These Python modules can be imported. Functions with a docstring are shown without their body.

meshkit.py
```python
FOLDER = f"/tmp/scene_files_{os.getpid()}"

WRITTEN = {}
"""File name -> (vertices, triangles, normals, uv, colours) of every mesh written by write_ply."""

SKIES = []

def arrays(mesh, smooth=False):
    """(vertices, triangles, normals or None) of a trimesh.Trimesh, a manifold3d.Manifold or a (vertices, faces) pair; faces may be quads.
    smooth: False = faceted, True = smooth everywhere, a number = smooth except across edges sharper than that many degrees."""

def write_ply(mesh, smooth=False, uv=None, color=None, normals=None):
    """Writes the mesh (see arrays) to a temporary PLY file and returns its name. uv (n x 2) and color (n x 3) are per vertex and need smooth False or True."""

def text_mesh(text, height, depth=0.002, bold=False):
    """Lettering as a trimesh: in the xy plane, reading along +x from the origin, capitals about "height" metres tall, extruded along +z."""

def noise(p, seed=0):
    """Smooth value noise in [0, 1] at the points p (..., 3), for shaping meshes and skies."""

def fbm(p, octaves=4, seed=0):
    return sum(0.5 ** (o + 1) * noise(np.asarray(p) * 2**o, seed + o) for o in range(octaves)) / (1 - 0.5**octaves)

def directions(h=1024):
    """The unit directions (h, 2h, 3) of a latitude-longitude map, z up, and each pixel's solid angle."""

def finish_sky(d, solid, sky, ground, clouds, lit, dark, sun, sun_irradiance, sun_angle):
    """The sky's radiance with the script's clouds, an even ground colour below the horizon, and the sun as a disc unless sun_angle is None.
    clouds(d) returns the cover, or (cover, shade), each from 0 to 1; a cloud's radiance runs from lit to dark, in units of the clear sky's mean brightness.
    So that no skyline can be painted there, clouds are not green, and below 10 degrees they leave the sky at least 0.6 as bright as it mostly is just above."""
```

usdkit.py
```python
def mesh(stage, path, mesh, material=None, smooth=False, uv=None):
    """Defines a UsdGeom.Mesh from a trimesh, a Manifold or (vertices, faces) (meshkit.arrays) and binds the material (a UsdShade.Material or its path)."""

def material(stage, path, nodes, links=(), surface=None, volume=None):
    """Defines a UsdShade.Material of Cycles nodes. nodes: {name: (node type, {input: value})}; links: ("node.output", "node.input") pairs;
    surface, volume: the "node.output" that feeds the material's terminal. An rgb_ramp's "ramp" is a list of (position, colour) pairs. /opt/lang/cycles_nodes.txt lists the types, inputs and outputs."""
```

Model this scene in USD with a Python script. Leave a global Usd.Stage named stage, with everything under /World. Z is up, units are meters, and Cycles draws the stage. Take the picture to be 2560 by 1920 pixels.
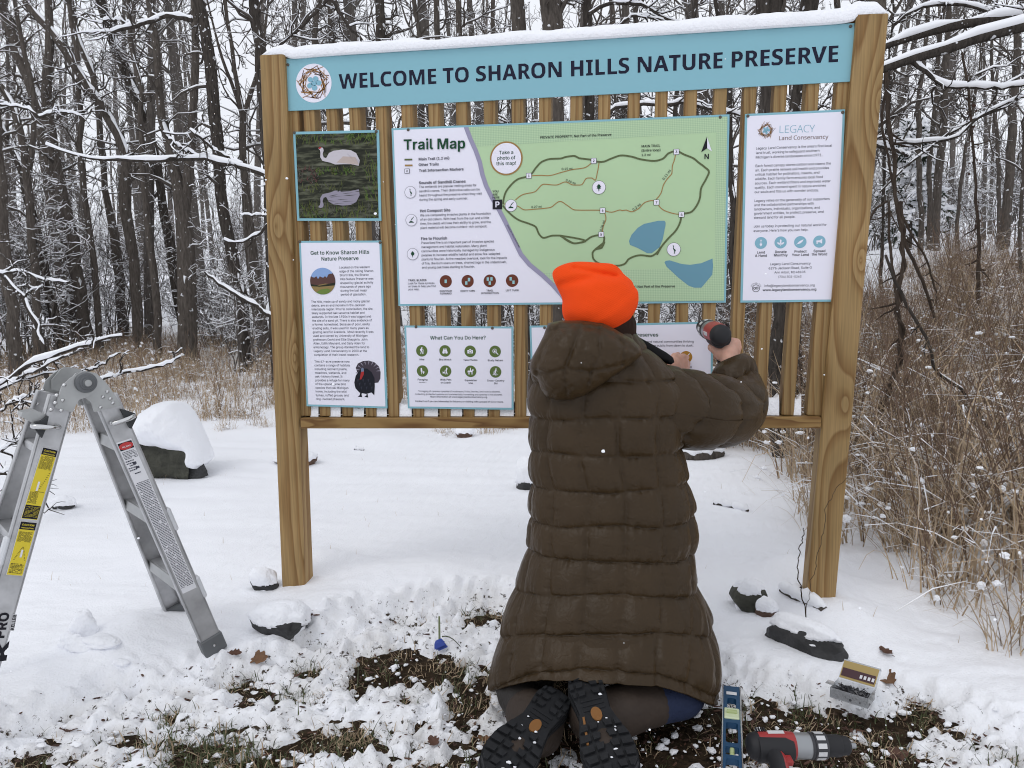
import math, random, glob
import numpy as np, trimesh, manifold3d, usdkit, meshkit
import shapely
from shapely import affinity
from shapely.geometry import Polygon, LineString, Point, box as sbox
from shapely.ops import unary_union
from pxr import Usd, UsdGeom, UsdLux, UsdShade, Gf, Sdf, Vt

PI = math.pi
stage = Usd.Stage.CreateInMemory()
UsdGeom.SetStageUpAxis(stage, 'Z'); UsdGeom.SetStageMetersPerUnit(stage, 1.0)
UsdGeom.Xform.Define(stage, '/World')
random.seed(7); RNG = np.random.default_rng(7)
M = {}

def material(name, nodes, links=(), surface='p.BSDF', volume=None):
    M[name] = usdkit.material(stage, '/World/Looks/' + name, nodes, links, surface=surface, volume=volume)
    return M[name]

# ---------------------------------------------------------------- camera, sky, sun
YAW, PITCH, ROLL = np.radians([8.605, 6.728, -0.743]); FPX = 1968.0; CAM = np.array([0, -2.6, 1.07])
_f = np.array([-np.sin(YAW) * np.cos(PITCH), np.cos(YAW) * np.cos(PITCH), -np.sin(PITCH)])
_r = np.array([np.cos(YAW), np.sin(YAW), 0]); _u = np.cross(_r, _f)
CR = np.cos(ROLL) * _r + np.sin(ROLL) * _u; CU = -np.sin(ROLL) * _r + np.cos(ROLL) * _u; CF = _f
cam = UsdGeom.Camera.Define(stage, '/World/camera')
m = np.eye(4); m[0, :3], m[1, :3], m[2, :3], m[3, :3] = CR, CU, -CF, CAM
cam.AddTransformOp().Set(Gf.Matrix4d(*m.ravel().tolist()))
cam.CreateHorizontalApertureAttr(36.0); cam.CreateVerticalApertureAttr(27.0)
cam.CreateFocalLengthAttr(36.0 * FPX / 2560); cam.CreateClippingRangeAttr(Gf.Vec2f(0.05, 2000))
cam.CreateFStopAttr(0.0); cam.CreateFocusDistanceAttr(2.4)
cam.CreateExposureAttr(0.10)

SUN_EL, SUN_DIR = math.radians(52), np.array([-0.35, -0.55])            # a veiled sun high behind the photographer
sd = np.array([*(SUN_DIR / np.linalg.norm(SUN_DIR) * math.cos(SUN_EL)), math.sin(SUN_EL)])
sky_strength = 0.1
material('sky_look', {
    'tc': ('texture_coordinate', {}),
    'sky': ('sky_texture', {'sky_type': 'single_scattering', 'sun_disc': False, 'sun_elevation': SUN_EL, 'sun_rotation': math.atan2(sd[0], sd[1]), 'altitude': 250.0, 'aerosol_density': 2.0}),
    'nz': ('noise_texture', {'scale': 1.6, 'detail': 5.0, 'roughness': 0.5}),
    'cloud': ('rgb_ramp', {'ramp': [(0.25, (7.7, 8.0, 8.65)), (0.75, (9.0, 9.25, 9.8))]}),
    'mix': ('mix_color', {'fac': 0.975}),
    'bg': ('background_shader', {'strength': sky_strength})},
    [('tc.generated', 'nz.vector'), ('nz.fac', 'cloud.fac'), ('sky.color', 'mix.a'), ('cloud.color', 'mix.b'), ('mix.result', 'bg.color')], surface='bg.background')
dome = UsdLux.DomeLight.Define(stage, '/World/sky')
dome.CreateIntensityAttr(1.0)
UsdShade.MaterialBindingAPI.Apply(dome.GetPrim()).Bind(M['sky_look'])
dome.GetPrim().SetCustomDataByKey('label', 'even white overcast winter sky above the bare trees')
dome.GetPrim().SetCustomDataByKey('category', 'sky'); dome.GetPrim().SetCustomDataByKey('kind', 'structure')
sun = UsdLux.DistantLight.Define(stage, '/World/sun')
sun.CreateIntensityAttr(0.14); sun.CreateAngleAttr(25.0); sun.CreateColorAttr(Gf.Vec3f(1.0, 0.97, 0.93)); sun.CreateNormalizeAttr(True)
sun.AddOrientOp().Set(Gf.Quatf(Gf.Rotation(Gf.Vec3d(0, 0, -1), Gf.Vec3d(*(-sd).tolist())).GetQuat()))

# ---------------------------------------------------------------- helpers
def ray(px, py):
    px, py = np.asarray(px, float), np.asarray(py, float)
    return CF + ((px - 1280) / FPX)[..., None] * CR - ((py - 960) / FPX)[..., None] * CU

def W(px, py, y=None, d=None, z=None):
    """A point of the place: where the line of sight through (px, py) of the 2560 x 1920 photograph meets a plane y or z, or lies at depth d."""
    q = ray(px, py)
    t = (y - CAM[1]) / q[..., 1] if y is not None else (z - CAM[2]) / q[..., 2] if z is not None else np.asarray(d, float)
    return CAM + t[..., None] * q

def WP(px, py, p0, n):
    q = ray(px, py); n = np.asarray(n, float)
    t = ((np.asarray(p0) - CAM) @ n) / (q @ n)
    return CAM + t[..., None] * q

_names = {}
def numbered(parent, name):
    k = _names.get((parent, name), 0); _names[(parent, name)] = k + 1
    return name if k == 0 else f'{name}_{k:03d}'

def tag(o, label=None, cat=None, group=None, kind=None):
    p = o if isinstance(o, Usd.Prim) else o.GetPrim()
    for k, v in (('label', label), ('category', cat), ('group', group), ('kind', kind)):
        if v: p.SetCustomDataByKey(k, v)
    return p

def thing(name, label, cat, loc=(0, 0, 0), group=None, kind=None):
    x = UsdGeom.Xform.Define(stage, '/World/' + numbered('/World', name))
    x.AddTranslateOp().Set(Gf.Vec3d(*map(float, loc)))
    p = tag(x, label, cat, group, kind)
    p_loc[str(p.GetPath())] = np.asarray(loc, float)
    return p
p_loc = {}

def obj(name, mesh, mat, parent=None, label=None, cat=None, group=None, kind=None, smooth=False, attrs=None):
    """One Mesh prim; vertices are given in world coordinates and stored relative to the thing's base."""
    base = '/World' if parent is None else str(parent.GetPath())
    off = np.zeros(3)
    for k, v in p_loc.items():
        if base == k or base.startswith(k + '/'): off = v
    v, f, n = meshkit.arrays(mesh, smooth)
    o = usdkit.mesh(stage, f'{base}/{numbered(base, name)}', (v - off, f), M[mat] if isinstance(mat, str) else mat)
    if n is not None:
        o.CreateNormalsAttr(Vt.Vec3fArray.FromNumpy(n.astype(np.float32))); o.SetNormalsInterpolation('vertex')
    for k, a in (attrs or {}).items():
        UsdGeom.PrimvarsAPI(o).CreatePrimvar(k, Sdf.ValueTypeNames.FloatArray, 'vertex').Set(Vt.FloatArray.FromNumpy(np.asarray(a, np.float32)))
    return tag(o, label, cat, group, kind)

def cat(*ms):
    out_v, out_f, k = [], [], 0
    for a in ms:
        v, f, _ = meshkit.arrays(a)
        out_v.append(v); out_f.append(f + k); k += len(v)
    return (np.vstack(out_v), np.vstack(out_f))

def norm(a):
    a = np.asarray(a, float); return a / (np.linalg.norm(a, axis=-1, keepdims=True) + 1e-12)

def smoothstep(a, b, x):
    t = np.clip((np.asarray(x, float) - a) / (b - a), 0, 1); return t * t * (3 - 2 * t)

def frame_box(c, ax, ay, az, sx, sy, sz, bevel=0.0):
    """A box with axes ax, ay, az and full sizes, edges chamfered by bevel."""
    A = np.stack([norm(ax), norm(ay), norm(az)], 1); h = np.array([sx, sy, sz]) / 2
    if bevel:
        pts = []
        for s in np.ndindex(2, 2, 2):
            s = np.array(s) * 2 - 1
            for k in range(3):
                q = s * h; q = q - s * bevel; q[k] += s[k] * bevel; pts.append(q)
        hm = trimesh.convex.convex_hull(np.array(pts))
        return (np.array(hm.vertices) @ A.T + np.asarray(c), np.array(hm.faces))
    b = trimesh.creation.box([sx, sy, sz])
    return (np.array(b.vertices) @ A.T + np.asarray(c), np.array(b.faces))

def beam(p0, p1, wx, wy, xdir=(1, 0, 0), bevel=0.003):
    p0, p1 = np.asarray(p0, float), np.asarray(p1, float); az = norm(p1 - p0)
    ay = norm(np.cross(az, xdir)); ax = np.cross(ay, az)
    return frame_box((p0 + p1) / 2, ax, ay, az, wx, wy, np.linalg.norm(p1 - p0), bevel)

def hull(pts):
    h = trimesh.convex.convex_hull(np.asarray(pts)); return (np.array(h.vertices), np.array(h.faces))

def batch_tubes(P, Rr, sides=5, cap=True):
    """Tubes through the polylines P (n, k, 3) with radii Rr (n, k), as (vertices, faces)."""
    P = np.asarray(P, float); Rr = np.asarray(Rr, float); n, k, _ = P.shape
    t = np.empty_like(P); t[:, 1:-1] = P[:, 2:] - P[:, :-2]; t[:, 0] = P[:, 1] - P[:, 0]; t[:, -1] = P[:, -1] - P[:, -2]
    t = norm(t)
    mt = norm(P[:, -1] - P[:, 0])
    refv = np.where(np.abs(mt[:, 2:3]) < 0.8, [0, 0, 1.0], [1.0, 0, 0])[:, None, :]
    a = norm(np.cross(t, np.broadcast_to(refv, t.shape))); b = np.cross(t, a)
    ang = np.arange(sides) * 2 * PI / sides
    V = P[:, :, None] + Rr[:, :, None, None] * (np.cos(ang)[:, None] * a[:, :, None] + np.sin(ang)[:, None] * b[:, :, None])
    i, j = np.meshgrid(np.arange(k - 1), np.arange(sides), indexing='ij'); j2 = (j + 1) % sides
    q = np.stack([i * sides + j, (i + 1) * sides + j, (i + 1) * sides + j2, i * sides + j2], -1).reshape(-1, 4)
    f = np.vstack([q[:, [0, 2, 1]], q[:, [0, 3, 2]]])
    if cap:
        fan = [[(k - 1) * sides, (k - 1) * sides + s + 1, (k - 1) * sides + s] for s in range(1, sides - 1)] + [[0, s, s + 1] for s in range(1, sides - 1)]
        f = np.vstack([f, fan])
        f[-2 * (sides - 2):] = f[-2 * (sides - 2):, ::-1]
    F = (f[None] + (np.arange(n) * k * sides)[:, None, None]).reshape(-1, 3)
    return V.reshape(-1, 3), F

def tube(pts, r, sides=8, sub=0):
    pts = np.asarray(pts, float); r = np.broadcast_to(np.asarray(r, float), (len(pts),))
    if sub: pts, r = resample(pts, r, sub)
    return batch_tubes(pts[None], r[None], sides)

def resample(pts, r, n):
    """Catmull-Rom through pts, n points."""
    from scipy.interpolate import PchipInterpolator
    s = np.concatenate([[0], np.cumsum(np.linalg.norm(np.diff(pts, axis=0), axis=1) + 1e-9)])
    t = np.linspace(0, s[-1], n)
    return np.stack([PchipInterpolator(s, pts[:, k])(t) for k in range(3)], 1), PchipInterpolator(s, r)(t)

def lathe(profile, n=24, loc=(0, 0, 0), axis=(0, 0, 1)):
    """profile: (radius, height) pairs turned round axis."""
    prof = np.asarray(profile, float); ang = np.arange(n) * 2 * PI / n
    az = norm(axis); ax = norm(np.cross(az, [1, 0, 0] if abs(az[0]) < .9 else [0, 1, 0])); ay = np.cross(az, ax)
    V = prof[:, 0][:, None, None] * (np.cos(ang)[:, None] * ax + np.sin(ang)[:, None] * ay) + prof[:, 1][:, None, None] * az + np.asarray(loc)
    k = len(prof); i, j = np.meshgrid(np.arange(k - 1), np.arange(n), indexing='ij'); j2 = (j + 1) % n
    q = np.stack([i * n + j, i * n + j2, (i + 1) * n + j2, (i + 1) * n + j], -1).reshape(-1, 4)
    f = [q[:, [0, 1, 2]], q[:, [0, 2, 3]]]
    f.append(np.array([[0, s + 1, s] for s in range(1, n - 1)])); f.append(np.array([[(k - 1) * n, (k - 1) * n + s, (k - 1) * n + s + 1] for s in range(1, n - 1)]))
    return V.reshape(-1, 3), np.vstack(f)

def prism(poly, h, org, ax, ay, bevel=0):
    """A shapely polygon in the plane (org, ax, ay) made h thick along ax x ay."""
    ax, ay = norm(ax), norm(ay); az = np.cross(ax, ay)
    ms = []
    for g in getattr(poly, 'geoms', [poly]):
        e = trimesh.creation.extrude_polygon(g, h, engine='earcut')
        ms.append((np.array(e.vertices) @ np.stack([ax, ay, az]) + np.asarray(org), np.array(e.faces)))
    return cat(*ms)

def grid_mesh(V):
    """Faces of a (rows, columns, 3) grid of vertices."""
    a, b = V.shape[:2]; i, j = np.meshgrid(np.arange(a - 1), np.arange(b - 1), indexing='ij')
    q = np.stack([i * b + j, i * b + j + 1, (i + 1) * b + j + 1, (i + 1) * b + j], -1).reshape(-1, 4)
    return V.reshape(-1, 3), np.vstack([q[:, [0, 1, 2]], q[:, [0, 2, 3]]])

def blob(c, r, seed=0, amp=0.3, sub=2, freq=1.6):
    s = trimesh.creation.icosphere(sub); v = np.array(s.vertices)
    k = 1 + amp * 2 * (meshkit.fbm(v * freq + seed * 7.3 + 20, 3, seed) - 0.5)
    return v * k[:, None] * np.asarray(r) + np.asarray(c), np.array(s.faces)

def metaballs(parts, edge, pad=0.03, k=0.02, post=None):
    """Smooth union of round cones (p0, r0, p1, r1) and ellipsoids ('e', c, radii, R) as one closed mesh."""
    lo, hi = np.full(3, 1e9), np.full(3, -1e9)
    for p in parts:
        c = [p[1] - np.max(p[2]), p[1] + np.max(p[2])] if isinstance(p[0], str) else [np.minimum(p[0] - p[1], p[2] - p[3]), np.maximum(p[0] + p[1], p[2] + p[3])]
        lo, hi = np.minimum(lo, c[0]), np.maximum(hi, c[1])
    lo -= pad; hi += pad
    def dist(X):
        acc = None
        for p in parts:
            if isinstance(p[0], str):
                q = (X - p[1]) @ (p[3] if len(p) > 3 and p[3] is not None else np.eye(3)); rr = np.asarray(p[2])
                k0 = np.linalg.norm(q / rr, axis=-1); k1 = np.linalg.norm(q / rr ** 2, axis=-1); dd = k0 * (k0 - 1) / np.maximum(k1, 1e-9)
            else:
                a, ra, b, rb = p; ab = b - a; t = np.clip(((X - a) @ ab) / (ab @ ab + 1e-12), 0, 1)
                dd = np.linalg.norm(X - a - t[..., None] * ab, axis=-1) - (ra + (rb - ra) * t)
            if acc is None: acc = dd
            else:
                h = np.clip(0.5 + 0.5 * (acc - dd) / k, 0, 1); acc = acc * (1 - h) + dd * h - k * h * (1 - h)
        if post is not None: acc = post(X, acc)
        return acc
    from scipy.ndimage import map_coordinates
    n = np.ceil((hi - lo) / edge).astype(int) + 1
    ax = [lo[i] + np.arange(n[i]) * edge for i in range(3)]
    X = np.stack(np.meshgrid(*ax, indexing='ij'), -1)
    return surface_nets(dist(X), lo, edge)

def surface_nets(D, lo, edge):
    """Naive surface nets of the zero level of the grid D (negative inside)."""
    ins = D < 0; nx, ny, nz = D.shape
    c = [ins[i:nx - 1 + i, j:ny - 1 + j, k:nz - 1 + k] for i in (0, 1) for j in (0, 1) for k in (0, 1)]
    cnt = sum(x.astype(np.int8) for x in c); mixed = (cnt > 0) & (cnt < 8)
    idx = np.argwhere(mixed); num = np.full(mixed.shape, -1); num[tuple(idx.T)] = np.arange(len(idx))
    acc = np.zeros((len(idx), 3)); w = np.zeros(len(idx))
    corners = [(i, j, k) for i in (0, 1) for j in (0, 1) for k in (0, 1)]
    for a in range(8):
        for b in range(a + 1, 8):
            A, B = np.array(corners[a]), np.array(corners[b])
            if abs(A - B).sum() != 1: continue
            da, db = D[tuple((idx + A).T)], D[tuple((idx + B).T)]
            x = (da < 0) != (db < 0); t = da / np.where(x, da - db, 1)
            acc += np.where(x[:, None], A + t[:, None] * (B - A), 0); w += x
    V = lo + (idx + acc / w[:, None]) * edge
    F = []
    for ax in range(3):
        o1, o2 = [(1, 2), (2, 0), (0, 1)][ax]
        sl = [slice(1, -1)] * 3; s0, s1 = list(sl), list(sl); s0[ax] = slice(0, -1); s1[ax] = slice(1, None)
        s0 = tuple(s0); s1 = tuple(s1)
        ch = ins[s0] != ins[s1]; e = np.argwhere(ch) + 1; e[:, ax] -= 1
        if not len(e): continue
        u, v = np.zeros(3, int), np.zeros(3, int); u[o1] = 1; v[o2] = 1
        q = np.stack([num[tuple((e - u - v).T)], num[tuple((e - v).T)], num[tuple(e.T)], num[tuple((e - u).T)]], 1)
        flip = ~ins[tuple(e.T)]
        q[flip] = q[flip][:, ::-1]; F.append(q)
    q = np.vstack(F); q = q[(q >= 0).all(1)]
    return V, np.vstack([q[:, [0, 1, 2]], q[:, [0, 2, 3]]])

def relax(mesh, n=10, lam=0.5, nu=0.53):
    m_ = trimesh.Trimesh(mesh[0], mesh[1], process=False); trimesh.smoothing.filter_taubin(m_, lamb=lam, nu=nu, iterations=n)
    return np.array(m_.vertices), np.array(m_.faces)

# ---------------------------------------------------------------- materials
def plain(name, col, rough=0.5, spec=0.5, metal=0.0, bump=0.0, bscale=200.0, var=0.0, vscale=8.0, **kw):
    nodes = {'p': ('principled_bsdf', {'base_color': col, 'roughness': rough, 'specular_ior_level': spec, 'metallic': metal, **kw})}; links = []
    if bump or var: nodes['tc'] = ('texture_coordinate', {})
    if bump:
        nodes['bn'] = ('noise_texture', {'scale': bscale, 'detail': 3.0}); nodes['bp'] = ('bump', {'strength': 1.0, 'distance': bump})
        links += [('tc.object', 'bn.vector'), ('bn.fac', 'bp.height'), ('bp.normal', 'p.normal')]
    if var:
        c = np.array(col)
        nodes['vn'] = ('noise_texture', {'scale': vscale, 'detail': 5.0, 'roughness': 0.6}); nodes['vr'] = ('rgb_ramp', {'ramp': [(0.3, tuple(c * (1 - var))), (0.7, tuple(np.minimum(c * (1 + var), 1)))]})
        links += [('tc.object', 'vn.vector'), ('vn.fac', 'vr.fac'), ('vr.color', 'p.base_color')]
    return material(name, nodes, links)

plain('snow', (0.87, 0.88, 0.915), rough=0.6, spec=0.25, bump=0.004, bscale=110.0, var=0.02, vscale=4.0)
plain('tree_snow', (0.86, 0.87, 0.90), rough=0.7, spec=0.1)
# the snow on the ground: trodden places carry grit and stain (attribute grit, 0 to 1)
material('ground_snow', {
    'tc': ('texture_coordinate', {}), 'at': ('attribute', {'attribute': 'grit'}),
    'n1': ('noise_texture', {'scale': 9.0, 'detail': 6.0, 'roughness': 0.7}), 'n2': ('noise_texture', {'scale': 46.0, 'detail': 5.0, 'roughness': 0.72}),
    's1': ('math', {'math_type': 'multiply_add', 'value2': 0.12, 'value3': -0.008}), 's2': ('math', {'math_type': 'add'}),
    'spk': ('rgb_ramp', {'ramp': [(0.655, (0, 0, 0)), (0.695, (1, 1, 1))]}),
    'sta': ('rgb_ramp', {'ramp': [(0.40, (0, 0, 0)), (0.72, (0.85, 0.85, 0.85))]}), 'stm': ('math', {'math_type': 'multiply'}),
    'sep': ('math', {'math_type': 'multiply'}), 'g4': ('math', {'math_type': 'multiply', 'value2': 3.0, 'use_clamp': True}),
    'c1': ('mix_color', {'a': (0.87, 0.88, 0.915), 'b': (0.50, 0.47, 0.42)}), 'c2': ('mix_color', {'b': (0.045, 0.032, 0.02)}),
    'bn': ('noise_texture', {'scale': 150.0, 'detail': 3.0}), 'bp': ('bump', {'strength': 1.0, 'distance': 0.003}),
    'p': ('principled_bsdf', {'roughness': 0.6, 'specular_ior_level': 0.25})},
    [('tc.object', 'n1.vector'), ('tc.object', 'n2.vector'), ('at.fac', 's1.value1'), ('s1.value', 's2.value1'), ('n2.fac', 's2.value2'), ('s2.value', 'spk.fac'),
     ('n1.fac', 'sta.fac'), ('sta.color', 'stm.value1'), ('at.fac', 'stm.value2'), ('stm.value', 'c1.fac'), ('spk.color', 'sep.value1'), ('at.fac', 'g4.value1'), ('g4.value', 'sep.value2'), ('c1.result', 'c2.a'), ('sep.value', 'c2.fac'), ('c2.result', 'p.base_color'),
     ('tc.object', 'bn.vector'), ('bn.fac', 'bp.height'), ('bp.normal', 'p.normal')])
plain('soil', (0.034, 0.023, 0.014), rough=0.95, spec=0.1, bump=0.02, bscale=60.0, var=0.6, vscale=30.0)

def bark(name, dark, light, snowy=0.0):
    nodes = {'tc': ('texture_coordinate', {}), 'mp': ('mapping', {'scale': (9.0, 9.0, 1.6)}), 'n': ('noise_texture', {'scale': 5.0, 'detail': 6.0, 'roughness': 0.65}),
             'r': ('rgb_ramp', {'ramp': [(0.3, dark), (0.72, light)]}), 'bp': ('bump', {'strength': 1.0, 'distance': 0.03}),
             'sn': ('noise_texture', {'scale': 16.0, 'detail': 2.0}), 'sr': ('rgb_ramp', {'ramp': [(0.70 - 0.04 * snowy, (0, 0, 0)), (0.74 - 0.04 * snowy, (1, 1, 1))]}),
             'mx': ('mix_color', {'b': (0.8, 0.81, 0.84)}), 'p': ('principled_bsdf', {'roughness': 0.95, 'specular_ior_level': 0.04})}
    links = [('tc.object', 'mp.vector'), ('mp.vector', 'n.vector'), ('n.fac', 'r.fac'), ('n.fac', 'bp.height'), ('bp.normal', 'p.normal')]
    if snowy: links += [('tc.object', 'sn.vector'), ('sn.fac', 'sr.fac'), ('r.color', 'mx.a'), ('sr.color', 'mx.fac'), ('mx.result', 'p.base_color')]
    else: links += [('r.color', 'p.base_color')]; [nodes.pop(k) for k in ('sn', 'sr', 'mx')]
    material(name, nodes, links)
bark('bark_grey', (0.058, 0.050, 0.044), (0.150, 0.130, 0.114), 0.5)
bark('bark_dark', (0.032, 0.028, 0.025), (0.095, 0.082, 0.072), 1.0)
bark('twig_bark', (0.060, 0.052, 0.046), (0.135, 0.117, 0.104))
bark('haze_paled_bark', (0.075, 0.066, 0.060), (0.185, 0.165, 0.150), 0.6)  # distance haze painted into the colour: paler than the nearer trunks
bark('haze_paled_twig', (0.085, 0.076, 0.070), (0.19, 0.17, 0.155))  # twigs and brush further back, paled in colour to imitate haze
bark('vine_bark', (0.045, 0.034, 0.028), (0.10, 0.078, 0.062))

def wood(name, cx, cy, seed, knots=(), tint=1.0, stretch=1.0):
    """Treated pine sawn from a log whose heart runs beside the piece at (cx, cy): growth rings, drawn aside round knots (x, z, size)."""
    nodes = {'tc': ('texture_coordinate', {}), 'mp': ('mapping', {'scale': (3.0, 3.0, 0.55), 'location': (seed * 1.7, seed * 0.9, seed * 2.3)}),
             'nz': ('noise_texture', {'scale': 1.6, 'detail': 3.0, 'roughness': 0.5}), 'nm': ('math', {'math_type': 'multiply_add', 'value2': 0.085, 'value3': -0.042}),
             'sub': ('vector_math', {'vector_math_type': 'subtract', 'math_type': 'subtract', 'vector2': (cx, cy, 0)}), 'fl': ('vector_math', {'math_type': 'multiply', 'vector2': (1, 1, 0.012 * stretch)}),
             'ln': ('vector_math', {'math_type': 'length'}), 'ad': ('math', {'math_type': 'add'})}
    nodes['sub'][1].pop('vector_math_type')
    links = [('tc.object', 'mp.vector'), ('mp.vector', 'nz.vector'), ('nz.fac', 'nm.value1'), ('tc.object', 'sub.vector1'), ('sub.vector', 'fl.vector1'), ('fl.vector', 'ln.vector1'), ('ln.value', 'ad.value1'), ('nm.value', 'ad.value2')]
    last = 'ad.value'
    for i, (kx, kz, ks) in enumerate(knots):
        a = f'k{i}'
        nodes[a + 's'] = ('vector_math', {'math_type': 'subtract', 'vector2': (kx, 0, kz)}); nodes[a + 'f'] = ('vector_math', {'math_type': 'multiply', 'vector2': (1 / ks, 0, 0.36 / ks)})
        nodes[a + 'l'] = ('vector_math', {'math_type': 'length'}); nodes[a + 'e'] = ('math', {'math_type': 'multiply', 'value2': -1.1}); nodes[a + 'x'] = ('math', {'math_type': 'exponent'})
        nodes[a + 'm'] = ('math', {'math_type': 'multiply_add', 'value2': 0.06})
        links += [('tc.object', a + 's.vector1'), (a + 's.vector', a + 'f.vector1'), (a + 'f.vector', a + 'l.vector1'), (a + 'l.value', a + 'e.value1'), (a + 'e.value', a + 'x.value1'), (a + 'x.value', a + 'm.value1'), (last, a + 'm.value3')]
        last = a + 'm.value'
    t = np.array([1, 1, 1]) * tint
    c = lambda r, g, b: tuple(np.array([r, g, b]) * t)
    nodes |= {'fq': ('math', {'math_type': 'multiply', 'value2': 52.0}), 'fr': ('math', {'math_type': 'fraction'}),
              'rp': ('rgb_ramp', {'ramp': [(0.0, c(0.345, 0.230, 0.100)), (0.45, c(0.325, 0.212, 0.088)), (0.78, c(0.245, 0.142, 0.052)), (0.9, c(0.205, 0.110, 0.036)), (1.0, c(0.335, 0.22, 0.095))]}),
              'm2': ('mapping', {'scale': (60.0, 60.0, 1.5)}), 'n2': ('noise_texture', {'scale': 4.0, 'detail': 3.0}), 'r2': ('rgb_ramp', {'ramp': [(0.25, (0.72, 0.72, 0.70)), (0.7, (1.08, 1.06, 1.04))]}),
              'n3': ('noise_texture', {'scale': 2.2, 'detail': 3.0}), 'r3': ('rgb_ramp', {'ramp': [(0.3, (0.80, 0.80, 0.78)), (0.75, (1.1, 1.1, 1.14))]}),
              'mu': ('mix_color', {'blend_type': 'multiply', 'fac': 1.0}), 'mv': ('mix_color', {'blend_type': 'multiply', 'fac': 1.0}), 'bp': ('bump', {'strength': 0.5, 'distance': 0.002}),
              'p': ('principled_bsdf', {'roughness': 0.62, 'specular_ior_level': 0.3})}
    links += [(last, 'fq.value1'), ('fq.value', 'fr.value1'), ('fr.value', 'rp.fac'), ('tc.object', 'm2.vector'), ('m2.vector', 'n2.vector'), ('n2.fac', 'r2.fac'), ('tc.object', 'n3.vector'), ('n3.fac', 'r3.fac'),
              ('rp.color', 'mu.a'), ('r2.color', 'mu.b'), ('mu.result', 'mv.a'), ('r3.color', 'mv.b'), ('mv.result', 'p.base_color'), ('n2.fac', 'bp.height'), ('bp.normal', 'p.normal')]
    material(name, nodes, links)

plain('panel_blue', (0.225, 0.445, 0.515), rough=0.45, spec=0.2, bump=0.0006, bscale=9.0)
plain('print_white', (0.77, 0.76, 0.85), rough=0.5, spec=0.15)
plain('print_navy', (0.012, 0.013, 0.030), rough=0.5, spec=0.15)
plain('print_black', (0.015, 0.015, 0.020), rough=0.5, spec=0.15)
plain('print_grey', (0.055, 0.055, 0.075), rough=0.5, spec=0.15)
plain('print_green', (0.012, 0.060, 0.030), rough=0.5, spec=0.15)
plain('print_blue', (0.22, 0.43, 0.53), rough=0.5, spec=0.15)
plain('print_brown', (0.12, 0.055, 0.030), rough=0.5, spec=0.15)
plain('print_tan', (0.33, 0.175, 0.062), rough=0.5, spec=0.15)
plain('map_green', (0.43, 0.59, 0.36), rough=0.5, spec=0.15, var=0.06, vscale=1.2)
plain('map_hatch', (0.27, 0.44, 0.27), rough=0.5, spec=0.15)
plain('road_print', (0.30, 0.285, 0.40), rough=0.5, spec=0.15)
plain('trail_print', (0.105, 0.13, 0.060), rough=0.5, spec=0.15)
plain('side_trail_print', (0.33, 0.20, 0.075), rough=0.5, spec=0.15)
plain('pond_print', (0.135, 0.29, 0.37), rough=0.5, spec=0.15)
plain('blaze_red', (0.135, 0.040, 0.024), rough=0.5, spec=0.15)
plain('icon_olive', (0.105, 0.155, 0.045), rough=0.5, spec=0.15)
plain('icon_ochre', (0.36, 0.185, 0.03), rough=0.5, spec=0.15)
plain('steel', (0.40, 0.38, 0.35), rough=0.45, metal=0.8)
plain('screw_brown', (0.08, 0.065, 0.05), rough=0.6)

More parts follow.
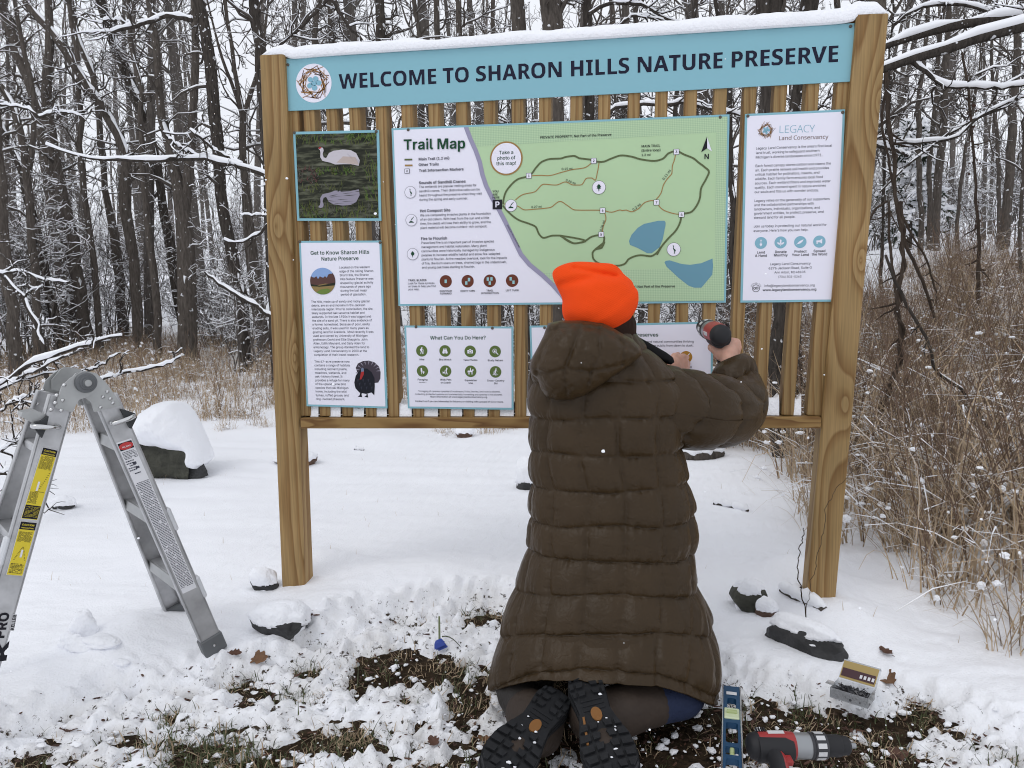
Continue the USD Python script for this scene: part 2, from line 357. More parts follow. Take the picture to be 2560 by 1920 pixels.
# ---------------------------------------------------------------- the ground
def zsoil(x, y):
    x, y = np.asarray(x, float), np.asarray(y, float)
    z = -0.05 + 0.03 * np.minimum(np.maximum(y, -1.5) + 0.03, 0) * smoothstep(0.1, -0.25, y)
    t = np.maximum(y - 5.5, 0)
    z = z + 0.045 * t + 0.0012 * np.minimum(t, 60) ** 2
    z = z + smoothstep(0.6, 3.0, x - 0.12 * y + 0.3) * 0.15 * np.clip(y - 1.2, 0, 9) * smoothstep(0.8, 3, y)
    z = z + 0.10 * (meshkit.fbm(np.stack([x * 0.35, y * 0.35, 0 * x + 3], -1), 3) - 0.5) * smoothstep(1.5, 6, y)
    return z

EDGE = W(np.array([-900, 0, 330, 600, 850, 1000, 1250, 1500, 1760, 2050, 2300, 2560, 3200]), np.array([1790, 1735, 1650, 1610, 1530, 1485, 1440, 1500, 1590, 1655, 1680, 1745, 1800.]), z=-0.01)
def trodden(x, y):
    """1 where boots have churned the snow, 0 on the untouched snow."""
    e = np.interp(x, EDGE[:, 0], EDGE[:, 1]) + 0.10 * (meshkit.noise(np.stack([x * 5, y * 5, 0 * x], -1), 3) - 0.5)
    return smoothstep(0.02, -0.20, y - e)

BARE = []   # patches where grass and soil show: centre x, y, half sizes, strength
for px, py, rx, ry, s in [(964, 1640, 105, 52, 1.25), (1105, 1640, 75, 40, 1.0), (1180, 1712, 70, 45, 1.0), (560, 1835, 190, 62, 0.95), (411, 1753, 90, 24, 0.7), (60, 1860, 70, 60, 0.9), (880, 1805, 80, 36, 0.9),
                          (590, 1672, 90, 26, 0.8), (1000, 1530, 80, 28, 0.85), (1205, 1520, 75, 30, 1.0), (1080, 1480, 70, 16, 0.6), (700, 1590, 100, 20, 0.6), (770, 1640, 60, 26, 0.6), (1960, 1800, 250, 100, 1.25), (2160, 1850, 170, 60, 1.15), (1560, 1790, 330, 90, 1.15), (1880, 1740, 120, 45, 1.1), (2190, 1830, 130, 50, 0.95),
                          (2283, 1731, 60, 38, 1.2), (2180, 1690, 65, 22, 0.8), (2431, 1723, 75, 22, 0.7), (2290, 1900, 100, 36, 0.8), (2050, 1900, 220, 45, 0.9), (1350, 1690, 220, 50, 1.0), (1330, 1880, 160, 60, 0.9), (30, 1930, 140, 50, 0.9), (1085, 1890, 120, 40, 0.85), (880, 1905, 110, 36, 0.8), (700, 1700, 130, 22, 0.55), (2520, 1860, 40, 20, 0.5), (330, 1880, 130, 40, 0.5), (2290, 1735, 70, 40, 1.2), (2240, 1790, 110, 30, 0.8), (2400, 1800, 90, 26, 0.7), (2480, 1740, 50, 18, 0.6), (2080, 1690, 70, 22, 0.8)]:
    c = W(px, py, z=-0.03); e = W(px + rx, py, z=-0.03); a, b = W(px, py - ry, z=-0.03), W(px, py + ry, z=-0.03)
    BARE.append((c[0], c[1], np.linalg.norm(e - c), abs(a[1] - b[1]) / 2, s))
_rs = np.random.default_rng(77)
for _k in range(85):      # small scuffed spots scattered round the larger patches
    _b = BARE[_rs.integers(0, 29)]
    BARE.append((_b[0] + _rs.normal() * _b[2] * 1.1, _b[1] + _rs.normal() * _b[3] * 1.1, _rs.uniform(.015, .07), _rs.uniform(.012, .04), _rs.uniform(.5, 1.1)))
for _k in range(230):
    _c = W(_rs.uniform(-40, 2560), 1560 + 400 * _rs.random() ** .7, z=-.03)
    BARE.append((_c[0], _c[1], _rs.uniform(.010, .055), _rs.uniform(.008, .028), _rs.uniform(.4, 1.0)))
def bare(x, y):
    o = 0
    for cx, cy, sx, sy, s in BARE:
        o = np.maximum(o, s * np.exp(-(((x - cx) / sx) ** 2 + ((y - cy) / sy) ** 2) * 0.9))
    return o

MOUNDS = [(*W(px, py, z=-0.03)[:2], r, h) for px, py, r, h in [(790, 1440, 0.16, 0.06), (1985, 1478, 0.17, 0.10), (2090, 1575, 0.16, 0.07), (350, 1600, 0.13, 0.035), (250, 1650, 0.2, 0.03), (820, 1560, 0.18, 0.04), (960, 1480, 0.2, 0.035), (1110, 1450, 0.2, 0.03), (960, 1110, 0.25, 0.05)]]
def zsnow(x, y):
    x, y = np.asarray(x, float), np.asarray(y, float)
    p = np.stack([x, y, 0 * x], -1)
    t = trodden(x, y)
    rip = 0.012 * (meshkit.noise(p * [2.2, 7.5, 1], 11) - 0.5) + 0.006 * (meshkit.noise(p * [6, 17, 1] + 4, 12) - 0.5) + 0.03 * (meshkit.fbm(p * 1.3, 2, 5) - 0.5)
    lump = 0.055 * (np.abs(meshkit.fbm(p * 19, 4, 21) - 0.5) * 2 - 0.21) + 0.045 * (meshkit.fbm(p * 6, 3, 23) - 0.5) + 0.020 * (meshkit.noise(p * 55, 25) - 0.5)
    rim = np.exp(-((t - 0.35) / 0.3) ** 2)
    th = (0.05 + rip) * (1 - t) + (0.0105 + lump) * t + rim * (0.5 * lump + 0.010)
    th = th - bare(x, y) * (0.026 + 0.062 * meshkit.fbm(p * 10, 4, 31)) * np.maximum(t, 0.15)
    far = smoothstep(2.5, 5, y)
    th = th + far * 0.05 * (meshkit.fbm(p * 2.2, 3, 41) - 0.5)
    for cx, cy, r, h in MOUNDS: th = th + h * np.exp(-((x - cx) ** 2 + (y - cy) ** 2) / r ** 2)
    return zsoil(x, y) + th

def axis_steps(segs):
    out = [segs[0][0]]
    for a, b, s0, s1 in segs:
        x, k = a, 0
        L = b - a; n = max(2, int(round(2 * L / (s0 + s1))))
        w = np.linspace(s0, s1, n); out += list(a + np.cumsum(w) / w.sum() * L)
    return np.array(out)
gx = axis_steps([(-160, -30, 16, 4), (-30, -6, 4, .3), (-6, -2.3, .25, .03), (-2.3, -1.6, .03, .009), (-1.6, 1.15, .009, .009), (1.15, 1.8, .009, .03), (1.8, 6, .03, .25), (6, 30, .3, 4), (30, 160, 4, 16)])
gy = axis_steps([(-90, -8, 14, 1), (-8, -1.6, .6, .05), (-1.6, -1.12, .04, .009), (-1.12, 0.0, .009, .009), (0.0, 2.5, .012, .035), (2.5, 8, .04, .2), (8, 40, .25, 2), (40, 190, 3, 14)])
X, Y = np.meshgrid(gx, gy)
ZS = zsnow(X, Y)
ZS -= (np.abs(Y + 2.6) < 1.2) * 0.0
obj('snow_cover', grid_mesh(np.stack([X, Y, ZS], -1)), 'ground_snow', None, 'white snow lying over the clearing, trodden and patchy in front', 'snow', kind='structure', smooth=True,
    attrs={'grit': np.clip(trodden(X, Y) * (0.42 + 0.58 * np.clip(bare(X, Y) * 1.3, 0, 1)), 0, 1).ravel()})
sx = axis_steps([(-160, -6, 30, 2), (-6, -2.4, 1, .05), (-2.4, 1.9, .016, .016), (1.9, 6, .05, 1), (6, 160, 2, 30)])
sy = axis_steps([(-90, -4, 20, 1), (-4, -1.6, .8, .05), (-1.6, 0.4, .014, .016), (0.4, 6, .05, .8), (6, 190, 1, 30)])
X, Y = np.meshgrid(sx, sy)
p = np.stack([X, Y, 0 * X], -1)
ZG = zsoil(X, Y) + 0.02 * (meshkit.fbm(p * 22, 3, 51) - 0.5) * (np.abs(X) < 3) * (np.abs(Y + .6) < 1.2) - 0.02
obj('ground', grid_mesh(np.stack([X, Y, ZG], -1)), 'soil', None, 'dark wet soil and turf under the melting snow', 'ground', kind='structure', smooth=True)
del X, Y, ZS, ZG, p

def ground_hit(px, py):
    q = ray(px, py); t = np.linspace(0.5, 70, 6000)
    P = CAM + t[:, None] * q
    below = P[:, 2] < zsnow(P[:, 0], P[:, 1])
    return P[np.argmax(below)] if below.any() else P[-1]

# ---------------------------------------------------------------- trees
def grow(rng, P, Rr, n, length, k=5, angle=(35, 70), up=0.35, r0=0.55, r1=0.0035, t0=0.2, wig=0.12, keep=None):
    """n children on each polyline of P: (polylines, radii)."""
    N, K, _ = P.shape
    t = np.sort(rng.uniform(t0, 0.98, (N, n)), 1).ravel(); own = np.repeat(np.arange(N), n)
    if keep is not None:
        ok = rng.random(len(t)) < keep; t, own = t[ok], own[ok]
    s = t * (K - 1); i = np.minimum(s.astype(int), K - 2); fr = (s - i)[:, None]
    base = P[own, i] * (1 - fr) + P[own, i + 1] * fr; rad = Rr[own, i] * (1 - fr[:, 0]) + Rr[own, i + 1] * fr[:, 0]
    d = norm(P[own, i + 1] - P[own, i])
    o = norm(np.cross(d, norm(rng.normal(size=d.shape)))); a = np.radians(rng.uniform(*angle, len(t)))[:, None]
    dr = norm(d * np.cos(a) + o * np.sin(a) + [0, 0, up * 0.5])
    L = (length[own] if np.ndim(length) else length) * rng.uniform(0.45, 1.15, len(t)) * (1.15 - 0.55 * t)
    out = np.empty((len(t), k, 3)); out[:, 0] = base
    for j in range(1, k):
        dr = norm(dr + wig * rng.normal(size=dr.shape) * 1.6 + [0, 0, up * 0.12])
        out[:, j] = out[:, j - 1] + dr * (L / (k - 1))[:, None]
    ra = np.maximum(rad * r0, r1)[:, None] * np.linspace(1, 0.0, k) ** 0.8 + r1 * np.linspace(0.9, 0.6, k)
    return out, ra, L

def snow_on(rng, P, Rr, thick=0.006, cover=0.8, sides=4):
    """Snow lying along the upper side of polylines: thinner where they are steep."""
    d = norm(np.gradient(P, axis=1)); flat = 1 - np.abs(d[..., 2])
    amt = np.clip((flat - 0.12) * 2.2, 0, 1) * np.where(rng.random(P.shape[:2]) < cover, 1, 0.25) * rng.uniform(0.6, 1.25, P.shape[:2])
    rs = (Rr * 0.72 + thick * np.minimum(1, 0.35 + Rr / 0.012)) * np.clip(amt, 0.0, 1.2)
    ok = amt.mean(1) > 0.12
    if not ok.any(): return None
    V = P[ok].copy(); V[..., 2] += Rr[ok] * 0.62 + rs[ok] * 0.45
    return batch_tubes(V, np.maximum(rs[ok], 0.0004), sides)

def crown(rng, TP, TR, nb, blen, ns=4, nt=4, snow=0.006, fine=0.004, t0=0.25, bk=7, cover=0.8, upb=0.35):
    """Branches, sub-branches and twigs of a trunk polyline, and the snow on them."""
    B, RB, LB = grow(rng, TP[None], TR[None], nb, blen, k=bk, angle=(30, 75), up=upb, r0=0.24, r1=0.006, t0=t0, wig=0.2)
    S, RS, LS = grow(rng, B, RB, ns, LB * 0.55, k=5, angle=(25, 65), up=0.25, r0=0.5, r1=fine, wig=0.24)
    T, RT, _ = grow(rng, S, RS, nt, LS * 0.5, k=4, angle=(25, 65), up=0.2, r0=0.6, r1=fine * 0.7, wig=0.28)
    wood_ = cat(batch_tubes(B, RB, 5), batch_tubes(S, RS, 4, False), batch_tubes(T, RT, 3, False))
    sn = [x for x in (snow_on(rng, B, RB, snow, cover), snow_on(rng, S, RS, snow * .8, cover, 3), snow_on(rng, T, RT, snow * .62, cover * .8, 3)) if x is not None]
    return wood_, cat(*sn), (B, RB)

def side_snow(rng, P, Rr):
    """Snow lodged along the upper side of a leaning trunk."""
    P, Rr = resample(P, Rr, 70); t = norm(np.gradient(P, axis=0)); lean = np.sqrt(np.clip(1 - t[:, 2] ** 2, 0, 1)); o = norm(np.array([0, 0, 1.0]) - t * t[:, 2:]) + [0, -.35, 0]; o = norm(o)
    k = np.clip((lean - .16) * 4, 0, 1) * np.clip(meshkit.fbm(np.stack([P[:, 2] * 5, P[:, 0] * 5, 0 * P[:, 0]], 1), 3) * 3.2 - .75, 0, 1)
    r = Rr * .5 * k + .0005
    return batch_tubes((P + o * (Rr * (.92 - .25 * (1 - k)))[:, None])[None], r[None], 6)

def bark_snow(rng, P, Rr, n, size=0.008):
    """Little pats of snow stuck to the windward side of a trunk."""
    out = []
    for i in range(n):
        s = rng.uniform(0, len(P) - 1.01); j = int(s); c = P[j] * (1 - s + j) + P[j + 1] * (s - j); r = Rr[j] * (1 - s + j) + Rr[j + 1] * (s - j)
        a = rng.normal(-PI / 2 + 0.5, 0.8); o = np.array([math.cos(a), math.sin(a), 0.15])
        b = trimesh.creation.icosphere(1); v = np.array(b.vertices) * np.array([1, 1, rng.uniform(.5, 1.6)]) * size * rng.uniform(0.4, 1.2) * rng.uniform(.7, 1.3, (len(b.vertices), 1))
        out.append((v + c + o * r * 0.98, np.array(b.faces)))
    return out

def traced_tree(name, label, catg, trace, widths, d=None, mat='bark_grey', nb=12, blen=1.1, seed=1, lean_snow=True, pats=14, group=None, ext=3.0, t0=0.3, snow=0.0027, forks=(), ns=4, nt=4):
    """A tree whose trunk (base first) follows the photograph's line at its own distance; the foot is carried down to the ground, the top on upwards."""
    rng = np.random.default_rng(seed)
    trace = np.asarray(trace, float); widths = np.asarray(widths, float)
    if d is None:
        d = float((ground_hit(*trace[0]) - CAM) @ CF)
    P = W(trace[:, 0], trace[:, 1], d=d); Rr = widths * d / FPX / 2
    g = zsnow(P[0, 0], P[0, 1])
    if P[0, 2] > g - 0.05:
        P = np.vstack([[P[0] + (P[0] - P[1]) * [0.25, 0.25, 0] * min(1, (P[0, 2] - g)) + [0, 0, g - 0.08 - P[0, 2]]], P]); Rr = np.concatenate([[Rr[0] * 1.2], Rr])
    if ext:
        dr = norm(P[-1] - P[-2]); dr = norm(dr * [1, 1, 0.6] + [0, 0, 0.8])
        P = np.vstack([P, P[-1] + dr * ext * .5, P[-1] + dr * ext + [0.1, 0.1, 0]]); Rr = np.concatenate([Rr, [Rr[-1] * .7, Rr[-1] * .35]])
    x = thing(name, label, catg, (P[0, 0], P[0, 1], g), group)
    TP, TR = resample(P, Rr, 24); TP = TP + 0.012 * rng.normal(size=TP.shape) * [1, 1, 0]
    trunks = [batch_tubes(TP[None], TR[None], 10)]
    woods, snows = [], []
    a, b, _ = crown(rng, TP, TR, nb, blen, ns=ns, nt=nt, t0=t0, snow=snow); woods.append(a); snows.append(b)
    if lean_snow: snows.append(side_snow(rng, TP, TR))
    for ftr, fw in forks:
        ftr = np.asarray(ftr, float); Q = W(ftr[:, 0], ftr[:, 1], d=d); q = np.asarray(fw, float) * d / FPX / 2
        dr = norm(norm(Q[-1] - Q[-2]) + [0, 0, 0.4]); Q = np.vstack([Q, Q[-1] + dr * 1.6]); q = np.concatenate([q, [q[-1] * .4]])
        Q, q = resample(Q, q, 16); trunks.append(batch_tubes(Q[None], q[None], 8))
        a, b, _ = crown(rng, Q, q, max(4, nb // 2), blen * .8, ns=ns, nt=nt, t0=0.15, snow=snow); woods.append(a); snows.append(b)
        sn = snow_on(rng, Q[None], q[None], 0.010, 0.8, 6)
        if sn: snows.append(sn)
    snows += bark_snow(rng, TP[:18], TR[:18], pats)
    obj('trunk', cat(*trunks), mat, x, smooth=50); obj('crown', cat(*woods), 'twig_bark', x); obj('snow', cat(*[s for s in snows if len(s[0])]), 'tree_snow', x, kind='stuff')
    return x

# near trees on the left of the sign
TT = traced_tree
TT('bare_tree', 'stout grey trunk left of the ladder top, leaning left higher up', 'tree', [(186, 870), (160, 700), (140, 520), (115, 330), (75, 205), (32, 100), (8, 0)], [40, 36, 40, 44, 30, 26, 20], seed=11)
TT('bare_tree', 'grey trunk pressed against the stout one, rising straight', 'tree', [(220, 897), (192, 680), (164, 520), (135, 380), (119, 260), (118, 180), (122, 75), (120, 0)], [36, 31, 28, 27, 26, 22, 20, 18], seed=12, nb=10)
TT('bare_tree', 'dark snow-flecked trunk at the far left behind the long snowy bough', 'tree', [(151, 909), (137, 806), (118, 703), (97, 617), (69, 500), (60, 452), (45, 398), (0, 316)], [26, 25, 24, 23, 22, 20, 19, 18], mat='bark_dark', seed=13, pats=40)
TT('bare_tree', 'trunk whose top leans left under a thick line of snow', 'tree', [(356, 893), (345, 800), (328, 617), (313, 452), (316, 389), (262, 283), (193, 175), (120, 70), (60, 0)], [27, 26, 26, 31, 24, 22, 21, 20, 18], seed=14, pats=20)
TT('bare_tree', 'slim trunk between the two leaning snow-lined trunks on the left', 'tree', [(311, 862), (300, 740), (288, 617), (268, 500), (256, 400), (248, 300), (225, 170), (195, 90), (168, 0)], [24, 24, 24, 16, 15, 15, 15, 14, 13], seed=15)
TT('bare_tree', 'trunk leaning left with snow caked along its upper side', 'tree', [(462, 876), (441, 720), (425, 617), (402, 475), (389, 389), (347, 262), (304, 157), (271, 75), (250, 0)], [24, 24, 25, 20, 22, 24, 25, 24, 22], mat='bark_dark', seed=16, pats=40)
TT('bare_tree', 'thickest grey trunk left of the sign, forking at mid height', 'tree', [(474, 918), (472, 800), (468, 678), (457, 542), (432, 407), (403, 275), (392, 136), (374, 0)], [50, 47, 46, 40, 25, 20, 18, 17], seed=17, forks=[([(457, 560), (474, 407), (484, 260), (489, 130), (484, 0)], [30, 24, 20, 19, 16])], nb=14)
TT('bare_tree', 'dark rough trunk with a leaning top left of the sign post', 'tree', [(615, 928), (610, 806), (585, 669), (554, 500), (542, 332), (530, 241), (520, 105), (503, 30), (495, 0)], [30, 28, 29, 28, 30, 30, 28, 26, 25], mat='bark_dark', seed=18, pats=40)
TT('bare_tree', 'grey forked trunk just left of the left sign post', 'tree', [(664, 893), (650, 800), (627, 620), (610, 430), (608, 290), (596, 215), (585, 150), (562, 0)], [32, 32, 30, 18, 17, 11, 10, 9], seed=19, forks=[([(608, 290), (630, 225), (648, 165), (660, 90)], [13, 11, 10, 8]), ([(608, 300), (580, 210), (560, 160), (540, 90)], [10, 9, 8, 6])])
TT('bare_tree', 'dark trunk rising behind the top of the left sign post', 'tree', [(690, 905), (672, 500), (652, 140), (643, 60), (638, 0)], [26, 25, 25, 24, 24], seed=20, d=8.6, mat='bark_dark')
TT('bare_tree', 'thin dark sapling at the left edge with a forked snowy limb', 'tree', [(111, 900), (85, 800), (58, 745), (35, 715), (0, 690)], [12, 14, 13, 11, 10], seed=21, d=6.5, mat='bark_dark', nb=8, blen=.6, ext=0.5)
TT('bare_tree', 'dim trunk at the left edge of the wood', 'tree', [(35, 890), (30, 800), (20, 700), (8, 560), (0, 420)], [30, 29, 28, 27, 24], seed=22, d=9.5)
TT('bare_tree', 'slender straight trunk behind the slim one, half hidden', 'tree', [(398, 880), (385, 700), (370, 560), (358, 400), (352, 250), (330, 120), (320, 0)], [20, 19, 17, 15, 13, 12, 10], seed=23, d=11)
TT('bare_tree', 'thin trunk crossing behind the leaning trunks at top left', 'tree', [(250, 860), (240, 700), (222, 560), (205, 420), (200, 260), (190, 120), (172, 0)], [17, 16, 15, 14, 13, 12, 11], seed=24, d=12)
TT('bare_tree', 'leaning trunk at upper left with two steep limbs', 'tree', [(95, 880), (80, 600), (70, 440), (50, 330), (20, 240), (0, 215)], [20, 20, 20, 18, 16, 14], seed=25, d=10.5, forks=[([(70, 440), (85, 250), (60, 130), (36, 0)], [14, 12, 11, 9])])
# trunks showing above and through the sign
for k, (tr, wd, d, lab, mt) in enumerate([
        ([(962, 700), (950, 110), (944, 0)], [26, 25, 22], 9.5, 'dark trunk above the letters WELCOME on the sign', 'bark_dark'),
        ([(1060, 700), (1050, 100), (1033, 0)], [13, 12, 11], 11, 'thin trunk above the sign just right of the word WELCOME', 'bark_grey'),
        ([(1100, 720), (1095, 110), (1090, 0)], [16, 15, 14], 10.5, 'slender trunk above the word TO on the sign', 'bark_grey'),
        ([(1150, 700), (1147, 100), (1143, 0)], [16, 15, 14], 10, 'straight slender trunk over the first letters of SHARON', 'bark_grey'),
        ([(1305, 720), (1297, 95), (1292, 0)], [38, 37, 36], 8.6, 'wide dark trunk over the end of the word SHARON', 'bark_grey'),
        ([(1388, 800), (1392, 300), (1380, 80), (1374, 0)], [40, 44, 54, 56], 8.0, 'broad furrowed trunk over the gap before HILLS, seen between the slats too', 'bark_grey'),
        ([(1482, 720), (1476, 270), (1470, 60), (1468, 0)], [24, 25, 24, 23], 8.4, 'dark trunk above the letters ILLS, seen between the slats too', 'bark_dark'),
        ([(1605, 800), (1600, 400), (1590, 60), (1585, 0)], [17, 15, 13, 12], 10.5, 'thin trunk above the start of the word NATURE', 'bark_grey'),
        ([(1690, 700), (1688, 270), (1734, 30), (1738, 0)], [12, 12, 10, 10], 9.5, 'thin bent trunk over the middle of the word NATURE', 'bark_dark'),
        ([(1955, 1172), (1945, 870), (1935, 400), (1928, 40), (1922, 0)], [44, 36, 44, 62, 66], 4.9, 'dark rough trunk standing behind the right-hand slats', 'bark_dark'),
        ([(1995, 1160), (1990, 800), (1985, 260), (2022, 30), (2026, 0)], [26, 24, 24, 44, 44], 5.6, 'dark trunk close behind the slats next to the right post', 'bark_dark'),
        ([(1838, 800), (1830, 560), (1826, 280), (1800, 60), (1795, 0)], [18, 16, 14, 12, 10], 7.5, 'narrow trunk in the gap between the map and the right-hand panel', 'bark_dark'),
        ([(2105, 700), (2098, 60), (2094, 0)], [16, 15, 15], 9.5, 'thin trunk above the right end of the sign board', 'bark_grey'),
        ([(2120, 640), (2188, 20), (2190, 0)], [44, 44, 44], 9.0, 'broad trunk rising behind the right sign post', 'bark_grey'),
        ([(850, 700), (830, 120), (822, 0)], [12, 12, 11], 12, 'thin pale trunk above the round bird-nest emblem', 'bark_grey'),
        ([(790, 700), (780, 120), (800, 0)], [14, 13, 12], 11.5, 'thin trunk above the left end of the sign board', 'bark_grey'),
        ([(1250, 700), (1235, 100), (1230, 0)], [12, 11, 10], 13, 'distant thin trunk above the letters HARO', 'bark_grey'),
        ([(1545, 700), (1535, 60), (1530, 0)], [12, 11, 10], 13, 'distant thin trunk above the space after HILLS', 'bark_grey')]):
    TT('bare_tree', lab, 'tree', tr, wd, d=d, mat=mt, seed=40 + k, nb=9 if d < 9 else 13, blen=1.2 if d > 6 else .6, ext=2.5, t0=0.35)
# trees on the right of the sign
TT('bare_tree', 'straightest grey trunk right of the sign, in the middle of its cluster', 'tree', [(2334, 705), (2336, 646), (2348, 434), (2360, 260), (2366, 120), (2372, 0)], [24, 20, 19, 17, 14, 12], seed=71, d=12, nb=14)
TT('bare_tree', 'thin trunk touching the straight grey one on its left', 'tree', [(2319, 690), (2324, 520), (2329, 337), (2341, 231), (2350, 90), (2362, 0)], [13, 12, 12, 11, 9, 8], seed=72, d=12.5)
TT('bare_tree', 'slim crooked trunk leftmost in the cluster right of the sign', 'tree', [(2300, 690), (2301, 500), (2298, 337), (2293, 270), (2310, 164), (2320, 0)], [14, 13, 13, 12, 10, 9], seed=73, d=11.5)
TT('bare_tree', 'tall leaning trunk near the right edge of the picture', 'tree', [(2503, 712), (2506, 640), (2517, 530), (2531, 313), (2541, 145), (2546, 0)], [25, 24, 22, 20, 18, 16], seed=74, d=11, nb=12, mat='bark_grey')
TT('bare_tree', 'thin pale stem just left of the tall leaning right-hand trunk', 'tree', [(2495, 690), (2498, 480), (2496, 386), (2488, 289), (2480, 150)], [11, 10, 10, 9, 7], seed=75, d=13)
TT('bare_tree', 'thin leaning stem between the right-hand cluster and the vine', 'tree', [(2389, 700), (2391, 640), (2401, 458), (2420, 337), (2440, 230), (2460, 100)], [10, 9, 9, 8, 7, 6], seed=76, d=12.5)
TT('bare_tree', 'thin dark trunk just right of the right sign post', 'tree', [(2205, 690), (2208, 603), (2214, 386), (2222, 250)], [9, 8, 7, 6], seed=77, d=10, mat='bark_dark')
TT('bare_tree', 'short dark stem at the right edge of the frame', 'tree', [(2552, 700), (2550, 560), (2556, 450)], [9, 9, 8], seed=78, d=9)

def bough(label, traces, d, snow=0.012, name='snowy_bough', twigs=5, seed=1, sides=8, catg='branch', mat='bark_dark', tl=0.3, group=None):
    """A low limb reaching into the picture, with the snow lying on it."""
    rng = np.random.default_rng(seed); ws, ss = [], []
    first = None
    for tr, wd, *dd in traces:
        tr = np.asarray(tr, float); P = W(tr[:, 0], tr[:, 1], d=np.linspace(*(dd[0] if dd else (d, d)), len(tr))); Rr = np.asarray(wd, float) * d / FPX / 2
        if first is None: first = P[0]
        P, Rr = resample(P, Rr, 18); P = P + rng.normal(size=P.shape) * 0.004
        ws.append(batch_tubes(P[None], Rr[None], sides)); snow_ = snow * .5; s = snow_on(rng, P[None], Rr[None], snow_, 0.92, 6)
        if s: ss.append(s)
        if twigs:
            S, RS, LS = grow(rng, P[None], np.minimum(Rr, .016)[None], twigs, tl, k=6, angle=(25, 60), up=0.15, r0=.4, r1=.003, t0=.1, wig=.24)
            T, RT, _ = grow(rng, S, RS, 3, LS * .5, k=5, r1=.0016, wig=.28)
            ws += [batch_tubes(S, RS, 4, False), batch_tubes(T, RT, 3, False)]
            ss += [q for q in (snow_on(rng, S, RS, .0052, .8, 4), snow_on(rng, T, RT, .0038, .7, 3)) if q]
    x = thing(name, label, catg, first, group)
    obj('branch', cat(*ws), mat, x, smooth=60); obj('snow', cat(*ss), 'tree_snow', x, smooth=60, kind='stuff')
    return x
bough('upper thick snow-laden limb sweeping in from the right edge', [([(3330, 330), (3120, 120), (2900, 50), (2760, 30), (2560, 42), (2382, 66), (2285, 92), (2205, 118), (2120, 150)], [40, 34, 30, 26, 24, 22, 19, 15, 8])], 5.2, 0.030, seed=3, twigs=9, tl=.5)
bough('lower thick snow-laden limb forking behind the right post', [([(3330, 420), (3100, 130), (2900, 30), (2760, 20), (2560, 66), (2480, 84), (2400, 112), (2290, 144), (2205, 172), (2130, 200)], [44, 38, 34, 30, 27, 26, 25, 23, 20, 12]), ([(2275, 150), (2320, 182), (2366, 216), (2450, 219), (2540, 216), (2640, 190)], [13, 11, 9, 9, 8, 6])], 4.9, 0.030, seed=4, twigs=7, tl=.45)
bough('thin arched snowy branch high on the right', [([(2680, 40), (2480, 28), (2390, 10), (2310, 16), (2240, 60)], [10, 9, 9, 8, 6])], 6.0, 0.02, seed=5, twigs=8, tl=.5)
bough('thin snowy branch level with the right-hand panel beyond the post', [([(2120, 362), (2200, 360), (2290, 357), (2380, 348), (2440, 300), (2560, 240)], [8, 8, 8, 7, 7, 6]), ([(2130, 350), (2190, 362), (2275, 390)], [9, 9, 7])], 6.2, 0.018, seed=6, twigs=4, tl=.4)
bough('long rising snowy branch across the right-hand trunks', [([(2200, 480), (2350, 350), (2430, 300), (2520, 262), (2640, 180)], [5, 6, 7, 8, 8])], 7.5, 0.016, seed=7, twigs=6, tl=.5)
bough('heavily snowed level branch left of the sign at panel height', [([(120, 360), (226, 396), (300, 400), (384, 402), (502, 398), (583, 411), (662, 438), (720, 460)], [5, 6, 8, 9, 10, 11, 12, 10]), ([(398, 321), (440, 360), (502, 394)], [5, 7, 8]), ([(475, 323), (520, 360), (565, 393), (605, 412)], [6, 8, 8, 8])], 5.4, 0.020, seed=8, twigs=5, tl=.35)
bough('short snowy branch pointing left beside the lower half of the left post', [([(740, 830), (672, 790), (620, 752), (560, 718), (511, 678)], [12, 11, 10, 9, 5])], 4.6, 0.014, seed=9, twigs=1, tl=.15)
bough('small curved snowy branch beside the left post at info panel height', [([(740, 520), (690, 545), (640, 590), (600, 605), (560, 598)], [9, 8, 7, 5, 4]), ([(720, 530), (670, 540), (620, 536), (600, 538)], [6, 5, 4, 3])], 4.8, 0.014, seed=10, twigs=3, tl=.2)
bough('fallen snow-covered branch slanting up behind the ladder top', [([(-120, 1010), (0, 961), (72, 913), (192, 868), (302, 840)], [12, 10, 9, 8, 5]), ([(-100, 1010), (0, 974), (103, 920), (155, 892)], [9, 8, 7, 4])], 3.9, 0.016, seed=11, twigs=6, tl=.3, name='fallen_branch', catg='fallen branch')
bough('low snowy stick right of the ladder hinge, pointing at the boulder', [([(240, 952), (320, 930), (405, 913), (450, 890)], [7, 7, 6, 4]), ([(216, 930), (262, 906), (300, 880)], [6, 5, 3])], 4.4, 0.014, seed=12, twigs=2, tl=.2, name='fallen_branch', catg='fallen branch')
bough('tangle of low snowy sticks left of the ladder hinge', [([(-60, 1140), (30, 1110), (90, 1045), (110, 1020)], [9, 8, 6, 4]), ([(-40, 1190), (60, 1160), (120, 1120)], [10, 8, 4]), ([(0, 1030), (40, 1000), (110, 985)], [6, 5, 3])], 3.7, 0.016, seed=13, twigs=8, tl=.3, name='fallen_branch', catg='fallen branch')
bough('snowy crooked branch near the left edge above the fallen one', [([(-30, 690), (60, 680), (110, 700), (175, 705)], [7, 6, 5, 3]), ([(60, 745), (75, 730), (110, 715)], [6, 5, 3])], 5.6, 0.014, seed=14, twigs=6, tl=.35)
bough('pair of arching snowy twigs at the top left of the wood', [([(120, 285), (105, 292), (60, 270), (0, 262), (-60, 270)], [7, 7, 6, 6, 5]), ([(105, 292), (160, 280), (215, 300)], [6, 5, 3])], 6.4, 0.016, seed=15, twigs=8, tl=.4)
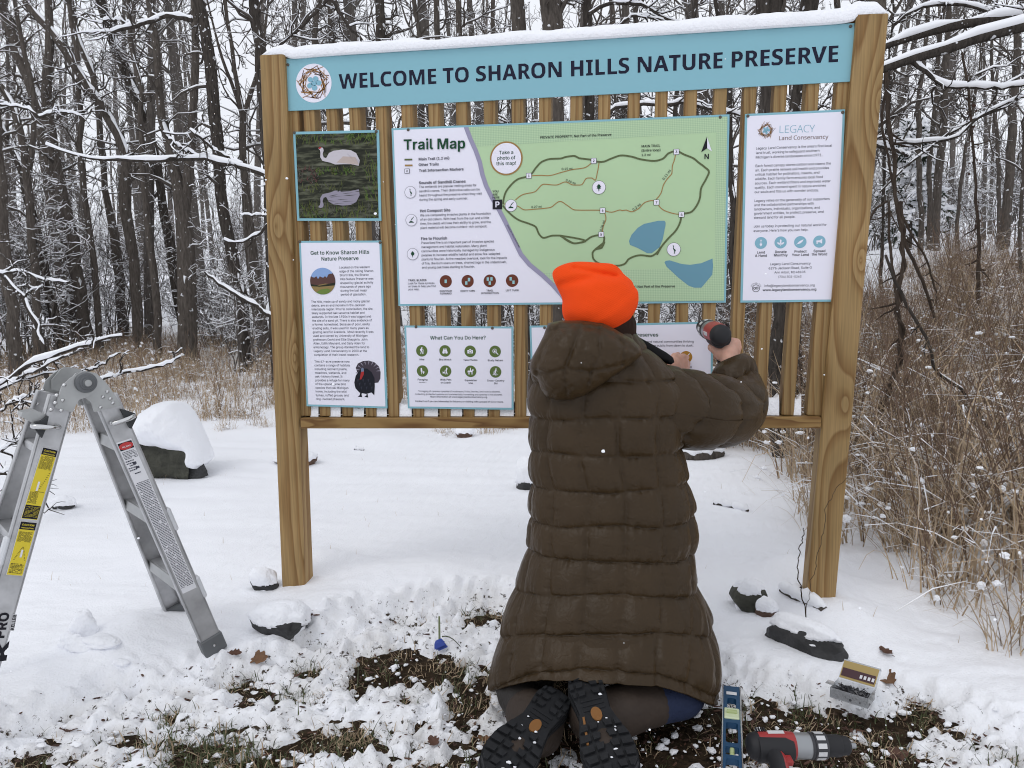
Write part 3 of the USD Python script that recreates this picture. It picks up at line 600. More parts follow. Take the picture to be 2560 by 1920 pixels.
bough('snowy limb arching over the leaning trunks at top left', [([(480, 52), (420, 40), (370, 56), (300, 75), (270, 82), (215, 80)], [12, 11, 10, 9, 7, 4]), ([(330, 68), (290, 50), (245, 58)], [7, 6, 4])], 6.5, 0.018, seed=16, twigs=9, tl=.5)
bough('snowy branch seen through the slats under the word NATURE', [([(1500, 330), (1540, 270), (1600, 262), (1700, 258), (1770, 268), (1860, 290)], [6, 9, 9, 9, 8, 6])], 5.0, 0.02, seed=17, twigs=4, tl=.3)
bough('dark arching limb over the space before NATURE at the top', [([(1474, 36), (1540, 8), (1600, 12), (1660, 44), (1710, 60)], [10, 9, 8, 7, 5]), ([(1540, 70), (1590, 40), (1640, 46), (1680, 62)], [7, 7, 6, 5])], 6.6, 0.014, seed=18, twigs=6, tl=.5)
bough('bare diagonal limb over the letters ELC at the top of the sign', [([(680, 130), (760, 60), (810, 10), (850, -40)], [7, 8, 8, 8]), ([(820, -20), (870, 60), (912, 112)], [8, 7, 7])], 7.2, 0.006, seed=19, twigs=6, tl=.6)

TT('bare_tree', 'tree whose snowy limbs reach into the picture from the right edge', 'tree', [(3345, 1100), (3335, 500), (3325, 100), (3310, -400)], [110, 96, 88, 70], d=5.1, seed=97, nb=6, mat='bark_dark')

# vines and saplings by the right post
def vine(label, tr, wd, d, seed, leaves=0, name='woody_vine', catg='vine', snow=0.006, wrap=0):
    rng = np.random.default_rng(seed); tr = np.asarray(tr, float); P = W(tr[:, 0], tr[:, 1], d=d); P, Rr = resample(P, np.asarray(wd, float) * d / FPX / 2, 40)
    P = P + 0.012 * np.cumsum(rng.normal(size=P.shape), 0) * 0.25
    P[-1, 2] = min(P[-1, 2], zsnow(P[-1, 0], P[-1, 1]) - .02) if tr[-1][1] > 900 else P[-1, 2]
    x = thing(name, label, catg, P[-1]); parts = [batch_tubes(P[None], Rr[None], 7)]
    if wrap:
        s = np.linspace(0, wrap * 2 * PI, 40); Q = P + (Rr * 1.7)[:, None] * np.stack([np.cos(s), np.sin(s), 0 * s], 1); parts.append(batch_tubes(Q[None], (Rr * .75)[None], 6))
    obj('stem', cat(*parts), 'vine_bark', x, smooth=60)
    if Rr.max() < .0042: return x
    S, RS, _ = grow(rng, P[None], Rr[None], 7, 0.25 if Rr.max() > .006 else .06, k=5, r1=.002 if Rr.max() > .006 else .0008); obj('side_shoots', batch_tubes(S, RS, 4, False), 'vine_bark', x, kind='stuff')

    if leaves:
        lv = []
        for i in range(leaves):
            c = P[rng.integers(4, 39)] + rng.normal(size=3) * 0.03; a = norm(rng.normal(size=3)); b = norm(np.cross(a, rng.normal(size=3))); L = rng.uniform(.015, .04)
            v = np.array([c, c + a * L * .5 + b * L * .35, c + a * L, c + a * L * .5 - b * L * .35 + np.cross(a, b) * L * .3]); lv.append((v, np.array([[0, 1, 2], [0, 2, 3]])))
        obj('dead_leaves', cat(*lv), 'dead_leaf_dark', x, kind='stuff')
plain('dead_leaf_dark', (0.050, 0.022, 0.014), rough=0.8)
vine('long rope-like vine hanging with dead reddish leaves', [(2405, 130), (2411, 169), (2425, 289), (2440, 482), (2446, 640), (2442, 800), (2445, 900)], [6, 6, 6, 7, 9, 11, 9], 7.2, 81, leaves=150)
vine('dark vine stem leaning beside the right post', [(2215, 170), (2221, 290), (2238, 410), (2245, 500), (2262, 600), (2310, 700), (2345, 800)], [11, 11, 10, 9, 9, 8, 7], 5.4, 82)
vine('thin vine curving left of the leaning dark one', [(2225, 200), (2206, 300), (2222, 400), (2235, 470), (2262, 560), (2320, 660), (2340, 760)], [6, 6, 6, 6, 6, 5, 5], 5.6, 83)
vine('pair of twisted vine stems standing in the dry grass by the post', [(2252, 500), (2256, 620), (2240, 750), (2249, 828), (2240, 879), (2220, 945), (2190, 1040)], [6, 8, 9, 9, 9, 9, 10], 4.6, 84, wrap=7)
vine('thin dark stem near the post with a hooked top', [(2170, 560), (2190, 520), (2225, 500), (2232, 640), (2240, 760), (2255, 900)], [6, 6, 6, 7, 7, 7], 5.2, 85)
bough('snow-dusted branch slanting down through the tall dry grass', [([(2215, 640), (2262, 752), (2303, 820), (2350, 938), (2400, 969), (2455, 1048), (2500, 1100)], [7, 8, 8, 8, 8, 7, 6])], 4.3, 0.012, seed=20, twigs=3, tl=.2)

# ---------------------------------------------------------------- the wood further back
def class_tree(path, seed, h, r, nb=20, blen=2.6, lean=0.0, ns=5, nt=4, t0=0.22, fine=0.0055, snow=0.0065):
    rng = np.random.default_rng(seed)
    k = np.linspace(0, 1, 9)
    P = np.stack([lean * k ** 1.5 * h * .25 + 0.12 * np.cumsum(rng.normal(size=9)) * k, 0.12 * np.cumsum(rng.normal(size=9)) * k, -0.3 + k * h], 1); Rr = r * (1 - 0.82 * k) + r * .35 * np.exp(-k * 30)
    P, Rr = resample(P, Rr, 18)
    stage.CreateClassPrim(path)
    parts = [('trunk', batch_tubes(P[None], Rr[None], 7), 'haze_paled_bark')]
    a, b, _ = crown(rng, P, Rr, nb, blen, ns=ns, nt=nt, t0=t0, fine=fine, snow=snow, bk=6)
    parts += [('crown', a, 'haze_paled_twig'), ('snow', b, 'tree_snow')]
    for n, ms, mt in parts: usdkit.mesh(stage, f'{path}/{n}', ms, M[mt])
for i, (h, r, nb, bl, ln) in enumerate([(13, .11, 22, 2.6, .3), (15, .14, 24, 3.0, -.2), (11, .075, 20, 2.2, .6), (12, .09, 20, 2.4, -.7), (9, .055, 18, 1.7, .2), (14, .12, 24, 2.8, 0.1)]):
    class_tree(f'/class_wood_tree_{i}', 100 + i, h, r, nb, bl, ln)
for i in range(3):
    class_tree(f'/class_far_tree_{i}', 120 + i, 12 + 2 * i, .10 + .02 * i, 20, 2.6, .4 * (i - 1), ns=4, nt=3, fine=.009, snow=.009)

def class_shrub(path, seed, h, n=14, snow=0.0055, spread=0.5):
    rng = np.random.default_rng(seed)
    a = rng.uniform(0, 2 * PI, n); k = np.linspace(0, 1, 6); hh = h * rng.uniform(.5, 1.1, n)
    o = np.stack([np.cos(a), np.sin(a)], 1) * rng.uniform(.1, 1, (n, 1)) * spread
    P = np.empty((n, 6, 3)); P[:, :, 2] = -0.05 + hh[:, None] * k; P[:, :, :2] = o[:, None] * (0.25 + k[None, :, None] ** 1.3 * 1.2) + np.cumsum(rng.normal(size=(n, 6, 2)) * .07, 1)
    R0 = np.broadcast_to(0.008 * (1 - .7 * k), (n, 6))
    S, RS, LS = grow(rng, P, R0, 7, h * .32, k=6, angle=(30, 80), up=.2, r0=.5, r1=.0028, wig=.26)
    T, RT, _ = grow(rng, S, RS, 4, LS * .5, k=5, angle=(25, 70), r1=.0022, wig=.28)
    stage.CreateClassPrim(path) if path.startswith('/class') else UsdGeom.Xform.Define(stage, path)
    usdkit.mesh(stage, path + '/stems', cat(batch_tubes(P, R0, 4, False), batch_tubes(S, RS, 3, False), batch_tubes(T, RT, 3, False)), M['haze_paled_twig'])
    usdkit.mesh(stage, path + '/snow', cat(*[q for q in (snow_on(rng, P, R0, snow, .8, 3), snow_on(rng, S, RS, snow, .85, 3), snow_on(rng, T, RT, snow * .8, .8, 3)) if q]), M['tree_snow'])

def instance(name, ref, loc, rz, sc, label=None, catg=None, group=None):
    x = UsdGeom.Xform.Define(stage, '/World/' + numbered('/World', name))
    x.AddTranslateOp().Set(Gf.Vec3d(*map(float, loc))); x.AddRotateZOp().Set(float(rz)); x.AddScaleOp().Set(Gf.Vec3f(*np.broadcast_to(sc, 3).astype(float).tolist()))
    p = tag(x, label, catg, group); p.GetReferences().AddInternalReference(ref); p.SetInstanceable(True)
    return p

def scatter(name, protos, places, label, catg, kind='stuff'):
    """places: (x, y, z, turn in degrees, size, prototype)."""
    pi = UsdGeom.PointInstancer.Define(stage, '/World/' + name); rel = pi.CreatePrototypesRel()
    for q in protos(f'/World/{name}/shapes'): rel.AddTarget(q)
    P = np.array([p_[:3] for p_ in places], np.float32); a = np.radians([p_[3] for p_ in places]) / 2
    pi.CreatePositionsAttr(Vt.Vec3fArray.FromNumpy(P)); pi.CreateProtoIndicesAttr(Vt.IntArray([int(p_[5]) for p_ in places]))
    pi.CreateOrientationsAttr(Vt.QuathArray([Gf.Quath(float(math.cos(t)), 0, 0, float(math.sin(t))) for t in a]))
    pi.CreateScalesAttr(Vt.Vec3fArray.FromNumpy(np.array([np.broadcast_to(p_[4], 3) for p_ in places], np.float32)))
    return tag(pi, label, catg, kind=kind)

rng = np.random.default_rng(5)
placed = []
def clear_of(x, y, gap):
    return all((x - a) ** 2 + (y - b) ** 2 > gap * gap for a, b in placed)
n_mid = 0
for t in range(3000):
    d = rng.uniform(9.5, 26); px = rng.uniform(-250, 2800); q = ray(px, 728.0); p_ = CAM + q * d; x, y = p_[0], p_[1]
    if y < 7.5 or not clear_of(x, y, 1.25): continue
    if px > 2130 and d < 15 and rng.random() < .8: continue
    placed.append((x, y)); k = int(rng.integers(0, 6)); n_mid += 1
    instance('wood_tree', f'/class_wood_tree_{k}', (x, y, zsoil(x, y)), rng.uniform(0, 360), rng.uniform(.8, 1.2),
             'slender bare tree in the snowy wood behind the sign and its nearest trees', 'tree', 'bare trees standing back in the wood')
    if n_mid >= 46: break
pl = []
for t in range(6000):
    d = 26 + 44 * rng.random() ** .8; px = rng.uniform(-300, 2860); p_ = CAM + ray(px, 728.0) * d; x, y = p_[0], p_[1]
    if clear_of(x, y, .8): pl.append((x, y, zsoil(x, y), rng.uniform(0, 360), rng.uniform(.8, 1.3), int(rng.integers(0, 3))))
    if len(pl) >= 110: break
def far_protos(path):
    UsdGeom.Scope.Define(stage, path); out = []
    for i in range(3):
        q = f'{path}/tree_{i}'; UsdGeom.Xform.Define(stage, q).GetPrim().GetReferences().AddInternalReference(f'/class_far_tree_{i}'); out.append(q)
    return out
scatter('far_wood', far_protos, pl, 'grey mass of bare snow-dusted trees far back in the wood', 'wood')

pl = []
while len(pl) < 210:
    d = 8.5 + 50 * rng.random() ** 1.5; px = rng.uniform(-250, 2850); p_ = CAM + ray(px, 728.0) * d; x, y = p_[0], p_[1]
    if y < 6.2: continue
    if px > 2050 and d < 13: continue
    pl.append((x, y, zsoil(x, y), rng.uniform(0, 360), rng.uniform(.6, 1.3) * (1 + .02 * d), int(rng.integers(0, 4))))
def brush_protos(path):
    UsdGeom.Scope.Define(stage, path)
    for i in range(4): class_shrub(f'{path}/shrub_{i}', 140 + i, 1.3 + .35 * i, 12)
    return [f'{path}/shrub_{i}' for i in range(4)]
scatter('underbrush', brush_protos, pl, 'tangled snow-laden brush between the trunks of the wood', 'underbrush')

# a snow-laden young conifer on the far right
def conifer(name, label, px, py, d, h, seed):
    rng = np.random.default_rng(seed); b = W(px, py, d=d); b[2] = zsnow(b[0], b[1])
    x = thing(name, label, 'conifer', b); obj('trunk', tube([b, b + [0, 0, h]], [.05, .01], 7), 'bark_dark', x)
    P = []; n = 90
    t = rng.random(n) ** .8; a = rng.uniform(0, 2 * PI, n); L = (1 - t) * h * .42 + .1
    k = np.linspace(0, 1, 6); Q = np.zeros((n, 6, 3)); Q[:, :, 0] = np.cos(a)[:, None] * L[:, None] * k; Q[:, :, 1] = np.sin(a)[:, None] * L[:, None] * k
    Q[:, :, 2] = (.1 + t * .88)[:, None] * h - (k ** 1.6) * L[:, None] * .35; Q += b
    R0 = np.broadcast_to(.012 * (1 - .6 * k), (n, 6)); S, RS, _ = grow(rng, Q, R0, 9, .28, k=4, angle=(35, 60), up=-.2, r1=.012)
    obj('crown', cat(batch_tubes(Q, R0, 4), batch_tubes(S, RS, 4)), 'conifer_green', x)
    obj('snow', cat(snow_on(rng, Q, R0 * 2, .03, .8, 5), snow_on(rng, S, RS, .026, .7, 5)), 'tree_snow', x)
plain('conifer_green', (0.028, 0.038, 0.022), rough=0.8)
conifer('young_conifer', 'small evergreen heaped with snow among the trunks right of the post', 2275, 560, 15, 2.4, 5)

# ---------------------------------------------------------------- dry grass
plain('dry_grass', (0.40, 0.30, 0.195), rough=0.75, var=0.4, vscale=3.0)
plain('dry_stalk', (0.14, 0.090, 0.060), rough=0.75, var=0.4, vscale=3.0)
plain('green_grass', (0.060, 0.072, 0.024), rough=0.6, var=0.5, vscale=9.0)

def blades(rng, n, h, spread, width=0.005, curl=1.0, k=7, lean=.35, tilt=28):
    """Flat curling grass blades from a clump's foot."""
    a = rng.uniform(0, 2 * PI, n); b = rng.uniform(0, 2 * PI, n); L = h * rng.uniform(.35, 1.1, n); s = np.linspace(0, 1, k)
    base = np.stack([np.cos(b), np.sin(b), 0 * b], 1) * (rng.random(n) ** .5 * spread)[:, None]; base[:, 2] = -.04
    th = np.radians(rng.uniform(2, tilt, n))[:, None] * (1 + lean * 2 * s) + curl * np.radians(rng.gamma(1.6, 40, n))[:, None] * s ** 2.2
    az = a[:, None] + curl * rng.normal(0, .9, n)[:, None] * s ** 2
    d = np.stack([np.sin(th) * np.cos(az), np.sin(th) * np.sin(az), np.cos(th)], -1) * (L / (k - 1))[:, None, None]
    P = base[:, None] + np.concatenate([np.zeros((n, 1, 3)), np.cumsum(d[:, :-1], 1)], 1)
    side = np.stack([-np.sin(az), np.cos(az), 0.3 * np.sin(s * 5 + a[:, None])], -1); w = width * rng.uniform(.5, 1.3, n)[:, None] * (1 - .8 * s ** 1.5)
    V = np.stack([P - side * w[..., None] / 2, P + side * w[..., None] / 2], 2).reshape(n, -1, 3)
    f = np.array([[2 * i, 2 * i + 1, 2 * i + 3] for i in range(k - 1)] + [[2 * i, 2 * i + 3, 2 * i + 2] for i in range(k - 1)])
    F = (f[None] + (np.arange(n) * 2 * k)[:, None, None]).reshape(-1, 3)
    return (V.reshape(-1, 3), F), P

def grass_clump(path, seed, n, h, spread, stalks=3, snow=6, width=.005, curl=1.0, mat='dry_grass', ssize=.02, tilt=28):
    rng = np.random.default_rng(seed); UsdGeom.Xform.Define(stage, path)
    ms, P = blades(rng, n, h, spread, width, curl, tilt=tilt); usdkit.mesh(stage, path + '/blades', ms, M[mat])
    if stalks:
        k = np.linspace(0, 1, 6); a = rng.uniform(0, 2 * PI, stalks); Q = np.zeros((stalks, 6, 3)); L = h * rng.uniform(.7, 1.35, stalks)
        Q[:, :, 2] = -.05 + L[:, None] * k; Q[:, :, 0] = np.cos(a)[:, None] * (spread * .5 + L[:, None] * .22 * k ** 1.4); Q[:, :, 1] = np.sin(a)[:, None] * (spread * .5 + L[:, None] * .22 * k ** 1.4)
        R0 = np.broadcast_to(.0028 * (1 - .5 * k), (stalks, 6)); S, RS, _ = grow(rng, Q, R0, 4, h * .22, k=4, r1=.0012, t0=.4)
        usdkit.mesh(stage, path + '/stalks', cat(batch_tubes(Q, R0, 3, False), batch_tubes(S, RS, 3, False)), M['dry_stalk'])
    if snow:
        pick = rng.random(n) < .35; sn = snow_on(rng, P[pick], np.full(P[pick].shape[:2], .0014), .0042, .35, 4); bl = [sn] if sn else []
        for i in range(snow):
            q = P[rng.integers(0, n), rng.integers(2, 6)]; bl.append(blob(q + [0, 0, .004], np.array([rng.uniform(.6, 1.6), rng.uniform(.6, 1.5), rng.uniform(.6, 1.2)]) * ssize * min(2.2, rng.gamma(2, .5)), seed * 50 + i, .8, 2, 2.2))
        usdkit.mesh(stage, path + '/snow', cat(*bl), M['tree_snow'])

def clumps(n, h, spread, seed, **kw):
    def make(path):
        UsdGeom.Scope.Define(stage, path)
        for i in range(n): grass_clump(f'{path}/clump_{i}', seed + i, kw.get('blades', 60), h * (1 + .12 * (i - n / 2)), spread, **{k: v for k, v in kw.items() if k != 'blades'})
        return [f'{path}/clump_{i}' for i in range(n)]
    return make

rng = np.random.default_rng(9)
# tall stand on the right: its front edge runs from the right post towards the viewer's right
fe = W(np.array([2090, 2180, 2300, 2440, 2560, 2800]), np.array([1430, 1430, 1460, 1580, 1730, 1850.]), z=0.0)
pl = []
while len(pl) < 1000:
    x = rng.uniform(0.74, 6.5); y = rng.uniform(-.9, 7.5) if x < 3.5 else rng.uniform(-.5, 9)
    ye = np.interp(x, fe[:, 0], fe[:, 1]) + .06
    if y < ye or (x < .86 and y < .12): continue
    if rng.random() > .42 + .58 * smoothstep(0, .6, y - ye): continue
    s = (.55 + .45 * smoothstep(0, 1.0, y - ye)) * rng.uniform(.75, 1.15) * (1 - .25 * smoothstep(3.5, 7, y)); pl.append((x, y, zsnow(x, y), rng.uniform(0, 360), (1.1 * s, 1.1 * s, s * .85), int(rng.integers(0, 7))))
scatter('tall_dry_grass', clumps(7, .86, .15, 200, blades=46, stalks=5, snow=9, width=.0068, curl=1.1, ssize=.0075, tilt=38), pl, 'tall curling dry brown grass with snow caught in it beside the right post', 'dry grass')
pl = []
while len(pl) < 1500:
    x = rng.uniform(-9, 2.6); y = rng.uniform(2.5, 11)
    e = 3.3 + .5 * math.sin(x * 1.7) + (.2 * (x + 2) if x > -2 else -.6 * smoothstep(-2, -3, x))
    if x > .3: e = 1.9
    if y < e or rng.random() > .25 + .75 * smoothstep(0, 1.2, y - e): continue
    s = rng.uniform(.6, 1.15) * (.55 + .45 * smoothstep(0, 1.5, y - e)); pl.append((x, y, zsnow(x, y) - .02, rng.uniform(0, 360), s, int(rng.integers(0, 6))))
scatter('meadow_grass', clumps(6, .40, .16, 230, blades=55, stalks=2, snow=9, width=.0055, curl=1.3, ssize=.010), pl, 'low tangled dry grass at the foot of the wood, dusted with snow', 'dry grass')
# sparse single blades poking through the clearing's snow
pl = []
while len(pl) < 330:
    x = rng.uniform(-3.2, 1.4); y = rng.uniform(-.6, 3.4)
    pl.append((x, y, zsnow(x, y), rng.uniform(0, 360), rng.uniform(.5, 1.2), int(rng.integers(0, 4))))
scatter('stray_blades', clumps(4, .075, .05, 260, blades=2, stalks=0, snow=0, width=.0028, curl=.4), pl, 'single thin grass blades poking out of the smooth snow', 'grass')
# turf in the trodden patches
pl = []; 
while len(pl) < 1300:
    cx, cy, ax, ay, s = BARE[rng.integers(0, 30 if rng.random() < .6 else len(BARE))]; x, y = cx + rng.normal() * ax * .6, cy + rng.normal() * ay * .6
    pl.append((x, y, float(zsoil(x, y)) + .0, rng.uniform(0, 360), rng.uniform(.5, 1.3), int(rng.integers(0, 6))))
def turf_protos(path):
    UsdGeom.Scope.Define(stage, path)
    for i in range(6): grass_clump(f'{path}/tuft_{i}', 280 + i, 14, .040 + .007 * i, .04, stalks=0, snow=0, width=.0034, curl=1.2, mat='green_grass' if i % 2 else 'dry_grass', tilt=75)
    return [f'{path}/tuft_{i}' for i in range(6)]
scatter('turf', turf_protos, pl, 'short green and straw-coloured grass showing where the snow is trodden away', 'grass')
pl = []
for k in range(150):
    cx, cy = W(540, 1840, z=-.04)[:2]; x, y = cx + rng.normal() * .15, cy + rng.normal() * .055
    pl.append((x, y, float(zsoil(x, y)) + .01, rng.uniform(0, 360), rng.uniform(.8, 1.5), int(rng.integers(0, 3))))
def tuft_protos(path):
    UsdGeom.Scope.Define(stage, path)
    for i in range(3): grass_clump(f'{path}/tuft_{i}', 290 + i, 10, .06, .05, stalks=0, snow=0, width=.0036, curl=1.0, mat='green_grass' if i else 'dry_grass', tilt=70)
    return [f'{path}/tuft_{i}' for i in range(3)]
scatter('grass_patch', tuft_protos, pl, 'patch of longer green grass in the lower left foreground', 'grass')


# ---------------------------------------------------------------- lettering and flat print
from PIL import Image, ImageDraw, ImageFont
_FD = glob.glob('/opt/blender-*/*/datafiles/fonts/Inter.woff2')[0].rsplit('/', 1)[0] + '/'
_fonts, _glyphs = {}, {}
def font(face, weight):
    if (face, weight) not in _fonts:
        ft = ImageFont.truetype(_FD + ('Inter.woff2' if face == 'inter' else 'NotoSansKhmer-VariableFont_wdth,wght.woff2'), 56)
        try: ft.set_variation_by_axes([20, weight] if face == 'inter' else [weight, 100])
        except Exception: pass
        _fonts[face, weight] = ft
    return _fonts[face, weight]

def text_poly(s, face='inter', weight=400):
    """The outline of a line of text, capitals 1 high, reading along x from the origin, and its advance."""
    if (s, face, weight) in _glyphs: return _glyphs[s, face, weight]
    ft = font(face, weight); x0, y0, x1, y1 = ft.getbbox(s, anchor='ls'); cap = -ft.getbbox('H', anchor='ls')[1]
    im = Image.new('L', (x1 - x0 + 8, y1 - y0 + 8)); ImageDraw.Draw(im).text((4 - x0, 4 - y0), s, 255, ft, anchor='ls')
    on = np.pad(np.asarray(im) > 127, ((0, 0), (1, 1))).astype(np.int8); dif = np.diff(on, axis=1)
    rows, st = np.nonzero(dif == 1); en = np.nonzero(dif == -1)[1]
    sh = unary_union(shapely.box(st, -rows - 1.02, en, -rows + .02)).buffer(0.7, quad_segs=2).buffer(-0.7, quad_segs=2).simplify(0.75)
    sh = affinity.affine_transform(sh, [1 / cap, 0, 0, 1 / cap, (-4 + x0) / cap, (4 - y0) / cap])
    _glyphs[s, face, weight] = (sh, ft.getlength(s) / cap)
    return _glyphs[s, face, weight]

def flat(poly):
    """Triangles of a shapely shape as (n x 2, faces)."""
    vs, fs, k = [], [], 0
    for g in getattr(poly, 'geoms', [poly]):
        if g.geom_type != 'Polygon' or g.area < 1e-12: continue
        v, f = trimesh.creation.triangulate_polygon(g, engine='earcut')
        vs.append(v); fs.append(f + k); k += len(v)
    return (np.vstack(vs), np.vstack(fs)) if vs else (np.zeros((0, 2)), np.zeros((0, 3), int))

class Print:
    """Flat print on the face of a sign panel (the plane y = 0): shapes are gathered by ink and laid in thin layers."""
    def __init__(self, ox=0, oy=0, sc=1.0): self.ox, self.oy, self.sc, self.ink = ox, oy, sc, {}
    def px(self, x, y): return self.ox + x / self.sc, self.oy + y / self.sc
    def at(self, x, y): q = W(*self.px(x, y), y=0.0); return q[0], q[2]
    def add(self, key, poly): self.ink.setdefault(key, []).append(poly)
    def poly(self, key, pts): self.add(key, Polygon([self.at(*p_) for p_ in pts]).buffer(0))
    def line(self, key, pts, w, smooth=True):
        L = LineString([self.at(*p_) for p_ in pts]); self.add(key, L.buffer(w / 2, quad_segs=3, cap_style='flat'))
    def disc(self, key, x, y, r, ring=0):
        c = Point(self.at(x, y)).buffer(r, quad_segs=10); self.add(key, c.difference(Point(self.at(x, y)).buffer(r - ring, quad_segs=10)) if ring else c)
    def text(self, key, s, x0, y, x1=None, cap=None, align='l', face='inter', weight=400, slope=None, ang=None, squeeze=None):
        """x0, y: left end of the baseline (or its middle, align c; right end, r); x1: right end, or cap: the height of capitals in metres."""
        sh, adv = text_poly(s, face, weight); a = np.array(self.at(x0, y))
        if cap is None:
            b = np.array(self.at(x1, y if slope is None else slope)); Wd = np.linalg.norm(b - a) if slope is not None else b[0] - a[0]; k = Wd / adv
        else: k = cap; Wd = adv * k * (squeeze or 1)
        kx = Wd / adv
        sh = affinity.scale(sh, kx, (k if squeeze is None else k) if cap else kx, origin=(0, 0))
        if align == 'c': sh = affinity.translate(sh, -Wd / 2)
        if align == 'r': sh = affinity.translate(sh, -Wd)
        if slope is not None: sh = affinity.rotate(sh, math.degrees(math.atan2(b[1] - a[1], b[0] - a[0])), origin=(0, 0))
        if ang: sh = affinity.rotate(sh, ang, origin=(0, 0))
        self.add(key, affinity.translate(sh, *a))
    def build(self, parent, names, labels={}, split=()):
        """names: (ink key, part name, material, layer)"""
        for key, nm, mt, lay in names:
            if key not in self.ink: continue
            ms = []
            pieces = self.ink[key]
            if key in split or nm in split: pieces = [g for p_ in pieces for g in getattr(p_, 'geoms', [p_])]
            for p_ in pieces:
                v, f = flat(p_)
                if len(v): ms.append((np.stack([v[:, 0], np.full(len(v), -0.0005 * lay), v[:, 1]], 1), f))
            if key in split or nm in split:
                for q in ms: obj(nm, q, mt, parent)
            else: obj(nm, cat(*ms), mt, parent, labels.get(nm), kind='stuff' if len(ms) > 1 else None)

# ---------------------------------------------------------------- the timber kiosk and its panels
for i, (a, b) in enumerate([(0.02, 0.055), (-0.03, 0.06), (0.01, -0.05), (0.035, 0.05), (-0.01, 0.045)]): pass
kiosk = thing('trail_kiosk', 'timber trail kiosk with slatted back, blue welcome header and five printed panels', 'kiosk', (0, 0, 0))
PF, PD = -0.016, 0.078            # post front, post depth
def post(label, tl, tr, bl, br, mat):
    a0, a1, b0, b1 = (W(*q, y=PF) for q in (tl, tr, bl, br)); top, bot = (a0 + a1) / 2, (b0 + b1) / 2
    bot = bot + (bot - top) * 0.18
    c = np.array([0, PD / 2, 0]); w = (np.linalg.norm(a1 - a0) + np.linalg.norm(b1 - b0)) / 2
    v, f = beam(bot + c, top + c, PD, w, (0, 1, 0), 0.004)
    return obj('post', (v, f), mat, kiosk, label)
Lx, Rx0, Rx1 = W(676, 800, y=PF)[0], W(2050, 1400, y=PF)[0], W(2182, 31, y=PF)[0]
wood('post_wood_left', Lx - .01, 0.06, 3.0, knots=[(-1.20, 1.30, .035), (-1.155, .85, .03)])
wood('post_wood_right', (Rx0 + Rx1) / 2 + .02, 0.055, 8.0, knots=[(.735, 1.62, .045), (.672, .70, .05), (.70, 1.15, .025)])
for i, (a, b, s) in enumerate([(-.5, .10, 1), (-.1, .07, 2), (.25, .12, 5), (.52, .075, 6)]): wood(f'slat_wood_{i}', a, b, s, tint=.94 + .03 * i)
wood('rail_wood', 0, 0.13, 12, stretch=0.2)
# a rail is sawn along x: turn its grain by using its own material
def wood_x(name, cy, cz, seed, tint=1.0):
    src = M['slat_wood_0']
    t = lambda r, g, b: tuple(np.array([r, g, b]) * tint)
    material(name, {'tc': ('texture_coordinate', {}), 'mp': ('mapping', {'scale': (0.9, 4.0, 4.0), 'location': (seed, seed * 2.1, 0)}), 'nz': ('noise_texture', {'scale': 1.8, 'detail': 3.0}), 'nm': ('math', {'math_type': 'multiply_add', 'value2': .13, 'value3': -.06}),
        'sub': ('vector_math', {'math_type': 'subtract', 'vector2': (0, cy, cz)}), 'fl': ('vector_math', {'math_type': 'multiply', 'vector2': (.012, 1, 1)}), 'ln': ('vector_math', {'math_type': 'length'}), 'ad': ('math', {'math_type': 'add'}),
        'fq': ('math', {'math_type': 'multiply', 'value2': 80.0}), 'fr': ('math', {'math_type': 'fraction'}),
        'rp': ('rgb_ramp', {'ramp': [(0, t(.27, .165, .06)), (.45, t(.25, .15, .052)), (.78, t(.17, .088, .027)), (.9, t(.13, .062, .018)), (1, t(.26, .155, .056))]}), 'bp': ('bump', {'strength': .4, 'distance': .002}),
        'p': ('principled_bsdf', {'roughness': .62, 'specular_ior_level': .3})},
        [('tc.object', 'mp.vector'), ('mp.vector', 'nz.vector'), ('nz.fac', 'nm.value1'), ('tc.object', 'sub.vector1'), ('sub.vector', 'fl.vector1'), ('fl.vector', 'ln.vector1'), ('ln.value', 'ad.value1'), ('nm.value', 'ad.value2'), ('ad.value', 'fq.value1'),
         ('fq.value', 'fr.value1'), ('fr.value', 'rp.fac'), ('rp.color', 'p.base_color'), ('fr.value', 'bp.height'), ('bp.normal', 'p.normal')])
wood_x('rail_wood_x', .10, .60, 4.0); wood_x('beam_wood_x', .05, 2.05, 9.0, .9)

post('left post, straight, with a knot at panel height', (648.7, 135.6), (709.8, 134.3), (704.7, 1473), (763.5, 1483), 'post_wood_left')
post('right post, leaning outwards, with large oval knots', (2141.5, 34.2), (2223.5, 31.1), (2012 + 14, 1400), (2097, 1400), 'post_wood_right')
ST = 0.005; SD = 0.062
ST_TOP = 2.03 - 0.2 + .17
def slat(xt, xb, name='slat', w=.038, mat=None, zb=.642, zt=1.995, label=None, depth=SD):
    k = (xt - xb) / (1.62 - .80)            # xt is read at z 1.62, xb at z .80
    p0 = np.array([xb + k * (zb - .80), ST + depth / 2, zb]); p1 = np.array([xb + k * (zt - .80), ST + depth / 2, zt])
    return obj(name, beam(p0, p1, depth, w, (0, 1, 0), .002), mat or f'slat_wood_{int(abs(xt) * 37) % 4}', kiosk, label)
zt_fix = .20   # heights here are above the snow at the foot of the sign
for xt, xb in [(-1.073, -1.062), (-.993, -.980), (-.913, -.895), (-.822, -.812), (-.733, -.723), (-.641, -.630), (-.549, -.545), (-.457, -.457), (-.365, -.366), (-.276, -.281), (-.176, -.186), (-.087, -.100), (.006, -.010), (.092, .070), (.182, .160), (.272, .244), (.361, .337), (.451, .417), (.545, .507)]:
    slat(xt, xb, zb=.642 + .012 * (xt > 0) + .008 * (xt > .4), zt=1.83 if True else 0)
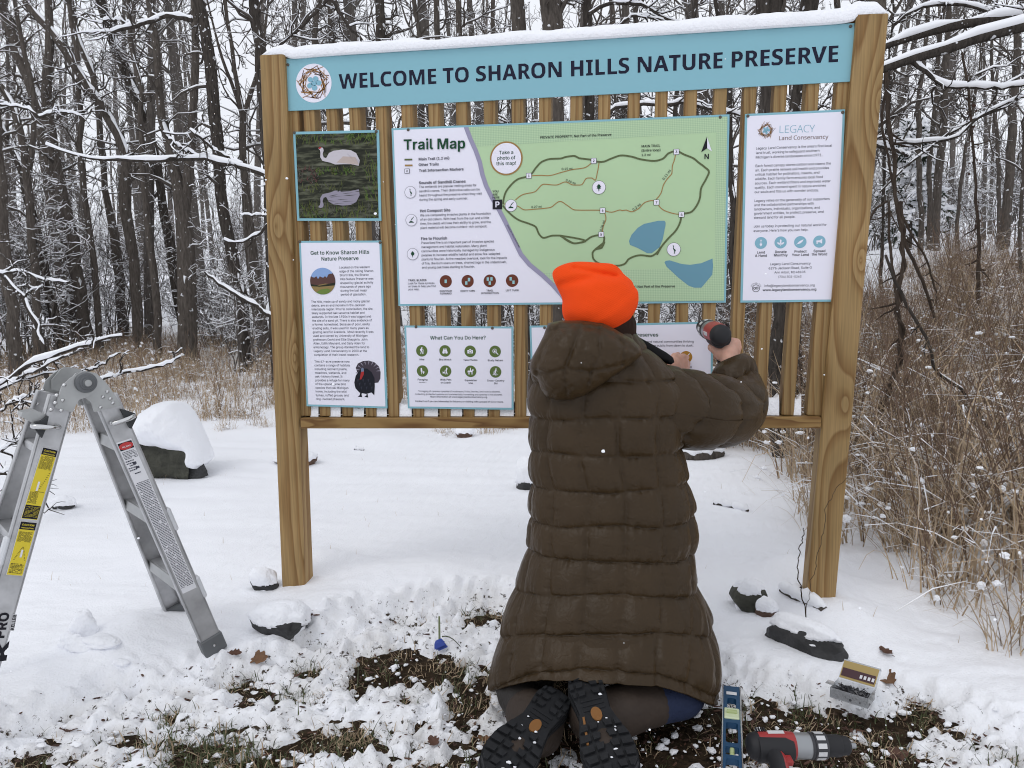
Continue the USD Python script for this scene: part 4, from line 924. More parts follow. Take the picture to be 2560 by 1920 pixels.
slat(-1.131, -1.135, 'nailer', w=.044, zb=.642, zt=1.83, depth=.05); slat(.637, .590, 'nailer', w=.046, zb=.662, zt=1.83, depth=.05)
# rail, and the beam along the top behind the header
r0, rm, r1 = W(640 + 305 / 2.765, 500 + 1545 / 2.765, y=-.02), W(1321, 1064, y=-.02), W(1900 + 848 / 5.53, 950 + 590 / 5.53, y=-.02)
RY = np.array([0, .044, 0])
obj('bottom_rail', beam(r0 + RY, r1 + RY, .088, .036, (0, 1, 0), .003), 'rail_wood_x', kiosk)
h0, h1 = W(713, 132, y=.0), W(2137, 42, y=.0)
bt = np.array([0, .034, -.030])
obj('top_beam', beam(h0 + bt + [-.005, 0, .0], h1 + bt + [.002, 0, .0], .056, .085, (0, 1, 0), .003), 'beam_wood_x', kiosk)

def panel(name, corners, label, mat='panel_blue', thick=.0045):
    c = np.array([W(*q, y=0.0) for q in corners]); back = c + [0, thick, 0]
    v = np.vstack([c, back]); f = np.array([[0, 3, 2], [0, 2, 1], [4, 5, 6], [4, 6, 7]] + [t for i in range(4) for j in [(i + 1) % 4] for t in ([i, j, j + 4], [i, j + 4, i + 4])])
    f = f[:, ::1]
    return obj(name, (v, f), mat, kiosk, label), c
def inset(c, k): 
    m_ = c.mean(0); w_, h_ = np.linalg.norm(c[1] - c[0]), np.linalg.norm(c[3] - c[0])
    s = np.array([1 - 2 * k / w_, 1, 1 - 2 * k / h_]); return Polygon([((q - m_) * s + m_)[[0, 2]] for q in c])
def screws(par, pts, ox, oy, sc):
    for x, y in pts:
        q = W(ox + x / sc, oy + y / sc, y=0.0)
        obj('screw', lathe([(0.0, .0035), (.003, .0034), (.0048, .0022), (.0052, -.001)], 10, q, (0, -1, 0)), 'screw_brown', par)

def nest(P, x, y, r, seed, key='stick', egg='egg'):
    """The round emblem: a ring of crossed sticks about a clutch of blue eggs. r in metres."""
    rn = np.random.default_rng(seed); cx, cz = P.at(x, y)
    for i in range(52):
        a = i / 52 * 2 * PI + rn.normal() * .08; rr = r * rn.uniform(.52, .90); t = a + PI / 2 + rn.normal() * .38; L = r * rn.uniform(.30, .55)
        c = np.array([cx + rr * math.cos(a), cz + rr * math.sin(a)]); dv = np.array([math.cos(t), math.sin(t)]) * L
        P.add(key + str(i % 2), LineString([c - dv, c + dv]).buffer(r * .022, cap_style='flat'))
    for ex, ey in [(-.20, .22), (.16, .26), (.34, .0), (-.26, -.14), (.06, -.30), (.02, -.02)]:
        P.add(egg, affinity.translate(affinity.rotate(affinity.scale(Point(0, 0).buffer(r * .165), 1.12, .95), rn.uniform(0, 180)), cx + ex * r, cz + ey * r))

K = 'inter'
# header
hp, c = panel('header_panel', [(711.1, 147), (2136, 57.5), (2132.9, 203.3), (716.6, 277.6)], 'long blue header board lettered WELCOME TO SHARON HILLS NATURE PRESERVE')
P = Print(640, 0, 2.572)
P.text('ink', 'WELCOME TO SHARON HILLS NATURE PRESERVE', 533, 573, (2097.9 - 640) * 2.572, slope=154.6 * 2.572, face='noto', weight=700)
P.disc('disc', 371, 535, .0625); nest(P, 371, 535, .052, 3)
P.build(hp, [('disc', 'emblem_disc', 'print_white', 1), ('stick0', 'emblem_sticks', 'print_brown', 2), ('stick1', 'emblem_sticks', 'print_tan', 2.4), ('egg', 'emblem_egg', 'print_blue', 3), ('ink', 'letter', 'print_navy', 1)], split=('egg', 'ink'))
screws(hp, [(206, 417)], 640, 0, 2.572); screws(hp, [(1868, 170)], 1400, 0, 2.572)

# crane photograph
cp, c = panel('crane_photo_panel', [(732.5, 329.7), (947.2, 324.7), (953, 552), (743, 552)], 'small square panel with a photo of a grey crane wading in dark water')
P = Print(640, 0, 2.572); ins = inset(c, .0085); P.add('bg', ins)
rn = np.random.default_rng(4)
def blade_marks(n, x0, x1, y0, y1, L, keys, lean=.5, w=2.2, flatn=0):
    for i in range(n):
        x, y = rn.uniform(x0, x1), rn.uniform(y0, y1); t = rn.normal() * lean; l = L * rn.uniform(.5, 1.2)
        dx, dy = (l * math.sin(t), -l * math.cos(t)) if not flatn else (l, rn.normal() * 3)
        q = Polygon([P.at(x - w, y), P.at(x + w, y), P.at(x + dx, y + dy)]).buffer(0).intersection(ins)
        if not q.is_empty: P.add(keys[rn.integers(len(keys))], q)
blade_marks(40, 250, 700, 930, 1405, 120, ['g2', 'w1', 'w1', 'g1'], w=2.0, flatn=1); blade_marks(90, 250, 785, 870, 935, 50, ['g1', 'g2', 'g2'], w=3)
blade_marks(40, 560, 790, 870, 900, 90, ['g3', 'g1'], 1.2, w=2); blade_marks(130, 250, 790, 1330, 1412, 60, ['g1', 'g2', 'g2', 'g2', 'w1'], .5, w=3); blade_marks(40, 260, 560, 1190, 1240, 40, ['g2', 'w1', 'g2'], .5, w=3); blade_marks(70, 380, 640, 1085, 1130, 30, ['g1', 'g2'], .6, w=4); blade_marks(55, 700, 795, 980, 1300, 60, ['g2', 'g2', 'g1'], .3, w=3)
blade_marks(70, 255, 400, 1085, 1180, 36, ['r1', 'w1'], 1.2, w=4)
def crane(key, red, flip, oy):
    f = (lambda y: y) if not flip else (lambda y: 2 * oy - y)
    P.poly(key, [(412, f(965)), (404, f(958)), (405, f(950)), (418, f(946)), (432, f(952)), (436, f(968)), (430, f(990)), (436, f(1012)), (452, f(1018)), (470, f(985)), (500, f(970)), (560, f(962)), (610, f(966)), (645, f(985)), (668, f(1030)), (662, f(1066)), (640, f(1062)), (610, f(1056)), (560, f(1056)), (510, f(1058)), (475, f(1045)), (450, f(1040)), (428, f(1034)), (414, f(1010)), (416, f(985))])
    P.poly(key + 's', [(560, f(1006)), (640, f(1010)), (664, f(1060)), (630, f(1058)), (570, f(1050)), (520, f(1046))])
    P.poly('bk', [(404, f(958)), (390, f(1000)), (394, f(1002)), (412, f(966))]); P.poly('bk', [(525, f(1052)), (540, f(1116)), (545, f(1116)), (535, f(1052))]); P.poly('bk', [(545, f(1052)), (562, f(1122)), (568, f(1122)), (556, f(1052))])
    if red: P.poly('red', [(402, 952), (414, 944), (424, 950), (410, 960)])
crane('c', True, False, 0); crane('d', False, True, 1142)
for i in range(26):
    x, y = rn.uniform(420, 660), rn.uniform(1205, 1330); P.poly('w3', [(x, y), (x + rn.uniform(30, 90), y + rn.normal() * 2), (x + 20, y + 3)])
for i in range(9): P.poly('fe', [(585 + i * 9, 985 + i * 5), (640 + i * 3, 1052 + i), (588 + i * 9, 990 + i * 5)])
plain('photo_dark', (.030, .033, .022), rough=.6, spec=.12, var=.5, vscale=30.0); plain('photo_green', (.075, .13, .030), rough=.6, spec=.15); plain('photo_olive', (.095, .11, .035), rough=.6, spec=.15); plain('photo_lime', (.14, .21, .05), rough=.6, spec=.15)
plain('photo_grey', (.52, .49, .53), rough=.6, spec=.15); plain('photo_tan', (.46, .38, .35), rough=.6, spec=.15); plain('photo_dim', (.27, .25, .31), rough=.6, spec=.15); plain('photo_rust', (.10, .05, .045), rough=.6, spec=.15); plain('photo_water', (.085, .085, .070), rough=.6, spec=.15); plain('photo_red', (.35, .03, .03), rough=.6, spec=.15)
material('photo_marsh', {'tc': ('texture_coordinate', {}), 'mp': ('mapping', {'scale': (14.0, 1.0, 75.0)}), 'n': ('noise_texture', {'scale': 1.0, 'detail': 5.0, 'roughness': .6}), 'r': ('rgb_ramp', {'ramp': [(.32, (.012, .014, .011)), (.48, (.030, .032, .022)), (.58, (.085, .09, .06)), (.72, (.15, .155, .12))]}), 'p': ('principled_bsdf', {'roughness': .6, 'specular_ior_level': .12})}, [('tc.object', 'mp.vector'), ('mp.vector', 'n.vector'), ('n.fac', 'r.fac'), ('r.color', 'p.base_color')])
P.build(cp, [('bg', 'dark_water', 'photo_marsh', 1), ('w1', 'ripples', 'photo_water', 1.5), ('g2', 'reeds', 'photo_olive', 2), ('g1', 'reeds', 'photo_green', 2.4), ('g3', 'reeds', 'photo_lime', 2.8), ('r1', 'fallen_reeds', 'photo_rust', 3), ('d', 'crane_reflection', 'photo_dim', 3.2), ('bk', 'crane_legs_and_bill', 'photo_dark', 3.4), ('c', 'crane', 'photo_grey', 3.6), ('cs', 'crane_wing', 'photo_tan', 4), ('fe', 'crane_feathers', 'photo_dim', 4.4), ('w3', 'ripples', 'photo_dark', 3.5), ('red', 'crane_crown', 'photo_red', 4)])
screws(cp, [(247, 854), (773, 846)], 640, 0, 2.572)

# info panel, left
kp, c = panel('info_panel', [(747.4, 602.4), (952.8, 601.6), (968.4, 1020.8), (766.6, 1015.4)], 'tall white panel headed Get to Know with a landscape photo and a wild turkey')
P = Print(640, 500, 2.765); P.add('white', inset(c, .0065))
P.text('green', 'Get to Know Sharon Hills', 377, 380, 785, weight=600); P.text('green', 'Nature Preserve', 451, 420, 711, weight=600)
def block(lines, x0, y0, x1, y1, cap, key='grey', weight=450, sq=.97):
    for i, s in enumerate(lines):
        t = i / max(1, len(lines) - 1); P.text(key, s, x0 + (x1 - x0) * t, y0 + (y1 - y0) * t, cap=cap, weight=weight, squeeze=sq)
def cap_of(s, x0, x1, y, weight=450, sq=.97): return (P.at(x1, y)[0] - P.at(x0, y)[0]) / text_poly(s, K, weight)[1] / sq
b1 = ['Located on the western', 'edge of the rolling Sharon', 'Short Hills, the Sharon', 'Hills Nature Preserve was', 'shaped by glacial activity', 'thousands of years ago', 'during the last major', 'period of glaciation.']
cp_ = cap_of(b1[1], 577, 812, 500); block(b1, 576, 474, 586, 661, cp_)
block(['The hills, made up of sandy and rocky glacial', 'debris, are an end moraine in the Jackson', 'interlobate region. Prior to colonization, the site', 'likely supported oak savanna habitat and', 'wetlands. In the late 1920s it was logged and', 'the site of a sand pit. There is also evidence of', 'a former homestead. Because of poor, easily', 'eroding soils, it was used for many years as', 'grazing land for livestock.  Most recently it was', 'used and owned by University of Michigan', 'professors David and Ellie Shappirio, John', 'Allen, Edith Maynard, and Sally Allen for', 'entomology. The group donated the land to', 'Legacy Land Conservancy in 2000 at the', 'completion of their insect research.'], 382, 711, 401, 1077, cp_)
block(['This 67-acre preserve now', 'contains a range of habitats', 'including remnant prairie,', 'meadows, wetlands, and', 'oak-hickory forest. It', 'provides a refuge for many', 'of the upland game bird', 'species that call Michigan', 'home, including the wild', 'turkey, ruffed grouse, and', 'ring-necked pheasant.'], 404, 1124, 415, 1382, cp_)
cc = Point(P.at(462, 561)).buffer(.0455, quad_segs=12); P.add('sky', cc)
def cpoly(key, pts, clip=cc): P.add(key, Polygon([P.at(*q) for q in pts]).buffer(0).intersection(clip))
cpoly('wood', [(360, 565)] + [(370 + i * 12, 548 - 22 * abs(math.sin(i * 1.9)) - (30 if i > 9 else 0) * min(1, (i - 9) / 4)) for i in range(17)] + [(570, 600), (360, 590)])
cpoly('field', [(360, 585), (420, 590), (480, 578), (570, 588), (570, 670), (360, 670)]); cpoly('lime', [(415, 640), (450, 618), (495, 612), (520, 622), (505, 642), (470, 656), (435, 658)]); cpoly('dk', [(372, 580), (440, 592), (552, 570), (552, 590), (440, 600), (375, 595)])
# the turkey: fan, body, head, legs
fan = [(700, 1190), (690, 1160), (705, 1130), (740, 1113), (780, 1110), (820, 1122), (850, 1150), (862, 1190), (860, 1235), (845, 1262), (815, 1265), (800, 1220)]
P.poly('fan', fan)
for i in range(11):
    a = -.4 + i * .34; P.poly('fan2', [(775 + 55 * math.cos(PI + a), 1190 + 50 * math.sin(PI + a)), (775 + 84 * math.cos(PI + a - .05), 1190 + 76 * math.sin(PI + a - .05)), (775 + 84 * math.cos(PI + a + .05), 1190 + 76 * math.sin(PI + a + .05))])
P.poly('bird', [(725, 1165), (690, 1215), (680, 1262), (688, 1300), (715, 1330), (760, 1340), (800, 1330), (818, 1350), (822, 1290), (820, 1230), (800, 1190), (770, 1165)])
P.poly('leg', [(722, 1325), (718, 1348), (704, 1360), (735, 1362), (730, 1345), (734, 1328)]); P.poly('leg', [(765, 1335), (764, 1350), (750, 1360), (776, 1365), (772, 1340)])
P.poly('red', [(728, 1185), (722, 1215), (718, 1242), (730, 1238), (746, 1205), (748, 1180)]); P.poly('blue', [(726, 1168), (735, 1158), (746, 1164), (748, 1184), (728, 1188)])
for i in range(9): P.poly('sheen', [(700 + i * 12, 1240 + (i % 3) * 26), (712 + i * 12, 1236 + (i % 3) * 26), (706 + i * 12, 1262 + (i % 3) * 26)])
plain('photo_sky', (.24, .36, .62), rough=.6, spec=.15); plain('photo_field', (.26, .185, .075), rough=.6, spec=.15); plain('turkey_fan', (.055, .045, .060), rough=.6, spec=.15); plain('turkey_black', (.012, .013, .020), rough=.6, spec=.15); plain('turkey_sheen', (.03, .033, .05), rough=.6, spec=.15); plain('turkey_blue', (.15, .19, .28), rough=.6, spec=.15)
P.build(kp, [('white', 'white_field', 'print_white', 1), ('green', 'heading', 'print_green', 2), ('grey', 'body_text', 'print_grey', 2), ('sky', 'landscape_photo', 'photo_sky', 2), ('wood', 'landscape_photo', 'photo_rust', 3), ('field', 'landscape_photo', 'photo_field', 3.3), ('lime', 'landscape_photo', 'photo_lime', 3.8), ('dk', 'landscape_photo', 'photo_dark', 3.6),
    ('fan', 'turkey_tail', 'turkey_fan', 2), ('fan2', 'turkey_tail', 'photo_dim', 2.4), ('bird', 'turkey_body', 'turkey_black', 2.8), ('sheen', 'turkey_body', 'turkey_sheen', 3.2), ('leg', 'turkey_legs', 'turkey_black', 2.5), ('red', 'turkey_wattle', 'photo_red', 3.4), ('blue', 'turkey_head', 'turkey_blue', 3.6)])
screws(kp, [(303, 288), (858, 294)], 640, 500, 2.765)

# small figures used on the round icons, about unit size, y up
def arc_band(r0, r1, a0, a1):
    t = np.radians(np.linspace(a0, a1, 14)); return Polygon(np.vstack([np.stack([np.cos(t), np.sin(t)], 1) * r1, np.stack([np.cos(t), np.sin(t)], 1)[::-1] * r0]))
def seg(pts, w): return LineString(pts).buffer(w, quad_segs=3)
def dot(x, y, r): return Point(x, y).buffer(r, quad_segs=5)
ICON = {
    'hike': [dot(.05, .62, .13), seg([(.0, .4), (-.08, -.02)], .13), seg([(-.05, .0), (-.22, -.62)], .07), seg([(0, 0), (.18, -.3), (.22, -.62)], .07), seg([(.05, .35), (.3, .1)], .05), seg([(.38, .25), (.42, -.62)], .03), Polygon([(-.16, .42), (-.36, .36), (-.34, .0), (-.18, .02)])],
    'binoculars': [dot(-.3, -.3, .27), dot(.3, -.3, .27), Polygon([(-.5, -.15), (-.3, .5), (-.1, .5), (-.05, -.2)]), Polygon([(.5, -.15), (.3, .5), (.1, .5), (.05, -.2)]), sbox(-.12, -.1, .12, .2)],
    'camera': [sbox(-.58, -.42, .58, .28).difference(dot(0, -.07, .3)), dot(0, -.07, .2), Polygon([(-.25, .26), (-.15, .46), (.15, .46), (.25, .26)])],
    'lens': [dot(-.08, .1, .46).difference(dot(-.08, .1, .36)), dot(-.08, .05, .2), seg([(.26, -.24), (.58, -.56)], .09)],
    'forage': [affinity.scale(dot(-.2, .4, .2), .8, 1.3), affinity.scale(dot(-.18, .05, .2), .9, 1.2), Polygon([(-.05, -.3), (.1, -.05), (.35, -.05), (.5, -.3)]), sbox(.12, -.6, .3, -.3), seg([(-.2, -.2), (-.15, -.6)], .06)],
    'dogwalk': [dot(.22, .6, .12), seg([(.2, .4), (.15, 0)], .12), seg([(.15, .0), (.05, -.6)], .07), seg([(.15, 0), (.34, -.6)], .07), seg([(.2, .35), (-.1, .15), (-.38, -.2)], .035), seg([(-.5, -.3), (-.2, -.3)], .09), seg([(-.5, -.3), (-.55, -.55)], .04), seg([(-.2, -.3), (-.18, -.55)], .04), dot(-.58, -.18, .08), seg([(.3, .35), (.45, .55)], .05)],
    'horse': [dot(-.02, .62, .11), seg([(-.02, .45), (-.02, .15)], .10), seg([(-.42, .0), (.3, .0)], .16), seg([(.3, .05), (.48, .35)], .10), seg([(.46, .36), (.62, .22)], .07), seg([(-.42, 0), (-.48, -.6)], .05), seg([(-.25, -.05), (-.25, -.6)], .05), seg([(.2, -.05), (.2, -.6)], .05), seg([(.34, -.05), (.4, -.6)], .05), seg([(-.55, .1), (-.62, -.2)], .04)],
    'ski': [dot(.12, .62, .12), seg([(.08, .42), (-.05, .02)], .12), seg([(-.05, 0), (.1, -.3), (.05, -.55)], .07), seg([(-.05, 0), (-.3, -.5)], .07), seg([(-.6, -.62), (.1, -.6)], .035), seg([(.05, .35), (-.3, .1), (-.42, -.5)], .035), seg([(-.1, -.68), (.5, -.58)], .035), seg([(.1, .35), (.35, .15)], .05)],
    'crane': [Polygon([(-.25, .62), (-.02, .68), (.06, .55), (.0, .35), (.05, .15), (.3, -.05), (.38, -.35), (.1, -.28), (-.05, -.05), (-.12, .2), (-.08, .45), (-.1, .56)]), seg([(.1, -.25), (.06, -.72)], .03), seg([(.18, -.25), (.2, -.72)], .03)],
    'compost': [Polygon([(-.55, -.5), (-.35, -.25), (-.1, -.12), (.1, -.2), (.35, -.28), (.55, -.5)]), seg([(-.1, -.1), (.05, .18)], .05), Polygon([(-.05, .1), (.1, .35), (.3, .42), (.22, .2), (.1, .05)]), seg([(.2, .32), (.5, .62)], .06)],
    'oakleaf': [Polygon([(0, .62), (.12, .45), (.3, .42), (.2, .25), (.42, .15), (.25, 0), (.4, -.2), (.15, -.2), (.08, -.35), (.05, -.65), (-.05, -.65), (-.08, -.35), (-.15, -.2), (-.4, -.2), (-.25, 0), (-.42, .15), (-.2, .25), (-.3, .42), (-.12, .45)])],
    'shovel': [Polygon([(-.22, -.1), (.22, -.1), (.22, -.4), (.0, -.66), (-.22, -.4)]), seg([(0, -.1), (0, .45)], .05), seg([(-.14, .52), (.14, .52)], .06)],
    'sprout': [affinity.rotate(affinity.scale(dot(0, 0, .3), .5, 1), 0), affinity.translate(affinity.rotate(affinity.scale(dot(0, 0, .34), .45, 1), 55), -.35, -.2), affinity.translate(affinity.rotate(affinity.scale(dot(0, 0, .34), .45, 1), -55), .35, -.2), affinity.translate(affinity.scale(dot(0, 0, .2), .8, 1.3), 0, .3), seg([(0, 0), (0, -.65)], .05)],
    'feather': [Polygon([(-.6, -.35), (-.3, .05), (.1, .3), (.6, .5), (.4, .1), (.1, -.2), (-.25, -.35)]), seg([(-.7, -.5), (-.3, -.1)], .03)],
    'horn': [Polygon([(-.55, .2), (.1, .25), (.5, .55), (.5, -.4), (.1, -.15), (-.55, -.1)]), sbox(-.5, -.45, -.3, -.1)],
    'slash': [Polygon([(-.35, -.4), (0, .45), (.35, -.4)]).difference(Polygon([(-.12, -.4), (0, -.05), (.12, -.4)])), seg([(-.62, -.62), (.62, .62)], .06)],
}
def icon(key, name, x, y, r, ang=0):
    cx, cz = P.at(x, y); P.add(key, affinity.translate(affinity.scale(unary_union(ICON[name]), r, r, origin=(0, 0)), cx, cz))

# what-to-do panel
wp, c = panel('activities_panel', [(1010.7, 814), (1283, 816.5), (1283.8, 1024.4), (1019.7, 1020.8)], 'white panel headed What Can You Do Here with eight round green icons')
P = Print(640, 500, 2.765); P.add('white', inset(c, .0065)); P.text('green', 'What Can You Do Here?', 1204, 965, 1590, weight=600)
for nm, x, y, lab in [('hike', 1146, 1042, [('Hike', 1108)]), ('binoculars', 1307, 1043, [('Bird Watch', 1109)]), ('camera', 1481, 1046, [('Take Photos', 1112)]), ('lens', 1653, 1047, [('Study Nature', 1114)]), ('forage', 1151, 1182, [('Foraging', 1247)]), ('dogwalk', 1311, 1183, [('Walk Pets', 1248), ('on Leash', 1268)]), ('horse', 1484, 1184, [('Equestrian', 1252), ('Use', 1271)]), ('ski', 1656, 1188, [('Cross-Country', 1254), ('Ski', 1273)])]:
    P.disc('olive', x, y, .0197); icon('fig', nm, x, y, .0165)
    for s, yy in lab: P.text('black', s, x + 1, yy, cap=.0060, align='c', weight=600)
P.text('black', '(See Note*)', 1152, 1264, cap=.0034, align='c', weight=500)
for s, x0, y, x1, wt in [('*Foraging of common species of mushroom, fruits, berries, and nuts is allowed.', 1120, 1327, 1690, 450), ('Collecting protected species and commercially harvesting any species is not allowed.', 1100, 1347, 1705, 450), ('More information at www.legacylandconservancy.org.', 1205, 1365, 1602, 550), ('Contact us if you are interested in falconry or visiting with groups of 12 or more.', 1100, 1396, 1712, 600)]: P.text('grey', s, x0, y, x1, weight=wt)
P.build(wp, [('white', 'white_field', 'print_white', 1), ('green', 'heading', 'print_green', 2), ('olive', 'icon_disc', 'icon_olive', 2), ('fig', 'icon_figures', 'print_white', 3), ('black', 'captions', 'print_black', 2), ('grey', 'notes', 'print_grey', 2)], split=('olive',))
screws(wp, [(1106, 877), (1634, 886)], 640, 500, 2.765)

# rules panel half hidden by the person
rp, c = panel('rules_panel', [(1324, 814.5), (1783, 804), (1781, 1020), (1330, 1024)], 'white panel with ochre no-entry style icons, mostly hidden by the kneeling person')
P = Print(1200, 600, 2.765); P.add('white', inset(c, .0065)); P.text('green', 'Preserves', 1065, 668, 1233, weight=600); P.text('grey', ', and natural communities thriving', 1142, 710, 1478, weight=450); P.text('grey', 'the public from dawn to dusk.', 1185, 737, 1476, weight=450)
for x, y in [(1424, 809), (1520, 962), (1325, 962)]:
    P.disc('ochre', x, y, .0197); icon('fig', 'slash', x, y, .018)
P.text('black', 'Camping', 1424, 882, cap=.0062, align='c', weight=600)
P.build(rp, [('white', 'white_field', 'print_white', 1), ('green', 'heading', 'print_green', 2), ('ochre', 'icon_disc', 'icon_ochre', 2), ('fig', 'icon_figures', 'print_white', 3), ('black', 'captions', 'print_black', 2), ('grey', 'body_text', 'print_grey', 2)], split=('ochre',))
screws(rp, [(446, 606)], 1200, 600, 2.765)

# trail map
mp, c = panel('trail_map_panel', [(979, 320.8), (1823.8, 285.8), (1814.8, 756.6), (996.2, 765)], 'large trail map with green preserve, blue ponds and numbered markers')
P = Print(1000, 300, 3.456); ins = inset(c, .0065); P.add('white', ins)
road = [(560, 20), (572, 66), (612, 170), (655, 265), (690, 365), (712, 470), (745, 570), (800, 680), (850, 765), (905, 870), (985, 1035), (1045, 1160), (1120, 1250), (1230, 1340), (1320, 1425), (1395, 1510), (1440, 1575), (1480, 1640)]
RL = LineString([P.at(*q) for q in road]); x1_, z0_, z1_ = ins.bounds[2] + .1, ins.bounds[1] - .1, ins.bounds[3] + .1
P.add('map', Polygon([P.at(*q) for q in road] + [(x1_, z0_), (x1_, z1_)]).buffer(0).intersection(ins)); P.add('road', RL.buffer(.0072).intersection(ins))
mapr = Polygon([P.at(*q) for q in road] + [(x1_, z0_), (x1_, z1_)]).buffer(0).intersection(ins)
F = Print()  # the same plane, full-photograph pixels
za = [F.at(1180, 371), F.at(1791, 331), F.at(1787, 667), F.at(1340, 689)]
P.add('hatch', mapr.difference(RL.buffer(.0072)).difference(Polygon([(F.at(1000, 380)[0], za[0][1]), za[1], za[2], (F.at(1000, 690)[0], za[3][1])])))
def t2(pts): return [((640 + x / 2.572 - 1000) * 3.456, (y / 2.572 - 300) * 3.456) for x, y in pts]
def t3(pts): return [((1400 + x / 2.572 - 1000) * 3.456, (y / 2.572 - 300) * 3.456) for x, y in pts]
def t6(pts): return [((1200 + x / 2.765 - 1000) * 3.456, (600 + y / 2.765 - 300) * 3.456) for x, y in pts]
loop = t2([(1590, 1310), (1600, 1252), (1640, 1190), (1690, 1150), (1745, 1135), (1770, 1120), (1800, 1080), (1840, 1040), (1900, 1022), (1960, 1020), (1990, 1010), (2045, 1003), (2080, 1018), (2110, 1022), (2170, 1030)]) + t3([(200, 1032), (270, 1042), (330, 1020), (395, 1000), (460, 1008), (520, 1025), (610, 1035), (660, 1022), (700, 985), (745, 972), (800, 995), (860, 1020), (890, 1045), (930, 1075), (958, 1105), (940, 1150), (905, 1220), (900, 1270), (880, 1320), (840, 1365), (782, 1380), (775, 1420), (750, 1475), (690, 1540), (650, 1590), (625, 1635)]) + \
    t6([(1250, 50), (1220, 90), (1180, 112), (1110, 105), (1030, 130), (1000, 165), (950, 178), (900, 175), (820, 160), (780, 120), (778, 90), (800, 65), (840, 55), (860, 15)]) + t3([(225, 1605), (280, 1560), (285, 1530), (265, 1510), (210, 1520), (150, 1555), (95, 1565), (50, 1545), (0, 1515)]) + t2([(2120, 1550), (2050, 1565), (1990, 1540), (1960, 1515), (1910, 1515), (1850, 1530), (1820, 1505), (1800, 1460), (1760, 1440), (1690, 1415), (1630, 1370), (1590, 1325)])
def curve(key, pts, w):
    q = np.array([P.at(*p_) for p_ in pts]); q3, _ = resample(np.column_stack([q, 0 * q[:, 0]]), np.ones(len(q)), len(q) * 4); P.add(key, LineString(q3[:, :2]).buffer(w / 2, quad_segs=2))
curve('trail', loop, .0058)
for pts in [t2([(1770, 1130), (1830, 1128), (1880, 1130), (1960, 1110), (2040, 1090), (2110, 1080), (2150, 1055), (2165, 1040)]), t2([(1670, 1285), (1720, 1250), (1790, 1235), (1850, 1185), (1930, 1190), (1990, 1170), (2040, 1190), (2090, 1190), (2130, 1145), (2160, 1145), (2180, 1160), (2195, 1110), (2205, 1050)]),
            t2([(1590, 1310), (1640, 1320), (1680, 1325), (1730, 1350), (1800, 1345), (1890, 1335), (1955, 1295), (2000, 1320), (2050, 1350)]) + t3([(275, 1353), (330, 1365), (390, 1350), (405, 1356), (420, 1350), (460, 1362), (500, 1345), (550, 1300), (590, 1290), (618, 1295)]), t3([(630, 1310), (650, 1340), (700, 1365), (760, 1378)]), t3([(745, 980), (735, 1030), (722, 1070), (720, 1110), (690, 1150), (665, 1190), (650, 1240), (620, 1280)]), t3([(285, 1365), (295, 1410), (280, 1450), (270, 1500)])]: curve('side', pts, .0030)
P.poly('pond', t3([(540, 1440), (630, 1420), (672, 1420), (679, 1432), (678, 1450), (660, 1540), (640, 1590), (590, 1628), (560, 1628), (500, 1595), (450, 1575), (443, 1550), (460, 1510), (500, 1465)])); P.poly('pond', t6([(1275, 155), (1283, 145), (1310, 140), (1390, 165), (1450, 172), (1530, 160), (1607, 128), (1611, 180), (1605, 240), (1530, 330), (1480, 330), (1440, 315), (1370, 260), (1290, 185)]))
for n, (x, y) in zip('1234567', t2([(1755, 1131)]) + t3([(217, 1035), (748, 977), (781, 1380), (265, 1508), (274, 1354), (620, 1302)])):
    cx, cz = P.at(x, y); P.add('mkb', sbox(cx - .0088, cz - .0088, cx + .0088, cz + .0088)); P.add('mkw', sbox(cx - .0076, cz - .0076, cx + .0076, cz + .0076)); P.text('mkn', n, x, y + 11, cap=.0078, align='c', weight=650)
(x, y), = t2([(1610, 1019)]); P.disc('ring', x, y, .054); P.disc('mkw', x, y, .0487)
for s, yy in (('Take a', 992), ('photo of', 1027), ('this map!', 1062)): P.text('green', s, *t2([(1610, yy)])[0], cap=.0112, align='c', weight=550)
for nm, (x, y), r in [('compost', t2([(1640, 1322)])[0], .0195), ('oakleaf', t3([(250, 1206)])[0], .0215), ('crane', t3([(731, 1604)])[0], .0215), ('crane', (91, 625), .0195), ('compost', (100, 866), .0195), ('oakleaf', (111, 1159), .0195)]:
    P.disc('mkb', x, y, r); P.disc('mkw', x, y, r - .0010); icon('green', nm, x, y, r * .86)
P.poly('pbox', t2([(1522, 1285), (1583, 1283), (1583, 1345), (1522, 1347)])); P.text('pw', 'P', *t2([(1553, 1333)])[0], cap=.0185, align='c', weight=700)
for s, yy in (('YOU', 1238), ('ARE', 1259), ('HERE', 1278)): P.text('black', s, *t2([(1521, yy)])[0], cap=.0068, weight=550)
P.text('grey', 'SHARON HOLLOW ROAD', *t2([(1612, 1448)])[0], cap=.0052, weight=500, ang=-62)
for s, p0, p1 in [('0.15 mi', t2([(1965, 1095)])[0], t2([(2035, 1092)])[0]), ('0.26 mi', t2([(1990, 1163)])[0], t2([(2053, 1188)])[0]), ('0.27 mi', t2([(1770, 1339)])[0], t2([(1838, 1336)])[0]), ('0.2 mi', t3([(472, 1357)])[0], t3([(522, 1318)])[0]), ('0.11 mi', t3([(668, 1160)])[0], t3([(714, 1098)])[0]), ('0.06 mi', t3([(268, 1488)])[0], t3([(290, 1420)])[0])]: P.text('black', s, *p0, p1[0], slope=p1[1], weight=500)
P.text('black', 'PRIVATE PROPERTY: Not Part of the Preserve', *t2([(1826, 893)])[0], t3([(331, 868)])[0][0], weight=600)
